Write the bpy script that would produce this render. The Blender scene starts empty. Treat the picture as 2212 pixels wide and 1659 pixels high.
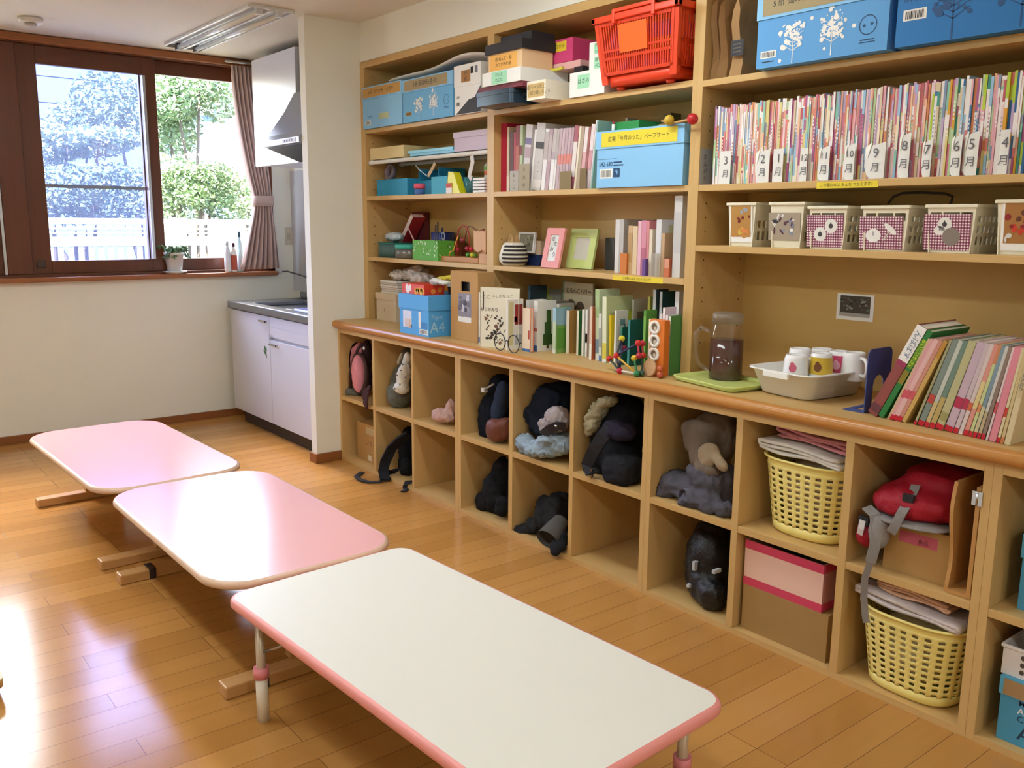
import bpy, bmesh, math, random
from mathutils import Vector, Matrix, Euler, noise
SC=bpy.context.scene; COL=SC.collection
R=math.radians; PI=math.pi
rng=random.Random(7)
# ---------------------------------------------------------------- camera numbers
CF=1917.06; CC=Vector((6.025,-2.3241,1.3564)); CYAW,CPIT,CROL=R(51.5597),R(10.3031),R(.5082)
_fw=Vector((-math.sin(CYAW)*math.cos(CPIT),math.cos(CYAW)*math.cos(CPIT),-math.sin(CPIT)))
_rt=Vector((math.cos(CYAW),math.sin(CYAW),0)); _up=_rt.cross(_fw)
_r2=_rt*math.cos(CROL)+_up*math.sin(CROL); _u2=-_rt*math.sin(CROL)+_up*math.cos(CROL)
def at(u,v,ax,val):
    # the point of the photograph's pixel on the plane axis=val
    d=_fw+_r2*((u-1106)/CF)+_u2*((829.5-v)/CF); t=(val-CC[ax])/d[ax]; return CC+d*t
def Yp(u,v,y): p=at(u,v,1,y); return p.x,p.z
def Zp(u,v,z): p=at(u,v,2,z); return p.x,p.y
def Xp(u,v,x): p=at(u,v,0,x); return p.y,p.z
# ---------------------------------------------------------------- materials
def lin(h):
    if isinstance(h,(tuple,list)): return (h[0],h[1],h[2],1)
    h=h.lstrip('#'); c=[int(h[i:i+2],16)/255 for i in (0,2,4)]
    return tuple(x/12.92 if x<=.04045 else ((x+.055)/1.055)**2.4 for x in c)+(1,)
MATS={}
def mat(name,col,rough=.6,spec=.5,metal=0,noise_amt=0,noise_scale=30,bump=0,bump_scale=200,**k):
    if name in MATS: return MATS[name]
    m=bpy.data.materials.new(name); m.use_nodes=True; nt=m.node_tree; b=nt.nodes['Principled BSDF']
    b.inputs['Base Color'].default_value=lin(col); b.inputs['Roughness'].default_value=rough
    b.inputs['Specular IOR Level'].default_value=spec; b.inputs['Metallic'].default_value=metal
    for kk,v in k.items(): b.inputs[kk.replace('_',' ')].default_value=v
    if noise_amt or bump:
        tc=nt.nodes.new('ShaderNodeTexCoord')
    if noise_amt:
        n=nt.nodes.new('ShaderNodeTexNoise'); n.inputs['Scale'].default_value=noise_scale; n.inputs['Detail'].default_value=4
        nt.links.new(tc.outputs['Object'],n.inputs['Vector'])
        mx=nt.nodes.new('ShaderNodeMix'); mx.data_type='RGBA'; c=lin(col)
        mx.inputs[6].default_value=tuple(x*(1-noise_amt) for x in c[:3])+(1,); mx.inputs[7].default_value=tuple(min(1,x*(1+noise_amt)) for x in c[:3])+(1,)
        nt.links.new(n.outputs['Fac'],mx.inputs[0]); nt.links.new(mx.outputs[2],b.inputs['Base Color'])
    if bump:
        n2=nt.nodes.new('ShaderNodeTexNoise'); n2.inputs['Scale'].default_value=bump_scale; n2.inputs['Detail'].default_value=3
        nt.links.new(tc.outputs['Object'],n2.inputs['Vector'])
        bp_=nt.nodes.new('ShaderNodeBump'); bp_.inputs['Strength'].default_value=bump; bp_.inputs['Distance'].default_value=.01
        nt.links.new(n2.outputs['Fac'],bp_.inputs['Height']); nt.links.new(bp_.outputs['Normal'],b.inputs['Normal'])
    MATS[name]=m; return m
def P(col,rough=.55,spec=.4): return mat('paint_%s_%d'%(str(col).strip('#'),rough*100),col,rough,spec)
def cloth(name,col,amt=.12,sc=25): return mat('cloth_'+name,col,.9,.15,noise_amt=amt,noise_scale=sc,bump=.25,bump_scale=350)
def wood(name,c1,c2,axis='z',rough=.35,sc=1.0,spec=.4):
    if name in MATS: return MATS[name]
    m=bpy.data.materials.new(name); m.use_nodes=True; nt=m.node_tree; b=nt.nodes['Principled BSDF']
    tc=nt.nodes.new('ShaderNodeTexCoord'); mp=nt.nodes.new('ShaderNodeMapping')
    s=[38*sc,38*sc,38*sc]; s['xyz'.index(axis)]=1.6*sc; mp.inputs['Scale'].default_value=s
    n=nt.nodes.new('ShaderNodeTexNoise'); n.inputs['Scale'].default_value=1; n.inputs['Detail'].default_value=6; n.inputs['Roughness'].default_value=.6; n.inputs['Distortion'].default_value=.6
    mx=nt.nodes.new('ShaderNodeMix'); mx.data_type='RGBA'; mx.inputs[6].default_value=lin(c1); mx.inputs[7].default_value=lin(c2)
    nt.links.new(tc.outputs['Object'],mp.inputs['Vector']); nt.links.new(mp.outputs['Vector'],n.inputs['Vector'])
    nt.links.new(n.outputs['Fac'],mx.inputs[0]); nt.links.new(mx.outputs[2],b.inputs['Base Color'])
    b.inputs['Roughness'].default_value=rough; b.inputs['Specular IOR Level'].default_value=spec
    MATS[name]=m; return m
def clear(name,col,rough=.05,gloss=.08,diff=0,dcol='#ffffff'):
    # thin clear sheet: transparent with a little gloss and a little scatter
    if name in MATS: return MATS[name]
    m=bpy.data.materials.new(name); m.use_nodes=True; nt=m.node_tree; N=nt.nodes; L=nt.links
    N.remove(N['Principled BSDF']); out=N['Material Output']
    t=N.new('ShaderNodeBsdfTransparent'); t.inputs[0].default_value=lin(col)
    g=N.new('ShaderNodeBsdfGlossy'); g.inputs['Roughness'].default_value=rough
    mx=N.new('ShaderNodeMixShader'); mx.inputs[0].default_value=gloss; L.new(t.outputs[0],mx.inputs[1]); L.new(g.outputs[0],mx.inputs[2]); last=mx
    if diff:
        d=N.new('ShaderNodeBsdfDiffuse'); d.inputs[0].default_value=lin(dcol)
        tl=N.new('ShaderNodeBsdfTranslucent'); tl.inputs[0].default_value=lin(dcol)
        ad=N.new('ShaderNodeMixShader'); ad.inputs[0].default_value=.5; L.new(d.outputs[0],ad.inputs[1]); L.new(tl.outputs[0],ad.inputs[2])
        m2=N.new('ShaderNodeMixShader'); m2.inputs[0].default_value=diff; L.new(mx.outputs[0],m2.inputs[1]); L.new(ad.outputs[0],m2.inputs[2]); last=m2
    L.new(last.outputs[0],out.inputs[0]); MATS[name]=m; return m
def emit(name,col,s):
    if name in MATS: return MATS[name]
    m=mat(name,col,.5); b=m.node_tree.nodes['Principled BSDF']
    b.inputs['Emission Color'].default_value=lin(col); b.inputs['Emission Strength'].default_value=s; return m
# ---------------------------------------------------------------- mesh builder
class G:
    def __init__(s): s.bm=bmesh.new(); s.ms=[]
    def mi(s,m):
        if m is None: return 0
        if m not in s.ms: s.ms.append(m)
        return s.ms.index(m)
    def face(s,pts,m=None):
        f=s.bm.faces.new([s.bm.verts.new(p) for p in pts]); f.material_index=s.mi(m); return f
    def box(s,x0,x1,y0,y1,z0,z1,m=None,bev=0,mx=None):
        i=s.mi(m); V=[s.bm.verts.new(p) for p in ((x0,y0,z0),(x1,y0,z0),(x1,y1,z0),(x0,y1,z0),(x0,y0,z1),(x1,y0,z1),(x1,y1,z1),(x0,y1,z1))]
        F=[s.bm.faces.new([V[k] for k in q]) for q in ((0,3,2,1),(4,5,6,7),(0,1,5,4),(1,2,6,5),(2,3,7,6),(3,0,4,7))]
        for f in F: f.material_index=i
        if bev:
            es=list({e for f in F for e in f.edges}); r=bmesh.ops.bevel(s.bm,geom=es,offset=bev,segments=2,profile=.5,affect='EDGES')
            for f in r['faces']: f.material_index=i
            V=list({v for f in F if f.is_valid for v in f.verts}|{v for f in r['faces'] for v in f.verts})
        if mx is not None:
            for v in V: v.co=mx@v.co
        return V
    def prism(s,poly,axis,a,b,m=None,mx=None):
        # poly: 2d points in the two other axes (order x,y,z without axis)
        i=s.mi(m)
        def p3(p,t):
            if axis=='x': q=(t,p[0],p[1])
            elif axis=='y': q=(p[0],t,p[1])
            else: q=(p[0],p[1],t)
            return mx@Vector(q) if mx is not None else q
        A=[s.bm.verts.new(p3(p,a)) for p in poly]; B=[s.bm.verts.new(p3(p,b)) for p in poly]; n=len(poly)
        fs=[s.bm.faces.new(A),s.bm.faces.new(B)]+[s.bm.faces.new((A[k],A[(k+1)%n],B[(k+1)%n],B[k])) for k in range(n)]
        for f in fs: f.material_index=i
        bmesh.ops.recalc_face_normals(s.bm,faces=fs); return A+B
    def tube(s,pts,r,m=None,seg=8,closed=False,cap=True):
        i=s.mi(m); pts=[Vector(p) for p in pts]; n=len(pts); rs=r if isinstance(r,(list,tuple)) else [r]*n; rings=[]; prev=None
        for k in range(n):
            if closed: t=(pts[(k+1)%n]-pts[k-1])
            else: t=pts[min(k+1,n-1)]-pts[max(k-1,0)]
            t.normalize()
            if prev is None:
                a=Vector((0,0,1)) if abs(t.z)<.9 else Vector((1,0,0)); nrm=t.cross(a).normalized()
            else: nrm=(prev-t*prev.dot(t)).normalized()
            prev=nrm; bn=t.cross(nrm)
            rings.append([s.bm.verts.new(pts[k]+(nrm*math.cos(2*PI*j/seg)+bn*math.sin(2*PI*j/seg))*rs[k]) for j in range(seg)])
        for k in range(n if closed else n-1):
            a,b=rings[k],rings[(k+1)%n]
            for j in range(seg):
                f=s.bm.faces.new((a[j],a[(j+1)%seg],b[(j+1)%seg],b[j])); f.material_index=i; f.smooth=True
        if cap and not closed:
            for q in (rings[0][::-1],rings[-1]): f=s.bm.faces.new(q); f.material_index=i
    def strap(s,pts,w,t,side,m=None):
        # flat band of width w along pts; side = width direction
        i=s.mi(m); pts=[Vector(p) for p in pts]; sd=Vector(side).normalized(); n=len(pts); rings=[]
        for k in range(n):
            tg=(pts[min(k+1,n-1)]-pts[max(k-1,0)]).normalized(); sw=(sd-tg*sd.dot(tg)).normalized(); nn=tg.cross(sw)
            rings.append([s.bm.verts.new(pts[k]+sw*a*w/2+nn*b*t/2) for a,b in ((-1,-1),(1,-1),(1,1),(-1,1))])
        for k in range(n-1):
            for j in range(4):
                f=s.bm.faces.new((rings[k][j],rings[k][(j+1)%4],rings[k+1][(j+1)%4],rings[k+1][j])); f.material_index=i
        for q in (rings[0][::-1],rings[-1]): f=s.bm.faces.new(q); f.material_index=i
    def lathe(s,prof,c=(0,0,0),m=None,seg=28,mx=None,smooth=True,cap=True):
        i=s.mi(m); c=Vector(c); rings=[]
        for r,z in prof:
            ring=[]
            for j in range(seg):
                p=Vector((r*math.cos(2*PI*j/seg),r*math.sin(2*PI*j/seg),z))
                if mx is not None: p=mx@p
                ring.append(s.bm.verts.new(c+p))
            rings.append(ring)
        for a,b in zip(rings,rings[1:]):
            for j in range(seg):
                f=s.bm.faces.new((a[j],a[(j+1)%seg],b[(j+1)%seg],b[j])); f.material_index=i; f.smooth=smooth
        if cap:
            for q in (rings[0][::-1],rings[-1]): f=s.bm.faces.new(q); f.material_index=i
    def ell(s,c,r,m=None,mx=None,u=20,v=12):
        i=s.mi(m); r=(r,r,r) if not isinstance(r,(tuple,list)) else r
        M=Matrix.Translation(c)@(mx if mx is not None else Matrix())@Matrix.Diagonal((*r,1))
        q=bmesh.ops.create_uvsphere(s.bm,u_segments=u,v_segments=v,radius=1,matrix=M)
        for f in {f for vv in q['verts'] for f in vv.link_faces}: f.material_index=i; f.smooth=True
        return q['verts']
    def rrect(s,x0,x1,y0,y1,z0,z1,r,m=None,seg=6,top=None,taper=0,mx=None):
        # box with rounded vertical corners; taper = inward offset at the bottom
        a=rr(x0,x1,y0,y1,r,seg); b=rr(x0+taper,x1-taper,y0+taper,y1-taper,max(r-taper*.5,.004),seg)
        i=s.mi(m); T=mx if mx is not None else Matrix()
        A=[s.bm.verts.new(T@Vector((*p,z1))) for p in a]; B=[s.bm.verts.new(T@Vector((*p,z0))) for p in b]; n=len(A)
        fs=[s.bm.faces.new(A),s.bm.faces.new(B[::-1])]; fs[0].material_index=s.mi(top) if top else i; fs[1].material_index=i
        for k in range(n):
            f=s.bm.faces.new((B[k],B[(k+1)%n],A[(k+1)%n],A[k])); f.material_index=i; f.smooth=True
        return A+B
    def text(s,body,o,right,up,size,m,off=.0006,bold=0,align='CENTER',sx=1):
        cu=bpy.data.curves.new('t','FONT'); cu.body=body; cu.size=1; cu.align_x=align; cu.align_y='CENTER'; cu.offset=bold; cu.resolution_u=2
        ob=bpy.data.objects.new('t',cu); COL.objects.link(ob); dg=bpy.context.evaluated_depsgraph_get(); dg.update()
        me=bpy.data.meshes.new_from_object(ob.evaluated_get(dg)); bpy.data.objects.remove(ob); bpy.data.curves.remove(cu)
        r=Vector(right).normalized(); u=Vector(up).normalized(); n=r.cross(u); o=Vector(o)+n*off; i=s.mi(m)
        vs=[s.bm.verts.new(o+r*v.co.x*size*sx+u*v.co.y*size) for v in me.vertices]
        for p in me.polygons:
            try: f=s.bm.faces.new([vs[k] for k in p.vertices]); f.material_index=i
            except ValueError: pass
        bpy.data.meshes.remove(me)
    def dots(s,pts,o,right,up,m,off=.0006,seg=10):
        # flat printed ellipses: pts=(x,y,rx,ry,rot)
        r=Vector(right).normalized(); u=Vector(up).normalized(); n=r.cross(u); o=Vector(o)+n*off
        for n_,(x,y,rx,ry,ro) in enumerate(pts):
            q=[]; o=o+n*1.2e-5
            for k in range(seg):
                a=2*PI*k/seg; px,py=rx*math.cos(a),ry*math.sin(a); q.append(o+r*(x+px*math.cos(ro)-py*math.sin(ro))+u*(y+px*math.sin(ro)+py*math.cos(ro)))
            s.face(q,m)
    def rect(s,x,y,w,h,o,right,up,m,off=.0006):
        r=Vector(right).normalized(); u=Vector(up).normalized(); n=r.cross(u); o=Vector(o)+n*off
        s.face([o+r*(x+a*w/2)+u*(y+b*h/2) for a,b in ((-1,-1),(1,-1),(1,1),(-1,1))],m)
    def obj(s,name,parent=None,smooth=None,bev=0,kind=None,keep=False):
        me=bpy.data.meshes.new(name)
        if not keep: bmesh.ops.recalc_face_normals(s.bm,faces=s.bm.faces[:])
        root=parent
        while root is not None and root.parent is not None: root=root.parent
        if root is None:
            xs=[v.co for v in s.bm.verts]; o=Vector(((min(p.x for p in xs)+max(p.x for p in xs))/2,(min(p.y for p in xs)+max(p.y for p in xs))/2,min(p.z for p in xs)))
        else: o=Vector(root.location)
        for v in s.bm.verts: v.co-=o
        s.bm.to_mesh(me); s.bm.free()
        for m in s.ms: me.materials.append(m)
        ob=bpy.data.objects.new(name,me); COL.objects.link(ob)
        if parent is not None: ob.parent=parent
        else: ob.location=o
        if smooth is not None:
            for p in me.polygons: p.use_smooth=True
            try: me.set_sharp_from_angle(angle=R(smooth))
            except Exception: pass
        if bev:
            md=ob.modifiers.new('bevel','BEVEL'); md.width=bev; md.segments=2; md.limit_method='ANGLE'; md.angle_limit=R(40)
        if kind: ob['kind']=kind
        return ob
def rr(x0,x1,y0,y1,r,seg=6):
    r=min(r,(x1-x0)/2-1e-4,(y1-y0)/2-1e-4); out=[]
    for cx,cy,a0 in ((x1-r,y1-r,0),(x0+r,y1-r,90),(x0+r,y0+r,180),(x1-r,y0+r,270)):
        for k in range(seg+1): a=R(a0+90*k/seg); out.append((cx+r*math.cos(a),cy+r*math.sin(a)))
    return out
def tag(o,label,cat,group=None):
    o['label']=label; o['category']=cat
    if group: o['group']=group
    return o
def thing(name,label,cat,loc,group=None,rz=0):
    o=bpy.data.objects.new(name,None); COL.objects.link(o); o.location=loc; o.empty_display_size=.05
    if rz: o.rotation_euler=(0,0,rz)
    return tag(o,label,cat,group)
def dup(root,loc=None,rot=None,label=None):
    r=root.copy(); COL.objects.link(r)
    if loc is not None: r.location=loc
    if rot is not None: r.rotation_euler=rot
    if label: r['label']=label
    for ch in list(root.children):
        c=ch.copy(); COL.objects.link(c); c.parent=r
        for g in list(ch.children): d=g.copy(); COL.objects.link(d); d.parent=c
    return r
def soft(name,blobs,m,parent=None,vox=.012,wr=.012,wsc=9,seed=0,smooth=4,clip=None,pw=.84):
    # cloth or bag lump: ellipsoids fused into one surface, then wrinkled with noise. blobs=(centre,radii[,euler])
    g=G()
    for b in blobs:
        vs=g.ell((0,0,0),1,None,None,28,18); E_=Euler([R(a) for a in b[2]]).to_matrix() if len(b)>2 else Matrix.Identity(3)
        for v in vs:
            p=Vector(math.copysign(abs(c)**pw,c) for c in v.co); v.co=Vector(b[0])+E_@Vector(p[i]*b[1][i] for i in range(3))
    me=bpy.data.meshes.new('tmp'); g.bm.to_mesh(me); g.bm.free(); ob=bpy.data.objects.new('tmp',me); COL.objects.link(ob)
    md=ob.modifiers.new('r','REMESH'); md.mode='VOXEL'; md.voxel_size=vox
    ms=ob.modifiers.new('s','SMOOTH'); ms.iterations=smooth; ms.factor=.5
    dg=bpy.context.evaluated_depsgraph_get(); dg.update(); me2=bpy.data.meshes.new_from_object(ob.evaluated_get(dg)); bpy.data.objects.remove(ob); bpy.data.meshes.remove(me)
    q=G(); q.bm.from_mesh(me2); bpy.data.meshes.remove(me2); q.bm.normal_update(); off=Vector((seed*3.1,seed*1.7,seed*2.3))
    mv=[]
    for v in q.bm.verts:
        p=v.co*wsc+off; a=noise.noise(p*Vector((1,1,.55))); b_=1-abs(noise.noise(p*1.9+Vector((5,2,1))))*2
        q2=noise.noise(p*Vector((2.6,2.6,1.2))+Vector((1,7,3))); cr=max(0,1-abs(q2)*5.5); q3=noise.noise(p*Vector((1.5,1.5,3.4))+Vector((9,2,5))); c2=max(0,1-abs(q3)*6)
        mv.append(v.normal*(a*wr*.8+b_*wr*.5-wr*.2-cr*wr*.75-c2*wr*.6))
    for v,d in zip(q.bm.verts,mv): v.co+=d
    if clip:
        for v in q.bm.verts:
            for ax,lo,hi in clip:
                if lo is not None and v.co[ax]<lo: v.co[ax]=lo
                if hi is not None and v.co[ax]>hi: v.co[ax]=hi
    for f in q.bm.faces: f.smooth=True
    q.mi(m); return q.obj(name,parent,keep=True)
# ================================================================ setting
WOODC=('#d9b170','#cfa35f')
W_Z=wood('birch_upright','#d4b074','#c49c5e','z',.42,.7); W_X=wood('birch_board','#d4b074','#c49c5e','x',.42,.7)
W_NOSE=wood('bullnose_wood','#c48a48','#b87a3a','x',.28,.7); W_BACK=wood('birch_back','#d2ae6a','#c49c56','x',.5,.5)
M_WALL=mat('wallpaper','#f1efe0',.85,.2,bump=.12,bump_scale=260); M_CEIL=mat('ceiling_paper','#e6e2d4',.9,.15,bump=.1,bump_scale=180)
M_BASE=wood('baseboard_wood','#9a5f34','#86502a','y',.4); M_DARK=wood('window_wood','#6e3d22','#55301c','z',.35); M_TRIM=wood('window_trim_wood','#a4683a','#8f5730','y',.35)
CEIL=2.413
def floor_mat():
    m=bpy.data.materials.new('wood_floor'); m.use_nodes=True; nt=m.node_tree; N=nt.nodes; L=nt.links; b=N['Principled BSDF']
    tc=N.new('ShaderNodeTexCoord'); sp=N.new('ShaderNodeSeparateXYZ'); cb=N.new('ShaderNodeCombineXYZ')
    L.new(tc.outputs['Object'],sp.inputs[0]); L.new(sp.outputs['Y'],cb.inputs['X']); L.new(sp.outputs['X'],cb.inputs['Y'])
    br=N.new('ShaderNodeTexBrick'); br.offset=.37; br.offset_frequency=3; br.inputs['Scale'].default_value=1; br.inputs['Brick Width'].default_value=.93; br.inputs['Row Height'].default_value=.0945
    br.inputs['Mortar Size'].default_value=.0009; br.inputs['Mortar Smooth'].default_value=.3; br.inputs['Bias'].default_value=0
    br.inputs['Color1'].default_value=lin('#c48f4e'); br.inputs['Color2'].default_value=lin('#b37f40'); br.inputs['Mortar'].default_value=lin('#6a4526')
    L.new(cb.outputs[0],br.inputs['Vector'])
    mp=N.new('ShaderNodeMapping'); mp.inputs['Scale'].default_value=(26,2.2,1); L.new(tc.outputs['Object'],mp.inputs['Vector'])
    n=N.new('ShaderNodeTexNoise'); n.inputs['Scale'].default_value=1; n.inputs['Detail'].default_value=5; L.new(mp.outputs[0],n.inputs['Vector'])
    mx=N.new('ShaderNodeMix'); mx.data_type='RGBA'; mx.blend_type='MULTIPLY'; mx.inputs[0].default_value=.16
    rp=N.new('ShaderNodeValToRGB'); rp.color_ramp.elements[0].position=.3; rp.color_ramp.elements[0].color=(.62,.55,.5,1); rp.color_ramp.elements[1].position=.7; rp.color_ramp.elements[1].color=(1,1,1,1)
    L.new(n.outputs['Fac'],rp.inputs[0]); L.new(br.outputs['Color'],mx.inputs[6]); L.new(rp.outputs[0],mx.inputs[7]); L.new(mx.outputs[2],b.inputs['Base Color'])
    b.inputs['Specular IOR Level'].default_value=.28
    n2=N.new('ShaderNodeTexNoise'); n2.inputs['Scale'].default_value=7; L.new(tc.outputs['Object'],n2.inputs['Vector'])
    mr=N.new('ShaderNodeMapRange'); mr.inputs['To Min'].default_value=.16; mr.inputs['To Max'].default_value=.19; L.new(n2.outputs['Fac'],mr.inputs[0]); L.new(mr.outputs[0],b.inputs['Roughness'])
    bm_=N.new('ShaderNodeBump'); bm_.inputs['Strength'].default_value=.25; bm_.inputs['Distance'].default_value=.002; bm_.invert=True; L.new(br.outputs['Fac'],bm_.inputs['Height']); L.new(bm_.outputs[0],b.inputs['Normal'])
    return m
XR=9.2; YF=-5.2
g=G(); g.box(-.2,XR+.15,YF-.15,.65,-.12,0,floor_mat()); g.obj('floor',kind='structure')
g=G(); g.box(-.2,XR+.15,YF-.15,.65,CEIL,CEIL+.15,M_CEIL); g.obj('ceiling',kind='structure')
# window wall (x=0) with one long opening
WY0,WY1,WZ0,WZ1=-2.3,.30,1.005,2.41
g=G(); g.box(-.15,0,YF-.15,.65,0,WZ0-.03,M_WALL); g.box(-.15,0,YF-.15,WY0,WZ0-.03,CEIL,M_WALL); g.box(-.15,0,WY1,.65,WZ0-.03,CEIL,M_WALL); g.obj('wall_left',kind='structure')
# shelf wall: niche back, wall behind the cases, flush bulkhead above the cases
g=G(); g.box(0,1.4475,.443,.65,0,CEIL,M_WALL); g.box(1.4475,XR,.50,.65,0,2.2106,M_WALL); g.box(1.512,XR,.1748,.65,2.2115,CEIL,M_WALL); g.obj('wall_back',kind='structure')
g=G(); g.box(1.4475,1.5117,-.15,.50,0,CEIL,M_WALL); g.obj('wall_partition',kind='structure')
g=G(); g.box(XR,XR+.15,YF-.15,.65,0,CEIL,M_WALL); g.obj('wall_right',kind='structure')
g=G(); g.box(0,XR,YF-.15,YF,0,CEIL,M_WALL); g.obj('wall_front',kind='structure')
g=G(); g.box(0,.012,YF,.443,0,.05,M_BASE); g.obj('baseboard_left',kind='structure',bev=.003)
g=G(); g.box(1.44,1.512,-.162,-.15,0,.055,M_BASE); g.box(1.5117,1.5237,-.162,-.0005,0,.055,M_BASE); g.obj('baseboard_partition',kind='structure',bev=.003)
g=G(); g.box(0,XR,YF,YF+.012,0,.05,M_BASE); g.obj('baseboard_front',kind='structure')
# ---- window
M_GLASS=clear('window_glass',(.97,.99,1),.0,.05); M_SCREEN=clear('insect_screen',(.60,.63,.86),.3,.02,.06,'#c9d8ff')
M_METAL=mat('brushed_metal','#b9b9bb',.3,.5,1); M_RAIL=mat('dark_sash_metal','#3b2a24',.4)
wf=G(); 
wf.box(-.13,.004,WY0,WY1,WZ1-.05,WZ1,M_DARK); wf.box(-.13,.004,WY0,WY1,WZ0-.03,WZ0+.018,M_DARK)
wf.box(-.13,.004,WY0,WY0+.05,WZ0,WZ1,M_DARK); wf.box(-.13,.004,WY1-.05,WY1,WZ0,WZ1,M_DARK)
win=wf.obj('window_1',kind='structure',bev=.003)
def sash(y0,y1,x,lw,rw,gl,tw=.085,bw=.085,side=0):
    a=G(); z0,z1=WZ0+.018,WZ1-.05
    a.box(x-.02,x+.02,y0,y0+lw,z0,z1,M_DARK); a.box(x-.02,x+.02,y1-rw,y1,z0,z1,M_DARK); a.box(x-.02,x+.02,y0+lw,y1-rw,z1-tw,z1,M_DARK); a.box(x-.02,x+.02,y0+lw,y1-rw,z0,z0+bw,M_DARK)
    o=a.obj('sash',win,bev=.003)
    b=G(); b.box(x-.003,x+.003,y0+lw,y1-rw,z0+bw,z1-tw,M_GLASS); b.obj('pane',o); return o
s1=sash(-1.245,-.445,-.045,.115,.085,None,.105,.078)          # sash with the screen behind
s2=sash(-.535,.25,-.095,.085,.06,None,.085,.078)
s3=sash(-2.25,-1.36,-.045,.09,.09,None)
a=G(); a.box(-.13,.0,-1.375,-1.24,WZ0+.018,WZ1-.05,M_DARK); a.obj('mullion',win,bev=.004)
a=G(); a.box(-.020,-.006,-.532,-.515,WZ0+.1,WZ1-.16,M_METAL); a.obj('edge_strip',win)
a=G(); a.box(-.016,.006,-1.392,-1.378,WZ0+.02,WZ1-.3,M_METAL); a.obj('edge_strip',win)
a=G(); a.box(-.13,-.125,-1.19,-.50,WZ0+.06,WZ1-.10,M_SCREEN); sc_=a.obj('insect_screen',win)
a=G(); a.box(-.135,-.118,-1.19,-.48,1.545,1.565,mat('screen_bar','#8d97ab',.5)); a.obj('screen_bar',win)
a=G(); a.box(-.024,-.008,-1.215,-1.165,WZ0+.055,WZ0+.10,M_RAIL); a.obj('sash_latch',win,bev=.004)
g=G(); g.box(-.01,.035,WY0-.02,.297,2.365,CEIL-.003,M_TRIM); g.obj('trim_1',kind='structure',bev=.006)
g=G(); g.box(-.02,.06,WY0-.03,.297,WZ0-.028,WZ0,M_TRIM); g.obj('trim_2',kind='structure',bev=.005)
# ---- outdoors
M_GND=mat('garden_ground','#454236',.95,.1,noise_amt=.25,noise_scale=3); g=G(); g.box(-40,-.2,-26,26,-.5,-.3,M_GND); g.obj('garden_ground',kind='structure')
M_FEN=mat('white_fence','#c9c9c6',.6)
def leafy(name,label,c,rad,n,col1,trunk,ls=.09,seed=1,grp=None):
    r=random.Random(seed); t=thing(name,label,'tree',(c[0],c[1],-.3),grp)
    fm=mat('leaf_%s'%col1.strip('#'),col1,.55,.3,noise_amt=.7,noise_scale=3.0); f=G()  # broad pale and dark patches in the leaf colour imitate sunlit tufts
    lobes=[(Vector((c[0]+r.uniform(-1,1)*rad[0]*.62,c[1]+r.uniform(-1,1)*rad[1]*.62,c[2]+r.uniform(-1,1)*rad[2]*.62)),r.uniform(.32,.55)) for _ in range(14)]
    for k in range(n):
        lc,lr=r.choice(lobes); d=Vector((r.gauss(0,1),r.gauss(0,1),r.gauss(0,1))).normalized(); p=lc+Vector((d.x*rad[0],d.y*rad[1],d.z*rad[2]))*lr*r.uniform(.75,1.05)
        a=Vector((r.gauss(0,1),r.gauss(0,1),r.gauss(0,.6))).normalized(); b=a.cross(Vector((r.gauss(0,1),r.gauss(0,1),r.gauss(0,1)))).normalized(); s_=ls*r.uniform(.6,1.3)
        f.face([p-a*s_,p+b*s_*.45,p+a*s_,p-b*s_*.45],fm)
    f.obj('foliage',t,keep=True)
    q=G(); tm=mat('bark','#5a4a3c',.9)
    for k in range(trunk):
        o=Vector((c[0]+r.uniform(-.25,.25)*rad[0],c[1]+r.uniform(-.35,.35)*rad[1],-.3)); e=r.choice(lobes)[0]; m_=(o+e)/2+Vector((r.uniform(-.1,.1),r.uniform(-.15,.15),.1))
        q.tube([o,m_,e],[.045,.03,.012],tm,6)
    q.obj('trunk',t); return t
def tree_at(u,v,x,ru,rv,n,col,label,seed,trunk=3,ls=.09,dx=1.0):
    c=at(u,v,0,x); d=(c-CC).dot(_fw); k=d/CF
    return leafy('tree' if rv*k>.8 else 'shrub',label,(c.x,c.y,c.z),(dx,ru*k*1.25,rv*k),n,col,trunk,ls,seed,None)
tree_at(180,420,-5.6,150,70,9000,'#5d6f56','wide dark green shrub right behind the fence, seen through the left pane',1,4,.035,.8)
tree_at(270,250,-9.3,110,95,9000,'#6f8260','tall light green tree seen at the right of the left pane',2,3,.045,1.1)
tree_at(140,310,-7.0,110,50,7000,'#8d9c7c','pale sunlit tree over the dark shrub in the left pane',3,3,.04,.9)
tree_at(400,230,-6.8,80,105,8000,'#718560','tall tree seen in the upper right pane beside the curtain',4,3,.04,.9)
tree_at(425,410,-4.15,85,66,8000,'#66784c','leafy shrub with bare lower stems behind the fence in the right pane',5,7,.028,.5)
tree_at(520,430,-5.6,45,55,3000,'#84976c','small pale shrub partly hidden by the tied curtain',6,3,.035,.5)
tree_at(-190,330,-9.5,130,130,4000,'#7a9c58','broad tree beyond the left edge of the big window',7,3,.06,1.0)
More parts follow.
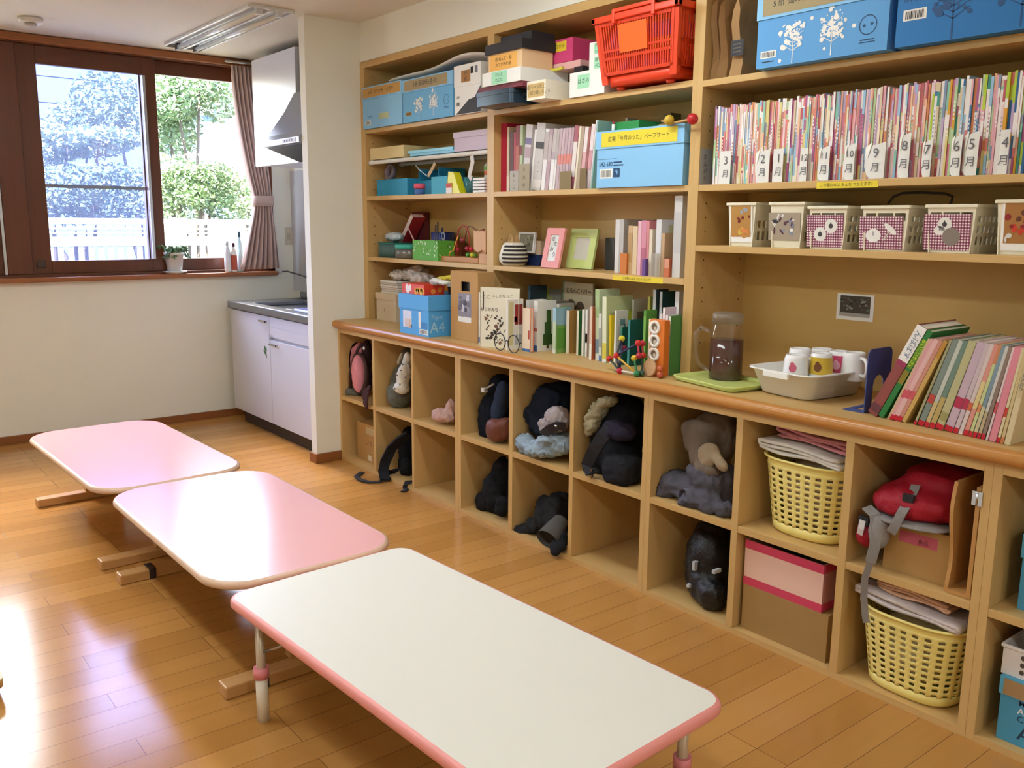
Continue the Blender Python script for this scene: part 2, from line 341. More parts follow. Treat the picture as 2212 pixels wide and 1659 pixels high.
# house behind the trees
t=thing('house','pale blue-grey house wall far behind the trees outside the window','house',(-14,-1,-.3))
hw=mat('house_wall','#6f82a8',.8,.2); g=G(); g.box(-17,-14,-2.2,7.5,-.3,6.8,hw); g.obj('wall',t)
g=G()
for z in (3.6,4.1,4.6,5.1): g.box(-14.02,-14,-2.2,7.5,z,z+.02,mat('house_joint','#75869f',.8))
g.obj('siding_joint',t)
for yy in (.05,.42):
    g=G(); g.tube([(-13.93,yy,2.2),(-13.93,yy,5.9)],.05,M_FEN,8); g.obj('drain_pipe',t)
for yy in (4.2,5.6):
    g=G(); g.box(-14.05,-13.96,yy,yy+.9,3.6,4.9,mat('house_window','#c9d4e6',.2)); g.obj('window',t)
# fence
F0=at(80,470,0,-3.1).z
t=thing('fence','white garden fence with small square holes along its top rail','fence',(-3.1,-1,-.3))
g=G()
for z0,z1 in ((F0-.055,F0),(F0-.105,F0-.09),(F0-.145,F0-.135),(F0-.26,F0-.175),(F0-.62,F0-.585),(-.25,-.2)): g.box(-3.12,-3.08,-9,7,z0,z1,M_FEN)
g.obj('rail',t)
g=G(); y=-9
while y<7: g.box(-3.115,-3.085,y,y+.045,-.3,F0-.01,M_FEN); y+=.088
g.obj('picket_panel',t)
for y in (-8,-5,-2.2,.62,3.4,6.2):
    g=G(); g.box(-3.14,-3.06,y-.05,y+.05,-.3,F0+.01,M_FEN); g.obj('post',t)
# ================================================================ kitchen niche
M_WHITE=mat('white_panel','#d9d9e0',.35,.5); M_STEEL=mat('steel_top','#8d8f94',.28,.5,.85); M_BLACK=mat('black_kick','#2b211e',.5); M_CHROME=mat('chrome','#c9c9cc',.18,.5,1)
KX0,KX1=.13,1.4465
t=thing('kitchen_cabinet','white two-door sink cabinet with a drawer in the kitchen niche','kitchen cabinet',(.75,.17,0))
g=G(); g.box(KX0+.09,KX1,-.055,.42,0,.085,M_BLACK); g.obj('kick_board',t)
g=G(); g.box(KX0,KX1,-.070,.442,.083,.775,M_WHITE); g.obj('body',t)
g=G(); g.box(KX0+.002,.768,-.089,-.0702,.085,.768,M_WHITE); d=g.obj('door',t,bev=.002)
def khandle(x,z,par):
    h=G(); h.box(x-.05,x+.05,-.106,-.100,z-.008,z+.004,M_CHROME); h.box(x-.05,x-.044,-.106,-.089,z-.006,z+.002,M_CHROME); h.box(x+.044,x+.05,-.106,-.089,z-.006,z+.002,M_CHROME); h.obj('handle',par)
khandle(.69,.735,d)
g=G(); g.box(.772,KX1,-.089,-.0702,.705,.768,M_WHITE); g.box(.772,KX1,-.089,-.0702,.64,.705,M_WHITE); g.obj('drawer',t,bev=.002)
g=G(); g.box(.772,KX1,-.089,-.0702,.085,.622,M_WHITE); d=g.obj('door',t,bev=.002); khandle(.84,.60,d)
t=thing('sink_worktop','stainless steel sink worktop on the white kitchen cabinet','worktop',(.75,.17,.776))
g=G(); g.box(KX0-.01,KX1,-.105,-.06,.7755,.822,M_STEEL); g.box(KX0-.01,KX1,-.06,.0,.79,.818,M_STEEL); g.box(KX0-.01,.32,.0,.40,.79,.818,M_STEEL); g.box(.82,KX1,.0,.40,.79,.818,M_STEEL); g.box(KX0-.01,KX1,.36,.44,.79,.818,M_STEEL); g.box(KX0-.01,KX1,.425,.442,.818,.86,M_STEEL); g.obj('top',t,bev=.006)
g=G(); g.box(.32,.82,.0,.36,.776,.79,M_STEEL); g.obj('sink_bowl',t)
# clover sticker
c=G(); gm=P('#3f6b3f'); p=at(573,757,1,-.0895)
for a in (0,90,180,270): c.dots([(.014*math.cos(R(a+20)),.018*math.sin(R(a+20)),.013,.012,0)],(p.x,-.0895,p.z),(1,0,0),(0,0,1),gm)
c.dots([(.018,-.035,.006,.012,.3)],(p.x,-.0895,p.z),(1,0,0),(0,0,1),gm); tag(c.obj('sticker',keep=True),'green four leaf clover sticker on the white cabinet doors','sticker')
c=G(); p=at(585,730,1,-.0895); c.rect(0,0,.07,.04,(p.x,-.0895,p.z),(1,0,0),(0,0,1),clear('clear_tape',(.93,.93,.95),.1,.12)); tag(c.obj('tape',keep=True),'piece of clear tape above the clover sticker','tape')
# things on the worktop
t=thing('dish_tray','blue and white tray with white cloth on the sink worktop','tray',(1.2,.05,.82))
g=G(); g.rrect(1.0,1.42,-.03,.22,.8185,.835,.02,P('#e8eefb'),top=P('#3f4c86')); g.obj('tray',t)
tag(soft('dish_cloth',[((1.27,.08,.862),(.13,.07,.018)),((1.32,.10,.872),(.09,.05,.02))],cloth('white','#e6ebf6'),wr=.005,clip=[(2,.8352,None)]),'white folded dish cloth lying on the tray by the sink','cloth')
t=thing('wood_block_rack','orange-brown wooden block behind the sink, next to the partition','rack',(.95,.40,.86))
g=G(); g.box(.84,1.05,.33,.42,.8185,.91,wood('orange_wood','#c07a50','#a8653c','x',.5)); g.obj('block',t,bev=.004)
g=G(); g.tube([(.80,.31,.85),(1.1,.31,.85)],.004,M_CHROME); g.tube([(.80,.32,.835),(1.1,.32,.835)],.004,M_CHROME); g.tube([(.80,.31,.823),(.80,.31,.85)],.004,M_CHROME); g.obj('rail',t)
# hose on the sill end
t=thing('hose','thin grey hose hanging from the window sill down to the sink','hose',(.06,.30,1.0))
a_=at(604,587,0,.05); g=G(); g.tube([(.05,.30,a_.z-.005),(.05,.325,a_.z)],.012,M_FEN,10); g.obj('nozzle',t)
b_=at(640,600,0,.3); c_=at(664,612,0,.6); g=G(); g.tube([(.05,.325,a_.z),(.07,.36,a_.z+.002),(.15,.39,a_.z-.012),(.35,.40,.965),(.62,.40,.93),(.8,.40,.91)],.005,mat('grey_hose','#55565c',.4),8); g.obj('tube',t)
# wall socket, water heater panel strip
t=thing('switch_plate','pale switch plate on the window wall beside the curtain','switch plate',(0,.4,1.3))
p0=at(623,497,0,.004); g=G(); g.box(.0,.006,p0.y-.027,p0.y+.027,p0.z-.105,p0.z+.02,P('#cfc8b4')); g.obj('plate',t,bev=.002); g=G(); g.box(.006,.010,p0.y-.012,p0.y+.012,p0.z-.07,p0.z-.02,P('#bdb6a2')); g.obj('switch',t)
g=G(); g.box(.0005,1.446,.436,.4428,.86,1.70,mat('splash_panel','#c9c8ca',.4)); tag(g.obj('splash_panel'),'grey splash panel on the niche wall above the sink','panel')
# wall cabinet and range hood
t=thing('wall_cabinet','white wall cabinet hanging beside the range hood below the ceiling','cabinet',(.6,.25,1.7))
g=G(); g.box(.30,.935,.085,.435,1.705,2.365,M_WHITE); g.obj('body',t)
g=G(); g.box(.298,.937,.063,.0845,1.70,2.362,M_WHITE); g.obj('door',t,bev=.002)
t=thing('range_hood','grey sloped range hood with a black underside in the kitchen niche','range hood',(1.17,.1,1.7))
M_HOOD=mat('hood_grey','#8f8f95',.35,.5,.4); M_HB=mat('hood_black','#16161a',.5)
x0,x1=.94,1.446
g=G(); g.prism([(.44,2.10),(.05,2.10),(-.02,1.98),(-.13,1.835),(-.165,1.803),(-.165,1.78),(.06,1.705),(.44,1.705)],'x',x0,x1,M_HOOD); g.obj('canopy',t,bev=.004)
g=G(); g.prism([(-.142,1.768),(.06,1.70),(.06,1.704),(-.142,1.773)],'x',x0+.03,x1-.01,M_HB); g.obj('filter',t)
g=G(); g.box(x0,x1,-.1685,-.1655,1.775,1.803,mat('hood_lip','#c9c8bb',.25,.5,.7)); lp=g.obj('lip',t)
g=G(); g.box(1.24,1.41,-.1705,-.1688,1.778,1.801,P('#e6e6e6')); 
for k in range(4): g.box(1.265+k*.03,1.28+k*.03,-.1715,-.1706,1.784,1.795,P('#6b6b70'))
g.obj('button_panel',lp)
g=G(); g.box(.94,1.446,.10,.44,2.102,2.37,mat('recess_shade_brown','#3d2c22',.6)); g.box(.938,1.03,.095,.0995,2.102,2.37,mat('recess_shade_grey','#55564c',.5)); g.obj('recess_filler',t)  # dark filler boxes; their colour paints the shade of the recess above the hood
# ---- curtain, tied
def curtain():
    t=thing('curtain','beige-pink curtain tied back at the right side of the window','curtain',(.055,.15,1.02))
    cm=mat('curtain_cloth','#cdb4ac',.9,.1,bump=.15,bump_scale=500)
    rows=[]; nU=120
    zs=[2.36,2.2,2.0,1.8,1.65,1.55,1.50,1.455,1.40,1.3,1.2,1.1,1.025]
    L=[.015,.02,.04,.07,.10,.127,.135,.135,.125,.095,.07,.045,.02]; Rr=[.205,.215,.235,.25,.262,.27,.268,.268,.275,.288,.295,.302,.306]
    amp=[.022,.024,.024,.022,.02,.018,.014,.014,.018,.022,.025,.028,.03]
    g=G(); V=[]
    for z,l,r_,a in zip(zs,L,Rr,amp):
        V.append([g.bm.verts.new((.062+a*math.sin(k/nU*2*PI*7+.6*math.sin(z*3))+a*.3*math.sin(k/nU*2*PI*3),l+(r_-l)*k/nU,z)) for k in range(nU+1)])
    for A,B in zip(V,V[1:]):
        for k in range(nU):
            f=g.bm.faces.new((A[k],A[k+1],B[k+1],B[k])); f.smooth=True
    g.mi(cm); o=g.obj('cloth',t); md=o.modifiers.new('s','SUBSURF'); md.levels=1; md.render_levels=1; m2=o.modifiers.new('so','SOLIDIFY'); m2.thickness=.003
    g=G(); g.rrect(.028,.105,.125,.275,1.452,1.522,.035,cm); g.obj('tie_band',t)
    g=G(); g.tube([(.062,-.02,2.385),(.062,.25,2.385)],.008,M_METAL); g.obj('rail',t)
curtain()
# ---- sill things
t=thing('potted_plant','small trailing plant in a white pot on the window sill','plant',(.025,-.41,1.005))
PC=(.012,-.405); wp=mat('white_pot','#e9e7e0',.45)
g=G(); g.lathe([(.0,1.0065),(.052,1.0065),(.075,1.018),(.078,1.022),(.0,1.022)],(PC[0],PC[1],0),wp); g.obj('saucer',t)
g=G(); g.lathe([(.045,1.0225),(.06,1.13),(.066,1.13),(.066,1.145),(.058,1.145),(.055,1.13),(.0,1.125)],(PC[0],PC[1],0),wp); g.obj('pot',t)
g=G(); lm=mat('succulent_leaf','#5f7f5a',.5,.4,noise_amt=.4,noise_scale=40); r=random.Random(4)
for k in range(26):
    a=r.uniform(0,2*PI); l=r.uniform(.04,.085); p=Vector((PC[0]+.03*math.cos(a),PC[1]+.03*math.sin(a),1.13)); e=p+Vector((math.cos(a)*l*.7,math.sin(a)*l,r.uniform(.0,.05))); m_=(p+e)/2+Vector((0,0,.035))
    if k%3==0: e=p+Vector((math.cos(a)*.035,math.sin(a)*.095*r.uniform(.6,1),-.03))
    g.tube([p,m_,e],[.006,.009,.003],lm,6)
    for q in range(3): g.ell(p.lerp(e,.4+.25*q)+Vector((r.uniform(-.008,.008),r.uniform(-.008,.008),.012)),(.008,.012,.006),lm,None,8,5)
g.obj('foliage',t)
def bottle(u0,u1,v0,vt,body,capc,label,lab=None,x=.02,neck=.45,name='detergent_bottle'):
    y0,_=Xp(u0,v0,x); y1,_=Xp(u1,v0,x); zt=at((u0+u1)/2,vt,0,x).z; c=((x),(y0+y1)/2); rad=(y1-y0)/2; z=1.0055; h=zt-z
    t=thing(name,label,'bottle',(x,c[1],z)); g=G(); g.lathe([(rad*.9,z),(rad,z+.01),(rad,z+h*.62),(rad*.8,z+h*.72),(rad*neck,z+h*.82),(rad*neck,z+h*.86)],(*c,0),body,20); g.obj('body',t)
    g=G(); g.lathe([(rad*neck*1.15,z+h*.86),(rad*neck*1.1,z+h*.97),(rad*neck*.6,z+h)],(*c,0),capc,16); g.obj('cap',t)
    if lab:
        g=G(); g.lathe([(rad*1.01,z+h*.08),(rad*1.01,z+h*.58)],(*c,0),lab,20,cap=False); g.obj('label_sleeve',t)
bottle(486,500,586,520,mat('pale_bottle','#e8ecf3',.35),P('#e7e9f2'),'white soap bottle nearest the plant pot on the sill')
bottle(500,513,586,524,mat('white_bottle','#f1efe8',.35),P('#5b2c46'),'white bottle with a red and yellow label and purple cap on the sill',mat('bottle_label','#b9553f',.5),x=.03)
bottle(514,526,586,500,mat('aqua_bottle','#a9c8cf',.3),P('#2f4a5c'),'pale aqua spray bottle with dark cap half behind the curtain',x=-.002)
# ---- ceiling things
t=thing('ceiling_light','unlit recessed twin-tube ceiling light above the kitchen end','ceiling light',(.91,-.34,2.41))
g=G(); hm=mat('lamp_housing','#d9dad6',.35,.5)
x0,x1,y0,y1=.255,1.56,-.455,-.235; ym=(y0+y1)/2
for a,b in ((y0,ym),(ym,y1)):
    g.prism([(a,CEIL-.002),(b,CEIL-.002),((a+b)/2+.035,CEIL-.003),((a+b)/2-.035,CEIL-.003)],'x',x0,x1,hm)
g.box(x0,x1,ym-.008,ym+.008,CEIL-.022,CEIL-.001,hm); g.box(x0,x1,y0-.012,y0,CEIL-.016,CEIL-.001,hm); g.box(x0,x1,y1,y1+.012,CEIL-.016,CEIL-.001,hm); g.box(x0-.012,x0,y0,y1,CEIL-.02,CEIL-.001,mat('lamp_end','#8b867e',.6)); g.box(x1,x1+.012,y0,y1,CEIL-.016,CEIL-.001,hm); g.obj('housing',t)
for yy in ((y0+ym)/2,(ym+y1)/2):
    g=G(); g.tube([(x0+.07,yy,CEIL-.024),(x1-.05,yy,CEIL-.024)],.014,mat('tube_glass','#eef0ea',.12,.6),12); tb=g.obj('tube',t)
    g=G(); g.box(x0+.03,x0+.07,yy-.014,yy+.014,CEIL-.038,CEIL-.004,mat('socket_dark','#4f4a44',.5)); g.obj('socket',tb)
    g=G(); g.box(x1-.05,x1-.02,yy-.014,yy+.014,CEIL-.038,CEIL-.004,hm); g.obj('socket',tb)
t=thing('heat_detector','small white heat detector on the ceiling by the window','detector',(.40,-1.215,2.38))
c=at(66,44,2,2.40); g=G(); g.lathe([(.062,CEIL-.0005),(.062,CEIL-.02),(.05,CEIL-.028),(.0,CEIL-.028)],(c.x,c.y,0),P('#dad6cc')); g.obj('base',t); g=G(); g.lathe([(.03,CEIL-.029),(.028,CEIL-.042),(0,CEIL-.044)],(c.x,c.y,0),P('#bdb8ad')); g.obj('sensor',t)
# ================================================================ low tables
HT=.33
M_PINK=mat('pink_laminate','#efb2b0',.19,.62); M_CREAM=mat('cream_laminate','#e9e5d8',.42,.4); M_RIM=mat('pink_rim','#ef9a92',.4); M_RIMW=wood('pale_rim','#e3c3a8','#d6b093','x',.35)
M_LEGW=wood('table_leg_wood','#cfa068','#bd8b52','y',.4,.8); M_TUBE=mat('leg_tube','#c9b8a0',.35,.5,.3); M_FOOTP=mat('leg_sleeve','#e6dcc9',.4)
def top(par,L,W,r,th,rim,face,rimname='edge_band'):
    g=G(); n=10; g.rrect(-L/2+.012,L/2-.012,-W/2+.012,W/2-.012,HT-.004,HT,r-.012,face,n); g.rrect(-L/2+.012,L/2-.012,-W/2+.012,W/2-.012,HT-th,HT-.0045,r-.012,mat('board_core','#c9b79c',.6),n); return g
def ring(L,W,r,th,m):
    g=G(); n=10; prof=[(.0125,HT),(.004,HT-.003),(0,HT-.010),(0,HT-th+.008),(.005,HT-th+.002),(.0125,HT-th)]; rings=[]
    for ins,z in prof: rings.append([g.bm.verts.new((*p,z)) for p in rr(-L/2+ins,L/2-ins,-W/2+ins,W/2-ins,r-ins,n)])
    g.mi(m)
    for a,b in zip(rings,rings[1:]):
        for k in range(len(a)): f=g.bm.faces.new((a[k],a[(k+1)%len(a)],b[(k+1)%len(a)],b[k])); f.smooth=True
    return g
def local_obj(g,name,par):
    # geometry already in the parent's local frame
    me=bpy.data.meshes.new(name); bmesh.ops.recalc_face_normals(g.bm,faces=g.bm.faces[:]); g.bm.to_mesh(me); g.bm.free()
    for m in g.ms: me.materials.append(m)
    o=bpy.data.objects.new(name,me); COL.objects.link(o); o.parent=par; return o
def pink_table(label,c,L,W,rz,feet,straps=()):
    t=thing('low_table',label,'table',(c[0],c[1],0),'low tables in a row',R(rz))
    local_obj(top(t,L,W,.15,.026,M_RIMW,M_PINK),'tabletop',t); local_obj(ring(L,W,.15,.026,M_RIMW),'edge_band',t)
    for i,fx in enumerate(feet):
        ux=min(fx,L/2-.052); g=G(); g.box(ux-.035,ux+.035,-.17,.17,HT-.065,HT-.0265,M_LEGW); g.box(ux-.018,ux+.018,-.085,.085,.038,HT-.064,M_LEGW); g.box(fx-.030,fx+.030,-W/2+.005,W/2-.005,.0,.039,M_LEGW,.005)
        lg=local_obj(g,'leg',t)
        if i in straps:
            g=G(); g.box(fx-.0325,fx+.0325,-W/2+.11,-W/2+.135,.001,.0425,P('#2f2a26')); local_obj(g,'strap',lg)
    return t
pink_table('pink low table farthest away, nearest the window wall',(1.89,-1.2525),1.222,.615,2.0,(-.47,.53))
pink_table('glossy pink low table in the middle of the row',(3.09,-1.204),1.162,.624,.6,(-.47,.565),(0,1))
t=thing('low_table','cream-topped low table with pink rim nearest the camera','table',(4.313,-1.163,0),'low tables in a row',R(3.3))
L,W=1.255,.612
local_obj(top(t,L,W,.06,.03,M_RIM,M_CREAM),'tabletop',t); local_obj(ring(L,W,.06,.03,M_RIM),'edge_band',t)
for sx in (-1,1):
    for sy in (-1,1):
        x=sx*(L/2-.145) if sx<0 else L/2-.10; y=sy*(W/2-.036)
        g=G(); g.tube([(x+(.05 if sx<0 else -.03)*0,y,HT-.034),(x,y,.02)],.0125,M_TUBE,12); lg=local_obj(g,'leg',t)
        g=G(); g.tube([(x,y,.135),(x,y,.0)],.0165,M_FOOTP,14); local_obj(g,'foot_sleeve',lg)
        g=G(); g.tube([(x,y,.128),(x,y,.158)],.021,mat('pink_collar','#e58a8f',.4),14); local_obj(g,'collar',lg)
    xx=-(L/2-.145) if sx<0 else L/2-.10
    g=G(); g.tube([(xx,-W/2+.036,HT-.055),(xx,W/2-.036,HT-.055)],.0125,M_TUBE,12); local_obj(g,'crossbar',t)
    s=-sx
    for sy in (-1,1):
      g=G(); g.tube([(xx,sy*(W/2-.036),.20),(xx+s*.05,sy*(W/2-.06),.225),(xx+s*.14,sy*(W/2-.10),HT-.05),(xx+s*.20,sy*(W/2-.10),HT-.034)],.004,M_CHROME,8)
      local_obj(g,'stay_wire',t)
# small wooden end of furniture at the left edge
c=at(0,1445,2,.05); c2=at(2,1475,2,0)
t=thing('wooden_stool','edge of a small wooden stool at the left border of the picture','stool',(c2.x,c2.y-.15,0)); bx,by=c2.x,c2.y
g=G(); g.rrect(bx-.16,bx+.12,by-.30,by-.003,.035,.06,.04,W_X); g.obj('seat',t)
for a in (bx-.12,bx+.07):
    g=G(); g.box(a,a+.03,by-.28,by-.02,0,.0345,W_Z); g.obj('leg',t)
# ================================================================ bookcases and cubby cabinets
ZT,ZTb=2.2106,2.1758; ZA,ZB,ZC,ZK=1.852,1.4936,1.161,.81; ZA3,ZB3,ZC3=1.845,1.493,1.283; YU=.1748; YB=.462; TS=.022
def bookcase(label,x0,x1,pl,pr,shelves,rail=True):
    t=thing('bookcase',label,'bookcase',((x0+x1)/2,.33,ZK),'wall bookcases')
    for a,b in ((x0,x0+pl),(x1-pr,x1)):
        g=G(); g.box(a,b,YU,.498,ZK+.0005,ZTb,W_Z)
        for z in [ZK+.12+.05*k for k in range(26)]:
            for yy in (.222,.433): g.dots([(0,0,.0032,.0032,0)],(b if a==x0 else a,yy,z),(0,1,0) if a==x0 else (0,-1,0),(0,0,1),mat('pin_hole','#4a3618',.9),.0004,8)
        g.obj('side_panel',t,keep=True)
    g=G(); g.box(x0,x1,YU,.498,ZTb,ZT,W_X); g.obj('top_panel',t)
    for z in shelves:
        g=G(); g.box(x0+pl,x1-pr,YU,YB,z-TS,z,W_X); g.obj('shelf',t,bev=.0015)
    g=G(); g.box(x0+pl,x1-pr,YB,.48,ZK+.0005,ZTb,W_BACK); g.obj('back_panel',t)
    return t
bookcase('left wooden bookcase next to the partition wall',1.512,2.705,.0477,.0248,(ZA,ZB,ZC))
bookcase('middle wooden bookcase between the left and right ones',2.7052,3.899,.0244,.0227,(ZA,ZB,ZC))
bookcase('right wooden bookcase holding the row of magazines',3.8992,5.092,.0226,.0242,(ZA3,ZB3,ZC3))
bookcase('next wooden bookcase, just outside the right edge of the photo',5.0922,6.285,.0226,.0242,(ZA3,ZB3,ZC3))
def yellow_strip(u0,v0,u1,v1,txt,label):
    a=at(u0,v0,1,YU); b=at(u1,v1,1,YU); g=G(); w=b.x-a.x; c=Vector(((a.x+b.x)/2,YU,(a.z+b.z)/2)); g.box(a.x,b.x,YU-.0006,YU-.0001,c.z-.0095,c.z+.0095,mat('yellow_tape','#e8cf2c',.5)); g.text(txt,(c.x,YU-.0006,c.z),(1,0,0),(0,0,1),.013,mat('ink','#2a2a2a',.7),.0003,0,'CENTER',.9); tag(g.obj('label_tape',keep=True),label,'label')
yellow_strip(1324,596,1432,611,'この棚の本は さわら ないで！','yellow tape label on the shelf edge under the upright books')
yellow_strip(1764,402,1897,396,'この棚の本は みんな つかえます？','yellow tape label on the shelf edge under the magazine row')
# worktop
g=G(); g.box(1.512,6.285,-.012,.1746,.768,ZK,W_X); g.box(1.512,6.285,.1746,.498,.768,ZK,W_X)
wt=None; t=thing('counter_top','long continuous wooden counter top over the cubby cabinets','counter',(3.9,.24,.765)); g.obj('board',t)
g=G(); prof=[(-.012,ZK)]+[(-.012-.023*math.sin(R(a))*1.0,(ZK+.768)/2+.021*math.cos(R(a))) for a in range(15,180,15)]+[(-.012,.768)]; g.prism(prof,'x',1.512,6.285,W_NOSE); g.obj('bullnose_edge',t,smooth=50)
DZT,DZM=.739,.379; TM=.023
def cubby(label,x0,x1,pl,pr,divs,mids=True):
    t=thing('cubby_cabinet',label,'cubby cabinet',((x0+x1)/2,.23,0),'cubby cabinets under the counter')
    for a,b in ((x0,x0+pl),(x1-pr,x1)):
        g=G(); g.box(a,b,.0,.478,0,.7675,W_Z); g.obj('side_panel',t,bev=.001)
    ed=[x0+pl]
    for a,b in divs:
        g=G(); g.box(a,b,.0,.4595,.0205,DZT,W_Z); g.obj('divider',t,bev=.001); ed+=[a,b]
    ed.append(x1-pr)
    g=G(); g.box(x0+pl,x1-pr,.0,.46,0,.02,W_X); g.obj('base_panel',t)
    g=G(); g.box(x0+pl,x1-pr,.0,.46,DZT+.0003,.7675,W_X); g.obj('top_panel',t)
    g=G(); g.box(x0+pl,x1-pr,.46,.478,0,.7675,W_BACK); g.obj('back_panel',t)
    for a,b in zip(ed[::2],ed[1::2]):
        g=G(); g.box(a+.0002,b-.0002,.001,.4597,DZM-TM,DZM,W_X); g.obj('shelf',t,bev=.001)
    return t,ed
cubby('leftmost cubby cabinet of the row, beside the partition wall',1.512,2.6912,.021,.0234,[(1.8938,1.9169),(2.2831,2.2986+.004)])
cubby('second cubby cabinet from the left, under the upright picture books',2.6914,3.8866,.0237,.0227,[(3.0768,3.1039),(3.4696,3.4933)])
cab3,_=cubby('third cubby cabinet from the left, with the yellow laundry baskets',3.8868,5.0758,.0228,.023,[(4.2736,4.2992),(4.6644,4.6904)])
cubby('cubby cabinet with the blue boxes at the right edge of the photo',5.076,6.265,.0228,.023,[(5.465,5.49),(5.86,5.884)])
# ================================================================ box helpers
M_INK=mat('ink','#2a2a2a',.7); M_PAPER=P('#f1efe8',.8,.2); M_BLUEB=mat('blue_carton','#6fb2dc',.6,.3); M_BLUEB2=mat('blue_carton_light','#8cc3ea',.6,.3)
M_CARD=mat('cardboard','#bf9560',.85,.15,noise_amt=.07,noise_scale=12); M_TAN=mat('kraft_label','#c39a5c',.8,.15)
FX,FZ=(1,0,0),(0,0,1)
def X0(u,v,y): return at(u,v,1,y).x
def Z1(u,v,y): return at(u,v,1,y).z
def lidbox(name,label,cat,x0,x1,y0,y1,z0,z1,lh,m,ml=None,group=None,deco=None,decolid=None,ov=.004):
    t=thing(name,label,cat,((x0+x1)/2,(y0+y1)/2,z0),group); z0+=.0004
    g=G(); g.box(x0+ov,x1-ov,y0+ov,y1-ov,z0,z1-.002,m)
    if deco: deco(g,x0+ov,x1-ov,y0+ov,z0,z1-lh)
    g.obj('body',t,keep=True)
    g=G(); g.box(x0,x1,y0,y1,z1-lh,z1,ml or m)
    if decolid: decolid(g,x0,x1,y0,z1-lh,z1)
    g.obj('lid',t,keep=True); return t
def plainbox(name,label,cat,x0,x1,y0,y1,z0,z1,m,group=None,deco=None,bev=0):
    g=G(); g.box(x0,x1,y0,y1,z0+.0004,z1,m)
    if deco: deco(g,x0,x1,y0,z0,z1)
    return tag(g.obj(name,keep=True,bev=bev),label,cat,group)
def barcode(g,x,z,y,w,h,seed=1,c=None):
    g.rect(0,0,w,h,(x,y,z),FX,FZ,c or M_PAPER,.0006); r=random.Random(seed); u=-w/2+.1*w
    while u<w*.4:
        b=r.choice((.03,.05,.02))*w; g.rect(u+b/2,0,b,h*.7,(x,y,z),FX,FZ,M_INK,.001); u+=b+r.choice((.03,.04))*w
def treeprint(g,x,z,y,h,m,seed=1):
    # printed leaf-circle tree, standing on (x,z)
    r=random.Random(seed); q=[]
    for k in range(84):
        a=r.uniform(-1.85,1.85); l=r.uniform(.12,.60)*h*(1 if abs(a)<1.2 else .72); s=r.choice((.012,.018,.026,.036,.05))*h
        q.append((math.sin(a)*l*.62,h*.40+math.cos(a)*l*.95,s,s*r.uniform(.8,1.25),r.uniform(0,3)))
    g.dots(q,(x,y,z),FX,FZ,m,.0007,9); g.rect(0,h*.3,.022*h,h*.6,(x,y,z),FX,FZ,m,.0007)
    for k in range(5):
        zz=h*(.25+.08*k)
        for s in (-1,1): g.face([Vector((x,y-.0007,z+zz)),Vector((x+s*h*.22,y-.0007,z+zz+h*.13)),Vector((x+s*h*.22,y-.0007,z+zz+h*.14)),Vector((x,y-.0007,z+zz+.02*h))],m)
def facemark(g,x,z,y,r,m):
    n=22
    for k in range(n):
        a,b=2*PI*k/n,2*PI*(k+1)/n
        g.face([Vector((x+r*math.cos(a),y-.0007,z+r*math.sin(a))),Vector((x+r*math.cos(b),y-.0007,z+r*math.sin(b))),Vector((x+r*.9*math.cos(b),y-.0007,z+r*.9*math.sin(b))),Vector((x+r*.9*math.cos(a),y-.0007,z+r*.9*math.sin(a)))],m)
    g.dots([(-.42*r,-.05*r,.17*r,.13*r,0),(.42*r,.05*r,.17*r,.13*r,0)],(x,y,z),FX,FZ,m); g.rect(0,-1.45*r,1.6*r,.12*r,(x,y,z),FX,FZ,m); g.rect(0,-1.7*r,1.8*r,.1*r,(x,y,z),FX,FZ,m)
def note(g,x,z,y,w,h,m,lines,size=.018,ink=None,off=.0008):
    g.rect(0,0,w,h,(x,y,z),FX,FZ,m,off); n=len(lines)
    for k,s in enumerate(lines): g.text(s,(x,y-off,z+(n/2-.5-k)*size*1.25),FX,FZ,size,ink or M_INK,.0004)
# ================================================================ top row, left bookcase (shelf ZA)
y=.155; z=ZA
xa,xb,xc,xd=max(X0(777.5,281,y),1.5612),X0(868.5,267,y),X0(978,250,y),X0(1037,240,y)
def d1(g,x0,x1,y,z0,z1):
    g.rect((x1-x0)*.55,.055,.10,.03,(x0,y,z0),FX,FZ,mat('tape_pale','#b9c39a',.5),.0006); g.text('502-680',(x0+.075,y,z0+.06),FX,FZ,.016,mat('blue_ink','#3f6c8f',.7)); barcode(g,x0+.055,z0+.03,y,.06,.024,3)
def d1l(g,x0,x1,y,z0,z1): note(g,(x0+x1)/2,(z0+z1)/2,y,(x1-x0)*.94,(z1-z0)*.8,M_TAN,['5 月 おりがみ・かざり'],.026)
lidbox('paper_box','light blue lidded paper box at the far left of the top shelf','box',xa,xb-.002,y,.45,z,Z1(800,187,y)-.0,.062,M_BLUEB2,None,'blue paper boxes on the top shelves',d1,d1l)
def d2(g,x0,x1,y,z0,z1):
    w=x1-x0; h=z1-z0; treeprint(g,x0+w*.34,z0+.005,y,h*.88,M_PAPER,5); treeprint(g,x0+w*.63,z0+.012,y,h*.92,M_PAPER,6); facemark(g,x0+w*.88,z0+h*.55,y,h*.16,mat('navy_ink','#24486e',.7)); barcode(g,x0+w*.12,z0+h*.28,y,w*.13,h*.12,5,M_TAN)
def d2l(g,x0,x1,y,z0,z1): note(g,(x0+x1)/2-.01,(z0+z1)/2,y,(x1-x0)*.86,(z1-z0)*.8,mat('kraft_label2','#a99770',.8),['1組 画用紙 (色々)'],.028)
lidbox('paper_box','blue lidded paper box with white tree print under the folded white bag','box',xb+.001,xc-.002,y,.45,z,Z1(975,151,y),.062,M_BLUEB,M_BLUEB2,'blue paper boxes on the top shelves',d2,d2l)
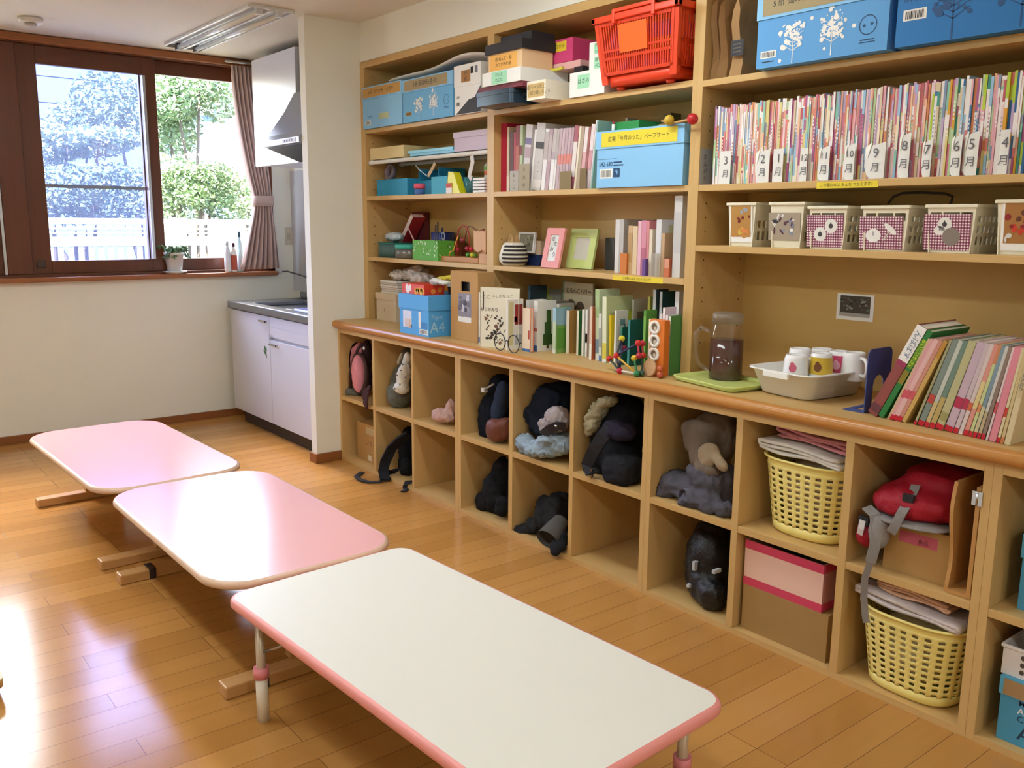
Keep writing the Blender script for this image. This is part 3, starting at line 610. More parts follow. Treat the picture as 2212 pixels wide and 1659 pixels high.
def d3(g,x0,x1,y,z0,z1):
    w=x1-x0; h=z1-z0; g.face([Vector((x0+.01,y-.0007,z0+.002)),Vector((x1,y-.0007,z0+.002)),Vector((x1,y-.0007,z0+h*.95)),Vector((x1-w*.22,y-.0007,z0+h*.55)),Vector((x1-w*.45,y-.0007,z0+h*.5))],mat('carton_black','#2c2a2c',.6))
    barcode(g,x0+w*.14,z0+h*.38,y,w*.14,h*.2,8); g.text('A4',(x0+w*.14,y,z0+h*.62),FX,FZ,.02,M_INK)
def d3l(g,x0,x1,y,z0,z1):
    w=x1-x0; note(g,x0+w*.45,z0+(z1-z0)*.45,y,w*.34,(z1-z0)*.55,mat('brown_note','#a9773f',.7),['白','紙'],.022); g.rect(w*.68,(z1-z0)*.68,w*.1,.03,(x0,y,z0),FX,FZ,M_INK); g.rect(w*.84,(z1-z0)*.68,w*.1,.03,(x0,y,z0),FX,FZ,mat('grey_ink','#7a7a80',.7))
lidbox('paper_box','white and black lidded paper box beside the stacked small boxes','box',xc+.004,xd-.002,y+.005,.45,z,Z1(1036,131,y),.095,M_PAPER,None,None,d3,d3l,.002)
zt=Z1(975,151,y)
g=G(); n=12; V=[]
for j in range(5):
    V.append([])
    for i in range(n+1):
        u=i/n; px=xa+.20+u*(xd-xa-.20); py=.185+.24*j/4+.02*math.sin(u*5); V[-1].append(g.bm.verts.new((px,py,zt+.012+.045*u*(1-.55*max(0,u-.78)/.22)+.006*math.sin(u*9+j))))
g.mi(mat('white_bag','#dcd5cc',.7,.3,bump=.2,bump_scale=60))
for A,B in zip(V,V[1:]):
    for i in range(n): f=g.bm.faces.new((A[i],A[i+1],B[i+1],B[i])); f.smooth=True
o=g.obj('folded_bag'); md=o.modifiers.new('so','SOLIDIFY'); md.thickness=.022; md.offset=1; md=o.modifiers.new('s','SUBSURF'); md.levels=1; tag(o,'folded off-white paper bag lying on the blue and white paper boxes','bag')
# ================================================================ top row, middle bookcase: small boxes
M_GREENN=mat('green_note','#a6e0b8',.7); M_ORN=mat('orange_note','#f0b35a',.7); M_YEL=mat('yellow_note','#efc92f',.7); M_BLK=mat('black_card','#26262b',.5,.4); M_CREAM2=P('#efe6d2',.7,.2)
y=.06
xa,xb=max(X0(1026,233,y),2.732),X0(1104,222,y); M_TIN=mat('navy_tin','#2f4252',.3,.5,.3)
t=thing('tin_box','dark navy tin at the left end of the middle top shelf, under a maroon case','tin',((xa+xb)/2,.2,z))
xb=min(xb,X0(1125,168,y)-.002); g=G(); zt=Z1(1060,196,y); g.rrect(xa,xb,y,y+.24,z+.0004,zt-.018,.02,M_TIN,6); g.obj('body',t,smooth=40); g=G(); g.rrect(xa-.003,xb+.003,y-.003,y+.243,zt-.0195,zt,.022,M_TIN,6); g.obj('lid',t,smooth=40)
zm=zt+.020; x1w=X0(1125,168,y); plainbox('flat_case','thin maroon case between the navy tin and the white box','case',xa+.012,x1w+.001,y+.01,y+.25,zt,zm,P('#7a3440'))
def dn(m,lines,fx=.5,fz=.5,w=.6,h=.6,s=.016):
    def f(g,x0,x1,y,z0,z1): note(g,x0+(x1-x0)*fx,z0+(z1-z0)*fz,y,(x1-x0)*w,(z1-z0)*h,m,lines,s)
    return f
zw=Z1(1041,160,y); x0w,x1w=max(X0(1042,178,y),2.732),X0(1125,168,y)
plainbox('small_box','white cardboard box with a green note on the maroon case','box',x0w,x1w,y,y+.26,zm,zw,M_PAPER,'small boxes on the middle top shelf',dn(M_GREENN,['けいと','わごむ'],.45,.5,.4,.9,.017))
y2=.075; zb_=Z1(1054,121,y2); x0b,x1b=X0(1056,150,y2),X0(1128,140,y2)
plainbox('small_box','beige cardboard box with an orange note under the black lidded box','box',x0b,x1b,y2,y2+.165,zw,zb_,mat('beige_card','#ecc79a',.8,.2),'small boxes on the middle top shelf',dn(M_ORN,['紙 ねんど・粘','おりがみ折紙'],.45,.5,.8,.85,.018))
zk=Z1(1051,101,y2); plainbox('flat_box','wide flat black box lid on top of the beige box','box',max(x0b-.012,2.732),x1b+.012,y2-.012,y2+.17,zb_,zk,M_BLK,'black boxes on the middle top shelf')
zk2=Z1(1085,81,y2+.04); plainbox('flat_box','smaller black box topmost on the stack of small boxes','box',x0b+.03,x1b+.01,y2+.04,y2+.165,zk,zk2,M_BLK,'black boxes on the middle top shelf')
xl,xr=max(X0(1105.5,222,.09),x1w+.004),X0(1178,212,.09); zl=Z1(1178,170.5,.09)
plainbox('small_box','low cream box with a beige note at the front of the top shelf','box',xl,xr,.09,.33,z,zl,mat('ivory_card','#f3ead4',.7,.2),'small boxes on the middle top shelf',dn(mat('beige_note','#d3b375',.7),['紙 シールなど','小さい切り紙いろいろ'],.5,.5,.86,.72,.018))
xl2,xr2=X0(1156,185,.26)-.05,X0(1226,172,.22); plainbox('flat_box','black box behind the low cream box, under the pink boxes','box',xr+.004,xr2+.07,.24,.45,z,Z1(1226,150,.24)+.004,M_BLK,'black boxes on the middle top shelf')
zb=Z1(1226,150,.24)+.004; zp0=Z1(1236,131,.25); xp0,xp1=X0(1183,140,.25),X0(1236,131,.25)
plainbox('flat_box','thin pale pink box under the bright pink box','box',xp0+.01,xp1+.05,.25,.42,zb,zp0-.001,P('#e9b3ab'))
plainbox('small_box','bright pink box with a yellow note in the middle of the top shelf','box',xp0-.005,xp1+.002,.25,.43,zp0,Z1(1234,80,.25),mat('pink_card','#d6487a',.6,.3),'small boxes on the middle top shelf',dn(M_YEL,['おりがみ'],.46,.7,.6,.42,.020))
g=G(); q=[at(u,v,1,.235) for u,v in ((1185,117),(1177,122),(1175,131),(1182,143),(1193,151),(1205,150),(1216,146))]
g.tube(q,.0065,mat('yellow_plastic','#e3d84a',.4),8); tag(g.obj('plastic_strap'),'yellow plastic strap hanging in front of the bright pink box','strap')
xq0,xq1=X0(1228,212,.16),X0(1322,198,.16); zq=Z1(1228,159,.16)
plainbox('small_box','large white box with a green note beside the red basket','box',xq0,xq0+.20,.165,.45,z,zq,M_PAPER,'small boxes on the middle top shelf',dn(M_GREENN,['はさみ'],.41,.6,.34,.55,.022))
zq2=Z1(1262,123,.18); zq3=Z1(1262,94,.18)
plainbox('small_box','middle white box of the stack beside the red basket','box',xq0+.085,xq0+.19,.19,.43,zq,zq2,M_PAPER,'small boxes on the middle top shelf',dn(M_GREENN,['はり','ペン'],.48,.5,.4,.8,.018))
plainbox('small_box','topmost white box of the stack beside the red basket','box',xq0+.085,xq0+.185,.19,.42,zq2,zq3,M_PAPER,'small boxes on the middle top shelf',dn(M_GREENN,['クリ','ップ'],.48,.5,.4,.8,.018))
# red shopping basket, tilted on its feet
def red_basket():
    y=.135; x0=X0(1306,188,y)+.004; x1=min(X0(1458,174,y),3.828); zt=Z1(1296,42,y-.03)-.0; z0=ZA
    t=thing('shopping_basket','red plastic shopping basket full of bright packets on the top shelf','basket',((x0+x1)/2,.28,z0)); m=mat('red_plastic','#e2411c',.35,.5); mo=mat('orange_plate','#f0620f',.4)
    y1=.42; tp=.03; zt=min(zt,ZTb-.02); H=zt-z0
    # tapered shell built as bars
    def edge(s,zz): k=(zz-z0)/H; return tp*k
    g=G(); g.rrect(x0,x1,y,y1,z0+.012,z0+.055,.03,m,5,taper=.006); g.obj('base',t)
    for fx in (x0+.05,x1-.05):
        g=G(); g.lathe([(.015,z0+.0003),(.018,z0+.0118)],(fx,y+.035,0),m,12); g.obj('foot',t)
    g=G()
    def bar_front(u,za,zb,w,yy,sgn):
        xa=x0+u*(x1-x0); ka,kb=edge(0,za),edge(0,zb); g.prism([(xa-w/2-(.5-u)*2*ka,za),(xa+w/2-(.5-u)*2*ka,za),(xa+w/2-(.5-u)*2*kb,zb),(xa-w/2-(.5-u)*2*kb,zb)],'y',yy-.003,yy+.003,m,Matrix(((1,0,0,0),(0,1,-sgn*tp/H,sgn*tp/H*z0),(0,0,1,0),(0,0,0,1))))
    n=30
    for yy,s in ((y,1),(y1,-1)):
        g=G()
        for i in range(n+1): bar_front(.03+.94*i/n,z0+.05,zt-.01,.0044,yy,s)
        for za,zb in ((z0+.05,z0+.062),(z0+.105,z0+.115),(z0+H*.52,z0+H*.55),(zt-.03,zt)): bar_front(.5,za,zb,x1-x0-.005,yy,s)
        for c in (.02,.98): bar_front(c,z0+.02,zt,.03,yy,s)
        g.obj('long_side',t)
    M=lambda s:Matrix(((1,0,-s*tp/H,s*tp/H*z0),(0,1,0,0),(0,0,1,0),(0,0,0,1)))
    for xx,s in ((x0,1),(x1,-1)):
        g=G()
        for i in range(21):
            u=.06+.88*i/20; yy=y+u*(y1-y); g.prism([(yy-.0026,z0+.05),(yy+.0026,z0+.05),(yy+.0026+(u-.5)*2*tp,zt),(yy-.0026+(u-.5)*2*tp,zt)],'x',xx-.003,xx+.003,m,M(s))
        for za,zb in ((z0+.05,z0+.075),(z0+H*.5,z0+H*.56),(zt-.03,zt)): g.prism([(y,za),(y1,za),(y1,zb),(y,zb)],'x',xx-.003,xx+.003,m,M(s))
        for ya,yb in ((y-.03,y+.02),(y1-.02,y1+.03)): g.prism([((y if ya<y else y1-.02),z0+.03),((y+.02 if ya<y else y1),z0+.03),(yb,zt),(ya,zt)],'x',xx-.003,xx+.003,m,M(s))
        g.obj('short_side',t)
    g=G(); a,b,c,d=x0-tp-.012,x1+tp+.012,y-tp-.012,y1+tp+.0; 
    for q in ((a,b,c,c+.022),(a,b,d-.022,d),(a,a+.022,c,d),(b-.022,b,c,d)): g.box(*q,zt-.018,zt+.006,m,.004)
    g.obj('rim',t)
    g=G(); yh=c+.004; xm=(a+b)/2; g.box(a+.11,b-.11,yh-.006,yh+.016,zt+.008,zt+.022,m,.003); g.box(a+.11,a+.125,yh-.008,yh+.016,zt-.03,zt+.02,m,.003); g.box(b-.125,b-.11,yh-.008,yh+.016,zt-.03,zt+.02,m,.003); g.obj('handle',t)
    g=G(); k=edge(0,z0+H*.66)
    g.prism([(x0+.095,z0+H*.48),(x1-.115,z0+H*.48),(x1-.115,z0+H*.86),(x0+.09,z0+H*.86)],'y',y-.008,y-.004,mo,Matrix(((1,0,0,0),(0,1,-tp/H,tp/H*z0),(0,0,1,0),(0,0,0,1)))); g.obj('name_plate',t)
    r=random.Random(3); cols=['#8e63a8','#b9507a','#c8a33a','#d86a8c','#6e5aa0','#e2d3c8','#c94f4f','#9d6fb5','#e39a3a']
    i=0; 
    for row in range(4):
        xx=x0+.012
        while xx<x1-.075:
            w=r.uniform(.05,.075); zz=z0+.057+row*.052; c_=r.choice(cols)
            if zz+.05<zt-.01:
                names=['violet','magenta','ochre','rose','purple','cream','red','lilac','orange']; ci=cols.index(c_)
                plainbox('packet','%s packet in the red basket, %s layer, %s from its left end'%(names[ci],['bottom','second','third','top'][row],['first','second','third','fourth','fifth','sixth'][min(5,int((xx-x0)/.07))]),'packet',xx,xx+w-.003,y+.008,y+.12,zz-.0004,zz+.05,P(c_,.5),'packets inside the red basket')
            xx+=w
    return t
red_basket()
plainbox('packet','pale yellow packet poking over the rim of the red basket','packet',X0(1345,30,.17),X0(1366,26,.17),.16,.26,Z1(1352,36,.17),Z1(1352,16,.17),P('#efe08a'))
# ================================================================ left bookcase, second shelf (ZB): hanging rack and craft things
z=ZB; y=.20
zr=Z1(800,352,y); xr0,xr1=1.5602,2.680
t=thing('tension_rack','white tension rod rack across the second shelf of the left bookcase','rack',(2.1,.3,zr)); rm=mat('white_rod','#ece8e0',.4)
for yy in (y,y+.19):
    g=G(); zz=zr+ (0 if yy==y else .0); g.tube([(xr0,yy,zz),(xr0+.03,yy,zz),(xr0+.031,yy,zz),(xr1,yy,zz)],[.014,.014,.010,.010],rm,12); g.obj('rod',t)
g=G(); 
for k in range(8): g.tube([(xr0+.06+k*.148,y,zr+.0105),(xr0+.06+k*.148,y+.19,zr+.0105)],.0016,rm,6)
g.obj('cross_wire',t); zr+=.0143
plainbox('flat_box','flat cream box on the tension rod rack','box',X0(801,343,y),X0(873.5,336,y),y-.005,y+.2,zr,Z1(802,321,y),mat('cream_card','#e4d09a',.7,.2),bev=.002)
zf=zr
for k,(c_,nm) in enumerate((('#6fb6cf','lower'),('#83c6de','upper'))):
    plainbox('folder','%s light blue plastic folder on the tension rod rack'%nm,'folder',X0(884-k*4,337,y)+.0,X0(979,326,y)-.012*k,y+.005,y+.2,zf,zf+.014,P(c_,.4)); zf+=.0145
lidbox('storage_box','lilac lidded box on the right end of the tension rod rack','box',X0(982,327,y)+.002,min(X0(1058,322,y),2.678),y-.01,y+.2,zr,min(Z1(978,288,y),ZA-TS-.004),.026,mat('lilac_card','#cdbfcd',.7,.2))
# tape ring
c=at(841,372,1,.30); g=G(); M=Matrix.Rotation(R(80),4,'X'); g.lathe([(.030,-.014),(.045,-.014),(.045,.014),(.030,.014),(.030,-.014)],(0,0,0),mat('tape_roll','#9c8b95',.4),28,M,cap=False)
for v in g.bm.verts: v.co+=Vector((max(c.x,1.61),.30,c.z))
zlo=min(v.co.z for v in g.bm.verts)
M_TEAL=mat('teal_box','#2f92b8',.6,.3,noise_amt=.15,noise_scale=30)
zA=Z1(815,388,y); 
tag(g.obj('tape_roll'),'grey-violet tape roll standing on the teal box at the left','tape roll')
xb0,xb1=X0(814.5,420,y),X0(880,416,y)-.0; hb=zlo-.0005
plainbox('craft_box','teal cardboard box at the left end under the rack','box',xb0,xb1,y,y+.2,z,hb,M_TEAL,'teal craft boxes under the rack')
yb=.27; xq0,xq1=max(X0(900,415,yb),xb1+.002),X0(948,413,yb)
g=G(); zt=Z1(900,365,yb); g.box(xq0,xq1,yb+.16,yb+.164,z+.0004,zt,M_TEAL); g.box(xq0,xq0+.004,yb,yb+.16,z+.0004,zt,M_TEAL); g.box(xq1-.004,xq1,yb,yb+.16,z+.0004,zt,M_TEAL); g.box(xq0+.004,xq1-.004,yb,yb+.004,z+.0004,z+(zt-z)*.55,M_TEAL); g.box(xq0+.004,xq1-.004,yb+.004,yb+.16,z+.0004,z+.004,M_TEAL); tag(g.obj('craft_box'),'open tall teal box with a cut-down front under the rack','box','teal craft boxes under the rack')
plainbox('craft_box','light teal box behind the yellow dispenser','box',X0(932,415,.215),X0(966,413,.215),.215,.34,z,Z1(932,382.5,.215),mat('teal_light','#4fb0cc',.6,.3),'teal craft boxes under the rack')
xj=X0(906.5,416,.195); t=thing('glue_jar','small glue jar with a pink lid and blue body','jar',(xj,.195,z)); g=G(); g.lathe([(.022,z+.0004),(.026,z+.004),(.026,z+.026),(.02,z+.03)],(xj,.195,0),P('#4a6fb0')); g.obj('body',t); g=G(); g.lathe([(.029,z+.0305),(.030,z+.052),(.026,z+.056)],(xj,.195,0),P('#e8627c')); g.obj('lid',t)
xa,xb=X0(965,415,.19),X0(994,413,.19); zt=Z1(970,373,.19)
g=G(); ym=mat('yellow_case','#e6dc1e',.4); g.prism([(xa,z+.0004),(xb,z+.0004),(xb-.012,z+.02),(xa+.058,zt),(xa+.014,zt+.006),(xa+.004,z+.03)],'y',.19,.23,ym); g.box(xa+.0,xa+.048,.186,.1898,z+.0004,z+.028,P('#f2ece6')); g.box(xa+.0,xa+.048,.1855,.1858,z+.028,z+.05,P('#c84a3c')); tag(g.obj('tape_dispenser'),'bright yellow plastic dispenser standing under the rack','dispenser')
xa,xb=X0(999,415,.2),X0(1018,413,.2); zt=Z1(1009,383,.2); g=G(); xm=(xa+xb)/2; g.lathe([(.030,z+.0004),(.043,zt),(.039,zt),(.027,z+.004)],(xm,.235,0),clear('teal_cup','#8fd0d4',.1,.1,.45,'#6cc3cc'),24); tag(g.obj('cup'),'teal plastic cup between the yellow dispenser and the white cases','cup')
x0_,x1_=X0(1021,414,.185),X0(1046,414,.185); zt=Z1(1022,383,.185); n=5; hh=(zt-z)/n
for k in range(n):
    g=G(); g.box(x0_,x1_,.185,.26,z+.0004+k*hh,z+(k+1)*hh-.003,P('#efece6')); tag(g.obj('cassette_case',bev=.001),'white cassette case, %s of the stack of five under the rack'%['bottom one','second from the bottom','middle one','second from the top','top one'][k],'case','cassette cases under the rack')
for k,(c_,nm) in enumerate((('#9a2f34','dark red'),('#b8453f','brick red'))):
    a=X0(1048+k*3,414,.2); plainbox('booklet','%s thin booklet standing against the divider under the rack'%nm,'booklet',a,a+.010,.2,.3,z,Z1(1050,384,.2),P(c_))
xg=X0(1036,372,.27); t=thing('paint_tube','squeeze bottle with green and orange label under the rack','bottle',(xg,.27,z)); zt=Z1(1040,344,.27); g=G(); g.lathe([(.03,z+.0004),(.032,z+.08),(.032,zt-.03),(.018,zt-.012)],(xg+.05,.30,0),P('#e9e6c8')); g.obj('body',t); g=G(); g.lathe([(.0325,zt-.075),(.0325,zt-.055)],(xg+.05,.30,0),P('#d9662e'),cap=False); g.lathe([(.0325,zt-.053),(.0325,zt-.035)],(xg+.05,.30,0),P('#8cc34a'),cap=False); g.obj('label_sleeve',t)
g=G(); q=[at(u,v,1,.186) for u,v in ((1019,336),(1021,350),(1017,366),(1014,380),(1019,386))]; g.strap(q,.028,.002,(1,0,.1),P('#cfc9be')); tag(g.obj('ribbon'),'pale ribbon hanging from the white tension rod','ribbon')
g=G(); q=[at(u,v,1,.186) for u,v in ((940,352),(934,364),(925,380))]; g.strap(q,.02,.003,(1,0,-.4),mat('tan_clip','#b79a6a',.6)); tag(g.obj('clip'),'tan clip hanging from the tension rod with a clear bag','clip')
g=G(); q=[at(u,v,1,.188) for u,v in ((898,357),(905,366),(915,374),(924,381),(933,366),(938,355))]; g.tube(q,.004,clear('clear_bag',(.9,.92,.93),.15,.15,.15),6); tag(g.obj('clear_bag'),'twisted clear plastic bag hanging under the tension rod','bag')
# ================================================================ books
M_PAGES=mat('book_pages','#efe8d8',.8,.2)
ORD=['first','second','third','fourth','fifth','sixth','seventh','eighth','ninth','tenth','eleventh','twelfth','thirteenth','fourteenth','fifteenth','sixteenth','seventeenth','eighteenth','nineteenth','twentieth']
def lean_mx(px,py,pz,deg): return Matrix.Translation((px,py,pz))@Matrix.Rotation(R(deg),4,'Y')@Matrix.Translation((-px,-py,-pz))
def book(label,x0,x1,y0,y1,z,h,cover,lean=0,bands=(),group=None,name='book',texts=(),parts=True,front=None,px=None,deco=None,cat='book',pages_first=False):
    # upright book, spine towards the room; lean>0 tips the top to the right
    x1=max(x1,x0+.0035); z+=.0004; mx=None
    if lean:
        pvt=x1 if lean>0 else x0; mx=lean_mx(px if px is not None else pvt,y0,z,lean)
        # the low corner stays on the shelf
    t=(x1-x0); cm=cover if not isinstance(cover,str) else P(cover,.45); b=min(.0022,t*.22)
    def tr(g):
        if mx is not None:
            for v in g.bm.verts: v.co=mx@v.co
    g=G(); g.box(x0,x0+b,y0,y1,z,z+h,cm); g.box(x1-b,x1,y0,y1,z,z+h,cm); g.box(x0+b*.9,x1-b*.9,y0,y0+.003,z,z+h,cm)
    for a0,a1,c in bands: g.face([(x0,y0-.0004,z+h*a0),(x1,y0-.0004,z+h*a0),(x1,y0-.0004,z+h*a1),(x0,y0-.0004,z+h*a1)],c if not isinstance(c,str) else P(c,.45))
    for s,zz,sz,c in texts:
        sz=min(sz,t*.85)
        g.text(s,((x0+x1)/2,y0-.0006,z+h*zz),(0,0,-1),(1,0,0),sz,P(c,.6),.0004)
    if front:   # right-hand cover art seen past its neighbour
        for (ya,yb,za,zb,c) in front: g.face([(x1+.0005,y0+(y1-y0)*ya,z+h*za),(x1+.0005,y0+(y1-y0)*yb,z+h*za),(x1+.0005,y0+(y1-y0)*yb,z+h*zb),(x1+.0005,y0+(y1-y0)*ya,z+h*zb)],P(c,.5))
    if deco: deco(g,x0,x1,y0,z,h)
    if not parts or t<.0045:
        g.box(x0+b,x1-b,y0+.003,y1-.002,z+.002,z+h-.003,M_PAGES); tr(g); return tag(g.obj(name,keep=False),label,cat,group)
    T=thing(name,label,cat,((x0+x1)/2,(y0+y1)/2,z),group); tr(g); g.obj('cover',T)
    q=G(); q.box(x0+b,x1-b,y0+.0032,y1-.003,z+.002,z+h-.003,M_PAGES); tr(q); q.obj('pages',T); return T
ROW=[]
def fit(x0,x1,y0,y1,z):
    # keep a book clear of those already standing on the same shelf
    w=x1-x0
    for _ in range(8):
        hit=None
        for a,b,c,d,zz in ROW:
            if abs(zz-z)<.02 and x0<b-1e-5 and x1>a+1e-5 and y0<d-1e-5 and y1>c+1e-5: hit=(a,b,c,d); break
        if not hit: break
        a,b,c,d=hit
        if b-x0<=.45*w+.002: x0=b+.0003; x1=max(x1,x0+.005)
        elif x1-a<=.45*w+.002: x1=a-.0003; x0=min(x0,x1-.005)
        elif c>y0+.05: y1=c-.0005
        else: y0=d+.0005; y1=max(y1,y0+.03)
    ROW.append((x0,x1,y0,y1,z)); return x0,x1,y0,y1
def face_book(label,x0,x1,y,z,h,th,cover,lean_back=0,deco=None,group=None,name='picture_book'):
    # book standing with its front cover towards the room
    T=thing(name,label,'book',((x0+x1)/2,y,z),group); z+=.0004; mx=Matrix.Translation((0,y,z))@Matrix.Rotation(R(-lean_back),4,'X')@Matrix.Translation((0,-y,-z))
    cm=cover if not isinstance(cover,str) else P(cover,.5)
    g=G(); g.box(x0,x1,y,y+.002,z,z+h,cm); g.box(x0,x1,y+th-.002,y+th,z,z+h,cm); g.box(x0,x0+.002,y,y+th,z,z+h,cm)
    if deco: deco(g,x0,x1,y,z,h)
    for v in g.bm.verts: v.co=mx@v.co
    g.obj('cover',T,keep=False)
    q=G(); q.box(x0+.002,x1-.003,y+.0021,y+th-.0021,z+.003,z+h-.003,M_PAGES)
    for v in q.bm.verts: v.co=mx@v.co
    q.obj('pages',T); return T
def card(label,u0,u1,vb,vt,y,txt,col,z,name='divider_card',size=.018,group=None):
    x0,x1=X0(u0,vb,y),X0(u1,vb,y); zt=Z1((u0+u1)/2,vt,y); g=G(); g.box(x0,x1,y,y+.0015,z+.0004,zt,P(col,.8,.2)); 
    n=len(txt)
    for k,s in enumerate(txt): g.text(s,((x0+x1)/2,y-.0001,zt-(k+.8)*(zt-z)/(n+.6)),FX,FZ,size,M_INK,.0006)
    return tag(g.obj(name,keep=True),label,'card',group)
# ---- middle bookcase, second shelf
z=ZB; y=.215; GB='books beside the blue box on the second shelf'
S=8.296
def mb(label,b0,b1,top,col,lean=0,bands=(),yy=y,texts=(),dep=.2):
    u0,u1=1060+b0/S,1060+b1/S; vb=230+1490/S; x0,x1=X0(u0,vb,yy),X0(u1,vb,yy); h=Z1(u0,230+top/S,yy)-z
    h=min(h/math.cos(R(6.6)) if lean else h,ZA-TS-z-.012)
    x0=max(x0,2.7312)
    if lean: lean=6.6; x0=x1-(x1-x0)*.95; return book(label,x0,x1-.0006,.215,.215+dep,z,h,col,lean,bands,GB,texts=texts)
    return book(label,x0,x1-.0006,yy,yy+dep,z,h,col,lean,bands,GB,texts=texts)
mb('thick crimson binder standing at the left end of the second shelf',165,285,310,'#b3243c')
mb('cream spine just right of the crimson binder',286,326,372,'#e3cdb2',bands=((.0,.25,'#f0e4d0'),))
mb('dark maroon book with a tan foot right of the crimson binder',330,405,462,'#5b3638',bands=((.1,.3,'#8a6a3c'),))
mb('thin pink-red book behind the first grey divider card',408,440,462,'#b8485a')
mb('brick red book with a dark top behind the grey divider card',442,508,352,'#8b2f34',bands=((.0,.7,'#b0604a'),))
mb('pale green book behind the labelled grey divider card',511,566,345,'#b9c49a',bands=((.55,.7,'#7c2f35'),))
mb('white book with violet art, first of the leaning books on the second shelf',575,690,355,'#d5cdca',6.5,((.5,.66,'#b59aa0'),(.7,.8,'#7c6f96')),yy=.225)
mb('thin white book leaning left of the widest grey book',692,728,430,'#efe9e4',7,(),yy=.212)
mb('widest light grey book with black print, leaning in the middle of the shelf',732,885,330,'#c9c3bd',8.3,((.62,.72,'#3b3735'),(.04,.16,'#dcd5ce')),texts=(('・・・',.35,.02,'#555555'),))
L_=[('white book with a grey band, right of the widest grey book',890,962,420,'#ece7e4',((.5,.95,'#bdb1ac'),)),('rose-grey thin book right of the widest grey book',965,1028,422,'#b79aa0',((.48,.9,'#bfb0ac'),)),
('white thick book before the taupe divider card',1032,1100,418,'#efebe8',((.5,.62,'#b5a2aa'),(.62,1,'#c3b8b2'))),('thin white book touching the taupe divider card',1102,1140,420,'#e9e4dd',((.5,1,'#b9aca6'),)),
('thin grey-pink magazine behind the taupe card, first of five',1146,1196,412,'#c0a8ac',((.42,.58,'#d98476'),)),('thin grey-pink magazine behind the taupe card, second of five',1198,1246,410,'#cbb2b6',((.42,.58,'#d98476'),)),('thin grey-pink magazine behind the taupe card, third of five',1248,1300,404,'#bda3a8',((.42,.58,'#d98476'),)),('thin grey-pink magazine behind the taupe card, fourth of five',1302,1352,400,'#c9adb4',((.42,.58,'#d98476'),)),('thin grey-pink magazine behind the taupe card, fifth of five',1354,1398,395,'#b99aa0',((.42,.58,'#d98476'),)),
('rose book with white lettering near the blue box',1402,1478,365,'#a9606c',((.2,.75,'#e5dcd4'),)),('cream narrow book between the rose and tan books',1482,1520,372,'#efe3c6',()),('tan book leaning near the blue box',1522,1580,380,'#b39c86',()),('white book with pink lettering near the blue box',1584,1650,385,'#e9dcd8',((.3,.6,'#d8a5a5'),)),('thin red-brown book near the blue box',1654,1690,380,'#a4605a',()),('white-edged book leaning against the blue box end',1694,1760,340,'#ead9d6',((.3,.6,'#d59aa0'),))]
for l,a,b,tp,c,bd in L_: mb(l,a,b,tp,c,6.3 if a<1400 else 5.0,bd)
mb('thin white magazine touching the left end of the big blue box',1764,1784,260,'#e6dde2',4.2); mb('thin mint magazine touching the left end of the big blue box',1786,1806,262,'#9fcabd',4.2)
card('grey divider card with black writing, first on the second shelf',1101,1119.5,410,369,.204,'お・こ','#bdb6ac',z,size=.02); card('wider grey divider card with vertical writing on the second shelf',1120.5,1143,410,354,.2,'うたの','#b0a58e',z,size=.02)
card('plain taupe divider card in the middle of the second shelf',1208,1233,407,370,.203,'','#8f7d5e',z); card('narrow brown divider card left of the big blue box',1252,1266,406,364,.203,'','#857355',z)
# big blue box with yellow label
y=.16; xa,xb=X0(1285,405,y),X0(1474,397,y)
def db(g,x0,x1,y,z0,z1):
    w=x1-x0; bi=mat('navy_ink','#24486e',.7); g.text('542-680',(x0+w*.115,y,z0+.088),FX,FZ,.023,bi,.0006,.012); g.rect(w*.13,.108,w*.24,.0012,(x0,y,z0),FX,FZ,bi); g.rect(w*.26,.094,w*.1,.006,(x0,y,z0),FX,FZ,bi); g.rect(w*.27,.083,w*.12,.005,(x0,y,z0),FX,FZ,bi); barcode(g,x0+w*.12,z0+.053,y,w*.16,.036,4); g.rect(w*.25,.055,w*.08,.034,(x0,y,z0),FX,FZ,bi); g.text('↑',(x0+w*.25,y-.0006,z0+.055),FX,FZ,.03,M_BLUEB2,.0008)
def dbl(g,x0,x1,y,z0,z1): note(g,(x0+x1)/2,(z0+z1)/2,y,(x1-x0)*.86,(z1-z0)*.8,mat('yellow_label','#e3cf2e',.6),['広場「今月のうた」ペープサート'],.021)
ztb=Z1(1285,286,y); zlid=Z1(1285,323.7,y)
t=lidbox('paper_box','large light blue box with a yellow label on the middle bookcase','box',xa,min(xb,3.872),y,.45,z,ztb,ztb-zlid,M_BLUEB2,None,None,db,dbl)
zt=ztb
plainbox('plastic_case','green translucent case lying on the large light blue box','case',X0(1332,290,.25),X0(1392,280,.25),.22,.36,zt,zt+.038,mat('green_case','#2f8f4a',.25,.5))
for k,(u,c_,nm) in enumerate(((1320,'#c9cdbf','pale'),(1326,'#8c9a72','olive'),(1402,'#4a5a3a','dark green'),(1412,'#6a5a38','brown'))):
    x=X0(u,285,.30); hh=(.075,.065,.07,.075)[k]; book('%s booklet standing on the large light blue box'%nm,x,x+.012,.38+.0*k,.44,zt,hh,c_,0,(),None,'booklet',parts=False)
g=G(); p=[at(1325,291,1,.21),at(1326,275,1,.21)]; g.tube([(p[0].x,.21,zt+.001),(p[0].x,.21,zt+.03)],.007,M_PAPER,10); g.tube([(p[0].x,.21,zt+.03),(p[0].x,.21,zt+.042)],.005,P('#a33c3a'),10); tag(g.obj('marker_pen'),'white marker with a red cap on the large light blue box','marker')
a=at(1496,257,1,.135); b=at(1445,268,1,.135)
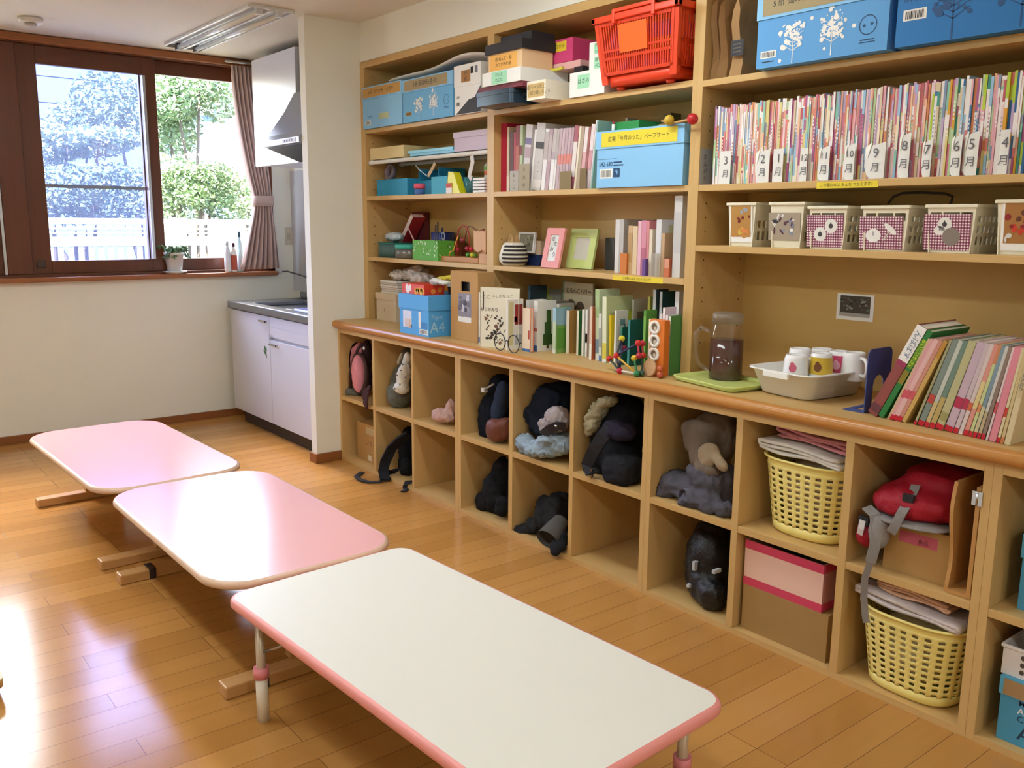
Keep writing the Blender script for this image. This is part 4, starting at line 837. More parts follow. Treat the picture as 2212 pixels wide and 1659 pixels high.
t=thing('ball_rattle','toy sticks with a red ball and a yellow ball resting on the blue box','toy',(a.x,.13,zt)); g=G(); g.tube([(a.x-.002,.135,a.z),(a.x-.12,.15,a.z-.006),(a.x-.25,.24,zt+.012)],.0045,wood('stick_wood','#c9a06a','#b58a55','x',.5),8); g.tube([(b.x,.138,b.z+.002),(b.x-.06,.17,b.z+.018),(b.x-.13,.24,b.z+.03)],.0045,MATS['stick_wood'],8); g.obj('stick',t); g=G(); g.ell((a.x,.135,a.z),.0195,P('#c22a2e',.25)); g.obj('red_ball',t); g=G(); g.ell((b.x,.135,max(b.z,zt+.012)),.018,P('#c7a536',.3)); g.obj('yellow_ball',t)
# ---- middle bookcase, third shelf (ZC)
z=ZC; S=5.027
def sx(a,y,v=590): return X0(1060+a/S,v,y)
def sz(b,y,a=500): return Z1(1060+a/S,420+b/S,y)
# zebra-like woven owl pot
yv=.24; c=(max((sx(147,yv,574)+sx(345,yv,574))/2,2.7312+(sx(345,yv,574)-sx(147,yv,574))/2),yv); wv=(sx(345,yv,574)-sx(147,yv,574))/2; zt=sz(520,yv,200)
t=thing('woven_pot','small white and black striped woven pot at the left end of the third shelf','pot',(c[0],yv,z)); mw=mat('white_weave','#e6dfcf',.8,bump=.6,bump_scale=160); mk=mat('black_weave','#2b2523',.8,bump=.6,bump_scale=160)
H=zt-z; prof=[(wv*.72,.0004),(wv*.98,H*.2),(wv,H*.45),(wv*.86,H*.7),(wv*.8,H*.85),(wv*.6,H)]; g=G(); g.lathe([(r_,z+zz) for r_,zz in prof],(*c,0),mw,28); g.obj('body',t)
g=G(); n=8
for k in range(5):
    z0=z+H*(.12+.17*k); z1=z0+H*.085
    def rad(zz):
        q=(zz-z)/H
        for (r0,a0),(r1,a1) in zip(prof,prof[1:]):
            if a0/H<=q<=a1/H: return r0+(r1-r0)*(q-a0/H)/((a1-a0)/H)
        return prof[-1][0]
    for j in range(14):
        a0,a1=R(-75+180*j/14-15),R(-75+180*(j+1)/14-15); r0,r1=rad(z0)+.0015,rad(z1)+.0015
        g.face([(c[0]+r0*math.cos(a0),c[1]+r0*math.sin(a0),z0),(c[0]+r0*math.cos(a1),c[1]+r0*math.sin(a1),z0),(c[0]+r1*math.cos(a1),c[1]+r1*math.sin(a1),z1),(c[0]+r1*math.cos(a0),c[1]+r1*math.sin(a0),z1)],mk)
g.obj('stripe',t)
g=G()
for k in range(6): a=R(60*k); g.prism([(-.012,0),(.012,0),(0,.04)],'y',-.003,.003,mat('twig_tan','#b8925e',.7),Matrix.Translation((c[0]+wv*.4*math.cos(a),c[1]+wv*.4*math.sin(a),zt-.004))@Matrix.Rotation(a+PI/2,4,'Z')@Matrix.Rotation(R(-14),4,'X'))
g.obj('pointed_top',t)
yb=.33; x0,x1=sx(348,yb,575),sx(535,yb,578); plainbox('small_box','navy blue box behind the woven pot','box',x0,x1-.004,yb,.45,z,sz(652,yb,420),P('#23335f')); plainbox('small_box','beige box standing on the navy blue box','box',x0+.05,x1-.002,yb+.004,.44,sz(652,yb,420),sz(505,yb,500),P('#bda58a'))
yf=.315; x0,x1=max(sx(270,yf,570),2.733),sx(462,yf,570); za,zb=sz(635,yf,360),sz(410,yf,360)
def photo(label,x0,x1,y,z0,z1,frame,cols,lean=8,b=.012,zb=None,mark=None):
    t=thing('framed_photo',label,'photo frame',((x0+x1)/2,y,z0)); mx=Matrix.Translation((0,y,z0+.0125*math.sin(R(lean))))@Matrix.Rotation(R(-lean),4,'X')@Matrix.Translation((0,-y,-z0)); fm=P(frame,.5)
    g=G(); g.box(x0,x0+b,y,y+.012,z0,z1,fm); g.box(x1-b,x1,y,y+.012,z0,z1,fm); g.box(x0+b,x1-b,y,y+.012,z1-b,z1,fm); g.box(x0+b,x1-b,y,y+.012,z0,z0+b,fm)
    q=G(); q.box(x0+b,x1-b,y+.004,y+.010,z0+b,z1-b,P(cols[0],.3))
    r=random.Random(int(x0*1000)); w,h=x1-x0-2*b,z1-z0-2*b
    for c_ in cols[1:]:
        for k in range(5): q.rect((r.random()-.5)*w*.7,(r.random()-.5)*h*.7,w*r.uniform(.1,.28),h*r.uniform(.08,.25),((x0+x1)/2,y+.004,(z0+z1)/2),FX,FZ,P(c_,.4),.0005+.0002*k)
    if mark: q.text(mark,((x0+x1)/2,y+.004,(z0+z1)/2),FX,FZ,h*.28,M_INK,.0012)
    for gg in (g,q):
        for v in gg.bm.verts: v.co=mx@v.co
    g.obj('frame',t); q.obj('picture',t,keep=True); return t
t=photo('white-framed photo leaning on the boxes behind the woven pot',x0,x1,yf-.002,max(za,z+.0005),zb,'#e9e8e6',('#8b8574','#6d6a55','#a59c86'),6,.008)
yp=.215; x0,x1=sx(503,yp,577),sx(690,yp,579); zp=sz(360,yp+.03,660)
t=photo('pink photo frame with handwriting leaning back on the third shelf',x0,x1,yp+.02,z+.0005,zp,'#e79891',('#dcdad0','#d4d2c8'),13,.03); 
g=G(); mx=Matrix.Translation((0,yp+.02,z))@Matrix.Rotation(R(-13),4,'X')@Matrix.Translation((0,-yp-.02,-z))
for k,s in enumerate('せなみり'): g.text(s,((x0+x1)/2+(.012 if k%2 else -.008),yp+.022,z+(zp-z)*(.74-.13*k)),FX,FZ,.024,M_INK,.0008)
for v in g.bm.verts: v.co=mx@v.co
g.obj('handwriting',t.children[1] if t.children[1].name.startswith('picture') else t,keep=True)
yp=.30; x0,x1=sx(808,yp,583),sx(1090,yp,583); zp=sz(368,yp+.03,980)
t=photo('yellow-green photo frame in the middle of the third shelf',x0,x1,yp,z+.0005,zp,'#c3cf7e',('#cfcbbd',),12,.038)
# books at the right of the third shelf
GC='upright books at the right end of the third shelf'
def tb(label,a0,a1,top,col,bands=(),yy=.21,lean=0,dep=.17,texts=()):
    x0,x1=sx(a0,yy,597),min(sx(a1,yy,598),3.874); h=sz(top,yy,a0)-z; x0=min(x0,x1-.006); x0,x1,yy,ye=fit(x0,x1-.0006,yy,min(yy+dep,.458),z); return book(label,x0,x1,yy,ye,z,h,col,lean,bands,GC,texts=texts)
tb('dark grey closed box-like book behind the books on the third shelf',1235,1336,470,'#3c3a38',yy=.36,dep=.08)
B_=[('white book with grey spine print, leftmost of the upright books',1340,1388,275,'#d9d5d0',(),.25),('light grey book beside the leftmost white one',1390,1430,272,'#bdb9b2',(),.25),('black tall book showing above the tan ones',1436,1476,275,'#35302e',(),.29),
('tan book with vertical brown lettering on the third shelf',1480,1528,340,'#c9a87c',((.25,.85,'#b8935f'),),.21),('pale tan book right of the lettered tan one',1530,1580,345,'#dcc39c',(),.21),('pink book with a white edge on the third shelf',1584,1622,290,'#e6b3bd',(),.21),('rose book, darker of the pink pair',1624,1676,282,'#b96a7f',((.5,1,'#d58fa2'),),.21),
('red-pink narrow book right of the rose one',1678,1706,285,'#d4878a',(),.21),('cream narrow book right of the pinks',1708,1742,380,'#e6d6bc',(),.21),('grey-blue narrow book beyond the pinks',1744,1778,300,'#9ba3ab',(),.24),('white book with a silver spine mid of the right group',1780,1836,275,'#d9d8d8',((.0,.4,'#e9dfc9'),),.21),('tan glossy book left of the tallest book',1838,1876,420,'#c2a079',(),.21),
('short orange-red booklet before the tallest book',1880,1932,700,'#c9704a',((.5,1,'#d99a80'),),.195),('pale olive book left of the tallest book',1893,1932,335,'#c6c29a',(),.25),('cream book touching the tallest book',1936,1964,140,'#e3ddb0',((.0,.5,'#eae06a'),),.22),('tallest light grey book at the right end of the third shelf',1966,2052,18,'#d2cfcb',((.3,.8,'#c4c1bf'),),.205),('dark grey tall book in the corner of the third shelf',2056,2100,25,'#6f6b68',(),.24)]
seen=0
for b_ in B_: tb(b_[0],b_[1],b_[2],b_[3],b_[4],b_[5],b_[6])
x0=sx(1640,.185,594); g=G(); g.box(x0,sx(1676,.185,594),.185,.20,z+.0004,sz(702,.185,1650),P('#6a4a8c')); tag(g.obj('booklet'),'short purple booklet in front of the pink books','booklet')
x0=sx(1736,.185,594); g=G(); g.box(x0,sx(1800,.185,594),.185,.2,z+.0004,sz(640,.185,1760),clear('clear_stand',(.9,.9,.88),.1,.15,.2)); tag(g.obj('clear_card_stand'),'small clear card stand in front of the silver book','stand')
x0=sx(1420,.20,592); g=G(); g.box(x0-.01,sx(1472,.20,592),.20,.24,z+.0004,sz(640,.2,1440),P('#c9762f')); tag(g.obj('small_box'),'small orange-brown box left of the lettered tan book','box')
# ================================================================ left bookcase, third shelf (ZC): pens and toys
z=ZC; S=4.366
def lx(a,y,b=590): return X0(760+a/S,420+b/S,y)
def lz(b,y,a=600): return Z1(760+a/S,420+b/S,y)
y=.21; x0,x1=lx(248,y,580),lx(392,y,585); cb=clear('aqua_clear','#a9d6dc',.1,.12,.4,'#8fc6cf')
t=thing('clear_case','pale aqua clear plastic case at the left end of the third shelf','case',((x0+x1)/2,.27,z)); g=G(); g.rrect(x0,x1,y,y+.12,z+.0004,lz(462,y,250),.01,cb); g.obj('body',t)
g=G(); g.rrect(x0-.003,x1+.003,y-.003,y+.123,lz(462,y,250)+.0005,lz(450,y,250),.01,clear('aqua_lid','#7fc8c0',.1,.1,.6,'#59b3ab')); g.obj('lid',t)
tag(soft('crumpled_wrap',[(((x0+x1)/2,.27,lz(450,y,250)+.03),((x1-x0)*.42,.04,.026))],mat('wrap','#c7d2d6',.3),None,.008,.012,22,3,clip=[(2,lz(450,y,250)+.0005,None)]),'crumpled clear wrapping on the aqua plastic case','wrap')
xj0,xj1=lx(395,.2,600),lx(530,.2,600); xc=(xj0+xj1)/2; rj=(xj1-xj0)/2
t=thing('screw_jar','short clear jar with a teal lid on the third shelf','jar',(xc,.25,z)); g=G(); g.lathe([(rj*.9,z+.0004),(rj,z+.005),(rj,lz(515,.2,450)-.003),(rj*.9,lz(515,.2,450))],(xc,.25,0),clear('jar_clear',(.86,.85,.82),.08,.15,.35,'#c9c2b5')); g.obj('body',t); g=G(); g.lathe([(rj*1.02,lz(515,.2,450)+.0005),(rj*1.02,lz(475,.2,450)),(rj*.9,lz(470,.2,450))],(xc,.25,0),P('#3aa793',.4)); g.obj('lid',t)
# leaning red book with white page block
p=[at(760+a/S,420+b/S,1,.335) for a,b in ((400,430),(460,440),(585,140),(530,132))]
t=thing('book','red book with a white page edge leaning on the third shelf','book',(p[0].x,.33,z)); 
dx=p[3].x-p[0].x; dz=p[3].z-p[0].z; lean=math.degrees(math.atan2(dx,dz)); L=(dz)/math.cos(R(lean))+.055; w=.028; bx=max(p[0].x-math.tan(R(lean))*(p[0].z-z),1.568)
M=Matrix.Translation((bx+w,.335,z+.003))@Matrix.Rotation(R(lean),4,'Y'); 
g=G(); g.box(-w-.003,-w,0,.08,0.0015,L,P('#b8323c')); g.box(0,.003,0,.08,.0,L,P('#b8323c')); g.box(-w,0,.076,.08,0.001,L,P('#b8323c'))
for v in g.bm.verts: v.co=M@v.co
g.obj('cover',t); g=G(); g.box(-w+.0004,-.0004,.0005,.0758,.003,L-.003,P('#f3e6e0',.7))
for v in g.bm.verts: v.co=M@v.co
g.obj('pages',t)
tag(plainbox('upright_case','dark red case standing behind the green pen box','case',lx(570,.425,590),lx(690,.425,590),.425,.455,z,lz(165,.36,600),P('#6d2a30')),'dark red case standing behind the green pen box','case')
# green patterned pen box
y=.20; x0,x1=lx(575,y,610),lx(812,y,618); zt=lz(430,y,600); M_GP=mat('green_pattern','#5faa3c',.6)
t=thing('pen_box','open green box with white pattern holding pens','pen box',((x0+x1)/2,.24,z)); g=G(); d=.10
for q in ((x0,x1,y,y+.004),(x0,x1,y+d-.004,y+d),(x0,x0+.004,y+.004,y+d-.004),(x1-.004,x1,y+.004,y+d-.004)): g.box(*q,z+.0004,zt,M_GP)
g.box(x0+.004,x1-.004,y+.004,y+d-.004,z+.0004,z+.005,M_GP); xm=(x0+x1)/2; g.box(xm-.002,xm+.002,y+.004,y+d-.004,z+.005,zt-.002,M_GP)
r=random.Random(2); wd=P('#dfe8cf'); dg=P('#3c7d28')
for k in range(34): g.dots([(r.uniform(-.46,.46)*(x1-x0),r.uniform(.06,.94)*(zt-z),.008,.003,r.uniform(0,3))],((x0+x1)/2,y,z),FX,FZ,wd if k%3 else dg,.0006+.00005*(k%5),6)
for k in range(10): g.dots([(r.uniform(.1,.9)*d,r.uniform(.06,.94)*(zt-z),.007,.003,r.uniform(0,3))],(x1,y,z),(0,1,0),FZ,wd if k%3 else dg,.0006,6)
g.obj('box',t,keep=True)
for k,(u,v,c_,l) in enumerate(((882,493,'#d9a4a0','pink and white pencil in the green pen box'),(944,480,'#2a2a34','tall black pen in the green pen box'),(938,486,'#3b3550','dark violet pen in the green pen box'),(950,492,'#1f2a55','dark blue pen in the green pen box'))):
    e=at(u,v,1,.25); bx=min(max(e.x,x0+.014),x1-.014); g=G(); g.tube([(bx,.25,z+.006),(e.x,.25+.005*k,e.z)],.004,P(c_,.35),8); tag(g.obj('pen'),l,'pen','pens in the green pen box')
e=at(957,510,1,.23); g=G()
for s in (-1,1):
    n=14; g.tube([(min(e.x,x1-.015)+s*.012+.014*math.cos(2*PI*k/n),.235,e.z+.0+.018*math.sin(2*PI*k/n)) for k in range(n)],.003,P('#3a4f8f' if s<0 else '#9a9aa2',.3),6,closed=True)
    g.tube([(min(e.x,x1-.015)+s*.008,.235,e.z-.016),(min(e.x,x1-.015)-s*.004,.235,z+.02)],.003,M_METAL,6)
tag(g.obj('scissors'),'scissors with blue handles standing in the green pen box','scissors')
x0c,x1c=lx(725,.33,590),lx(850,.33,590); t=thing('mug','dark blue cup standing behind the green pen box','cup',((x0c+x1c)/2,.38,z)); g=G(); rc=(x1c-x0c)/2; g.lathe([(rc*.9,z+.0004),(rc,lz(355,.33,780)),(rc*.9,lz(355,.33,780)),(rc*.85,z+.01)],((x0c+x1c)/2,.38,0),P('#2b3a78',.3)); g.obj('body',t)
plainbox('small_box','brown box behind the bead maze','box',lx(845,.34,590)+.02,lx(930,.34,590),.34,.44,z,lz(440,.34,870),P('#7d4a2c'))
# bead maze
y=.22; x0,x1=lx(835,y,615),lx(1190,y,630); t=thing('bead_maze','wire and bead maze toy on a wooden base','toy',((x0+x1)/2,.27,z)); g=G(); g.box(x0,x1,y,y+.10,z+.0004,lz(590,y,1000),wood('toy_wood','#c98f58','#b87d48','x',.5),.003); g.obj('base',t); zb=lz(590,y,1000)
g=G(); q=[at(760+a/S,420+b/S,1,.26) for a,b in ((1000,585),(990,420),(1010,330),(1045,292),(1085,310),(1110,400),(1105,590))]; g.tube(q,.0035,P('#a8332a',.3),8); g.obj('red_wire',t)
g=G(); q=[at(760+a/S,420+b/S,1,.30) for a,b in ((1040,580),(1075,370),(1100,300),(1140,310),(1160,330),(1200,345),(1255,330))]; g.tube(q,.003,P('#7d3a34',.3),8); g.obj('brown_wire',t)
g=G(); q=[at(760+a/S,420+b/S,1,.23) for a,b in ((920,585),(925,545),(960,528),(985,440),(1005,390))]; g.tube(q,.003,P('#e0a83a',.3),8); g.obj('yellow_wire',t)
for a,b,c_,rr_ in ((1000,520,'#a5283a',.010),(1085,510,'#b03048',.011),(1125,515,'#d0304a',.011),(1040,430,'#8c3a3c',.013),(1095,575,'#4f8f3a',.012),(1135,575,'#d8c93a',.012),(1165,580,'#6fa53a',.010)): e=at(760+a/S,420+b/S,1,.245); g=G(); g.ell((e.x,.245,max(e.z,zb+rr_)),rr_,P(c_,.25)); g.obj('bead',t)
# wooden scalloped board
y=.205; x0,x1=lx(1150,y,600),min(lx(1262,y,600),2.679); t=thing('wooden_rack','pale wooden rack with scalloped edge beside the bead maze','rack',((x0+x1)/2,.23,z)); m=wood('pale_wood','#d8a878','#c79664','z',.5)
n=10; up=[(x0+(x1-x0)*k/n,lz(345,y,1200)+.004*math.cos(k/n*2*PI*3)) for k in range(n+1)]; lo=[(x1-(x1-x0)*k/n,lz(535,y,1200)-.006*math.cos(k/n*2*PI*1.5)) for k in range(n+1)]
g=G(); g.prism(up+lo,'y',y,y+.014,m); g.obj('board',t); g=G(); g.box(x0+.022,x1,y+.015,y+.09,z+.0004,lz(560,y,1200),m); g.obj('stand',t); g=G(); g.box(x0+.03,x1-.02,y+.0145,y+.03,lz(560,y,1200)+.0004,lz(380,y,1200),m); g.obj('support',t)
# ================================================================ left part of the counter
z=ZK
y=.19; x0,x1=lx(226,y,1185),lx(415,y,1210); zt=lz(922,y,225)
lidbox('storage_box','beige cloth-covered lidded box in the left corner of the counter','box',max(x0,1.565),x1,y,.45,z,zt,.035,mat('beige_linen','#d3c0a0',.9,.15),None,None,lambda g,a,b,yy,z0,z1:g.rect((b-a)*.42,(z1-z0)*.5,.006,.02,(a,yy,z0),FX,FZ,P('#8a6f50')))
g=G(); zz=zt; r=random.Random(5)
for k in range(6): g.box(max(x0,1.565)+.02+r.uniform(0,.012),x1-.01+r.uniform(-.01,.01),y+.015+r.uniform(0,.01),.42,zz+.0004,zz+.011,P(('#ddd5c6','#c9c0b0','#e6dfd2')[k%3],.8)); zz+=.0118
tag(g.obj('paper_stack'),'stack of papers on the beige cloth-covered box','paper stack')
tag(soft('plastic_bag',[((x0+.16,.28,zz+.03),(.09,.07,.03)),((x0+.24,.32,zz+.045),(.08,.06,.04)),((x0+.33,.3,zz+.02),(.10,.06,.03))],mat('thin_plastic','#d9cfc4',.35,.5),None,.010,.018,14,7,clip=[(2,zz+.0006,ZC-TS-.004),(1,.2,.458)]),'crumpled translucent plastic bag on top of the paper stack','bag')
# blue copy-paper box
x0,x1=Zp(853,718,z)[0],Zp(921.5,730,z)[0]; y0=-.012; zt=Z1(921,640,y0); zl=Z1(920,672,y0)
def dA(g,x0,x1,yy,z0,z1):
    w=x1-x0; h=z1-z0; g.rect(w*.27,h*.58,w*.30,h*.66,(x0,yy,z0),FX,FZ,mat('pale_print','#dfe0ea',.6)); 
    for k in range(3): g.rect(w*(.22+.07*k),h*.42,w*.045,h*.35,(x0,yy,z0),FX,FZ,P('#d9b79a'),.0009)
    g.rect(w*.41,h*.32,w*.04,h*.12,(x0,yy,z0),FX,FZ,M_INK,.0009); g.rect(w*.70,h*.62,w*.08,h*.62,(x0,yy,z0),FX,FZ,M_PAPER); g.rect(w*.85,h*.42,w*.2,h*.26,(x0,yy,z0),FX,FZ,mat('mid_blue','#3f86c0',.6)); barcode(g,x0+w*.83,z0+h*.17,yy,w*.28,h*.2,9)
    g.text('A4',(x1,yy+.05,z0+h*.34),(0,1,0),FZ,.075,mat('pale_blue_ink','#a8d0e8',.7),.0006,.0); g.text('Paper',(x1,yy+.05,z0+h*.75),(0,1,0),FZ,.03,MATS['pale_blue_ink'],.0006)
bb=mat('copy_blue','#58a9e2',.55,.3)
y1=.25
lidbox('copy_paper_box','blue copy paper box with A4 printed on its side on the counter','box',x0,x1,y0,y1,z,zt,zt-zl,bb,None,None,dA)
zz=zt; xr0=x0+.012
xr1,_=Yp(906,640,y0+.02); 
def dR(g,x0,x1,yy,z0,z1):
    g.dots([(.05,(z1-z0)*.5,.018,.024,.4),(.075,(z1-z0)*.6,.012,.018,0)],(x0,yy,z0),FX,FZ,P('#f3e3dc')); 
    for k in range(5): g.dots([((x1-x0)*(.62+.08*k),(z1-z0)*(.3+.1*(k%3)),.012,.018,k)],(x0,yy,z0),FX,FZ,P(('#f0a02c','#f6c84a')[k%2]))
    for k in range(4): g.dots([(.05+.04*k,(z1-z0)*(.35+.12*(k%3)),.014,.012,k)],(x1,yy,z0),(0,1,0),FZ,P('#ee8a2a'))
plainbox('sweets_box','red and orange printed sweets box on the blue copy paper box','box',xr0-.0,x1-.012-.045,y0+.015,y0+.13,zz,Z1(880,612,y0+.015),mat('red_print','#dd3b22',.45),None,dR)
zr=Z1(880,612,y0+.015)
xt=Yp(958,636,.16)[0]; t=thing('tub','black round tub with a white lid behind the sweets box','tub',(xt,.18,zz)); 
g=G(); g.lathe([(.05,zz+.0006),(.055,zr-.012)],(x1-.035,y1-.062,0),M_BLK); g.obj('body',t); g=G(); g.lathe([(.058,zr-.0115),(.058,zr+.006),(.045,zr+.009)],(x1-.035,y1-.062,0),M_PAPER); g.obj('lid',t)
tag(soft('yellow_cloth',[((x1-.05,.19,zr+.028),(.07,.05,.016)),((x1+.02,.22,zr+.034),(.06,.05,.014)),((x1-.12,.17,zr+.022),(.06,.04,.012))],cloth('yellow','#dcc94c'),None,.008,.008,18,2,clip=[(2,zr+.0095,None)]),'folded yellow cloth lying on the black tub','cloth')
tag(soft('tissue',[((x0+.22,y0+.08,zr+.016),(.035,.03,.016)),((x0+.26,y0+.1,zr+.010),(.03,.03,.012))],P('#ecebe6',.8),None,.006,.008,30,9,clip=[(2,zr+.0006,None)]),'crumpled white tissue on the red sweets box','tissue')
# brown cardboard file box
yy=.07; x0,x1=X0(974,738,yy),X0(1032,740,yy); x0=max(x0,x1-.25); zt=Z1(1036,589.5,yy); 
t=thing('file_box','tall brown cardboard box with a hand hole beside the blue copy paper box','box',((x0+x1)/2,.2,z)); yb_=.168
g=G(); hx=at(1005,619,1,yy); hw,hh=.035,.022
zt=min(zt,ZC-TS-.004)
def panel(a,b,c,d): g.box(a,b,yy,yy+.005,c,d,M_CARD)
panel(x0,x1,z+.0004,hx.z-hh); panel(x0,x1,hx.z+hh,zt); panel(x0,hx.x-hw,hx.z-hh,hx.z+hh); panel(hx.x+hw,x1,hx.z-hh,hx.z+hh)
g.box(x1-.005,x1,yy+.005,yb_,z+.0004,zt,M_CARD); g.box(x0,x0+.005,max(yy+.005,.0),yb_,z+.0004,zt,M_CARD); g.box(x0+.005,x1-.005,yb_-.005,yb_,z+.0004,zt,M_CARD); g.box(x0+.005,x1-.005,yy+.005,yb_-.005,zt-.004,zt,M_CARD); g.box(x0+.006,x1-.006,yy+.02,yy+.024,hx.z-.05,hx.z+.05,M_BLK); g.obj('body',t)
pc=at(1004,665,1,yy); q=G(); q.rect(0,0,.105,.135,(pc.x,yy,pc.z),FX,FZ,mat('photo_grey','#8a8590',.3),.0008); q.rect(0,-.055,.105,.025,(pc.x,yy,pc.z),FX,FZ,M_PAPER,.0012); q.rect(.005,-.048,.02,.014,(pc.x,yy,pc.z),FX,FZ,M_PAPER,.0015)
r=random.Random(6)
for k in range(14): q.rect(r.uniform(-.04,.04),r.uniform(-.03,.055),r.uniform(.01,.03),r.uniform(.01,.03),(pc.x,yy,pc.z),FX,FZ,P(r.choice(('#4c4956','#c9c6cc','#6d6674','#a39aa0','#3d3a40'))),.0010+.0001*k)
tag(q.obj('photo',keep=True),'photo card stuck on the tall brown cardboard box','photo')
# ================================================================ picture books on the counter, middle bookcase
z=ZK; S=4.608; GD='picture books standing on the counter'
def cz(a,b): return Zp(1020+a/S,560+b/S,z)
def cx(a,y,b=700): return X0(1020+a/S,560+b/S,y)
def cb_(label,a0,a1,vb,top,d,col,bands=(),front=None,lean=0,y=None,texts=(),xmax=9,dx=0):
    x0,y0=cz(a0,vb)
    if y is not None: y0=y; x0=cx(a0,y,vb)
    x1=cx(a1,y0,vb); x0+=dx; x1+=dx
    if x1>xmax: x0-=x1-xmax; x1=xmax
    h=Z1(1020+a0/S,560+top/S,y0)-z; h=min(h,ZC-TS-z-.008)
    x0,x1,y0,y1=fit(x0,x1,y0,min(y0+d,.458),z)
    return book(label,x0,x1,y0,y1,z,h,col,lean,bands,GD,'picture_book',texts,front=front)
def rotz(o,deg,px,py):
    # turn a finished thing about a vertical axis
    o.location=Matrix.Translation((px,py,0))@Matrix.Rotation(R(deg),4,'Z')@Matrix.Translation((-px,-py,0))@Vector(o.location); o.rotation_euler=(0,0,R(deg))
bp1=P('#e6e0c9',.5)
def dB(g,x0,x1,y,z0,h):
    w=x1-x0; o=(x0,y,z0); g.text('とこ',(x0+w*.16,y,z0+h*.84),FX,FZ,.022,M_INK); g.rect(w*.08,h*.78,.006,h*.3,o,FX,FZ,M_INK); g.text('ふしぎな はこ',(x0+w*.58,y,z0+h*.86),FX,FZ,.017,P('#6b6355')); g.text('もりのみち',(x0+w*.24,y,z0+h*.63),FX,FZ,.018,M_INK,.0006,.012)
    r=random.Random(8)
    for k in range(40):
        u,v=r.uniform(.08,.95),r.uniform(.05,.52); c_=r.choice(('#2f2a26','#4a4038','#7a5a46')); s=r.uniform(.004,.010); g.dots([(w*u,h*v,s,s*r.uniform(.4,1),r.uniform(0,3)),(w*u+s,h*v+s*1.4,s*.6,s*.5,0)],o,FX,FZ,P(c_),.0006+.00004*(k%6),7)
x0,y0=cz(80,868); t=face_book('large cream picture book with scattered small figures beside the brown box',x0,x0+.193,y0,z,Z1(1037,620,y0)-z,.012,bp1,0,dB,GD); rotz(t,24,x0,y0)
x0,y0=cz(52,862); h=Z1(1032,631.6,y0)-z; book('thin white book at the left side of the large cream one',x0-.008,x0+.002,y0+.012,y0+.2,z,h,'#ece6d4',0,((.06,.16,'#4a6a9a'),),GD,'picture_book')
def bx(label,x0,x1,y0,d,topa,top,col,bands=(),front=None,lean=0,texts=()):
    h=Z1(1020+topa/S,560+top/S,y0)-z; h=min(h,ZC-TS-z-.008); ROW.append((x0,x1,y0,y0+d,z)); return book(label,x0,x1,y0,y0+d,z,h,col,lean,bands,GD,'picture_book',texts,front=front)
bx('small white picture book with red blocks behind the round glasses',3.012,3.024,.032,.085,360,405,'#efece2',((.0,1,'#e9e0cd'),),[(.05,.35,.1,.95,'#d9cf9a'),(.45,.95,.5,.9,'#a03a34'),(.4,.6,.55,.66,'#c46a50'),(.5,.9,.1,.3,'#b9bcc0')])
x0,x1=3.074,3.129; h=Z1(1128,665,.073)-z; face_book('small picture book with a cream cover and a salmon edge',x0,x1,.073,z,h,.017,'#e58b6a',0,lambda g,a,b,y,z0,h:(g.rect((b-a)*.48,h*.5,(b-a)*.92,h,(a,y,z0),FX,FZ,P('#eed9c0')),g.rect((b-a)*.5,h*.04,(b-a)*.9,h*.07,(a,y,z0),FX,FZ,P('#4a6fa8'),.0009),g.rect((b-a)*.8,h*.4,(b-a)*.2,h*.2,(a,y,z0),FX,FZ,P('#b5452f'),.0009)),GD)
ROW.append((3.074,3.129,.073,.09,z))
bx('white thin book behind the small salmon edged one',cx(532,.15),cx(560,.15),.15,.10,532,405,'#f0ebe2')
bx('dark teal tall book behind the small salmon edged one',cx(550,.30),cx(575,.30),.30,.10,550,262,'#3f5560',((.55,.9,'#56707c'),))
x0=cx(645,.40,820); face_book('yellow-green picture book standing at the back of the counter',x0,cx(880,.40,820),.40,z,min(Z1(1165,622,.40)-z,.3),.01,'#9aa040',0,lambda g,a,b,y,z0,h:(g.rect((b-a)*.75,h*.5,(b-a)*.5,h,(a,y,z0),FX,FZ,P('#8d8d80')),g.rect((b-a)*.5,h*.6,(b-a)*.3,h*.5,(a,y,z0),FX,FZ,P('#a2a860'),.0009)),GD)
bx('white picture book with a dark green tree cover',3.104,3.128,.112,.105,612,415,'#f1eee8',((.0,.12,'#4a78b8'),(.4,.46,'#c86a5a')),[(.30,.80,.12,.34,'#3b5a2a'),(.38,.74,.34,.58,'#3f6030'),(.48,.72,.58,.82,'#44662f'),(.50,.62,.05,.12,'#5a4a2a'),(.78,.98,.04,.2,'#8a8f98')])
bx('grey-pink picture book beside the tree cover book',cx(756,.24),cx(792,.24),.24,.10,756,418,'#c9a79a',((.0,.8,'#b9a49a'),),[(.1,1,.0,1,'#9a9a90')])
bx('white slim book behind the blue and green one',cx(836,.26),cx(862,.26),.26,.09,836,442,'#ecebe6')
bx('small light blue and green picture book left of the title book',3.193,3.214,.142,.085,800,482,'#7aa85a',((.0,.08,'#e8e8e2'),(.7,1,'#a9cfe0'),(.08,.7,'#c9dcc0')),[(.0,1,.62,1,'#8fb8c8'),(.1,.9,.1,.55,'#5d9a3c')])
def dH(g,x0,x1,y,z0,h):
    w=x1-x0; o=(x0,y,z0); g.text('どろんこハリー',(x0+w*.54,y,z0+h*.865),FX,FZ,.024,M_INK,.0006,.012); g.rect(w*.03,h*.5,w*.06,h,o,FX,FZ,P('#8aa08a'))
    g.dots([(w*.30,h*.60,.034,.040,.2),(w*.58,h*.64,.024,.02,.5),(w*.66,h*.60,.018,.03,.2)],o,FX,FZ,P('#5a4a3a')); g.dots([(w*.33,h*.57,.018,.02,0)],o,FX,FZ,P('#9a8a66'),.0010)
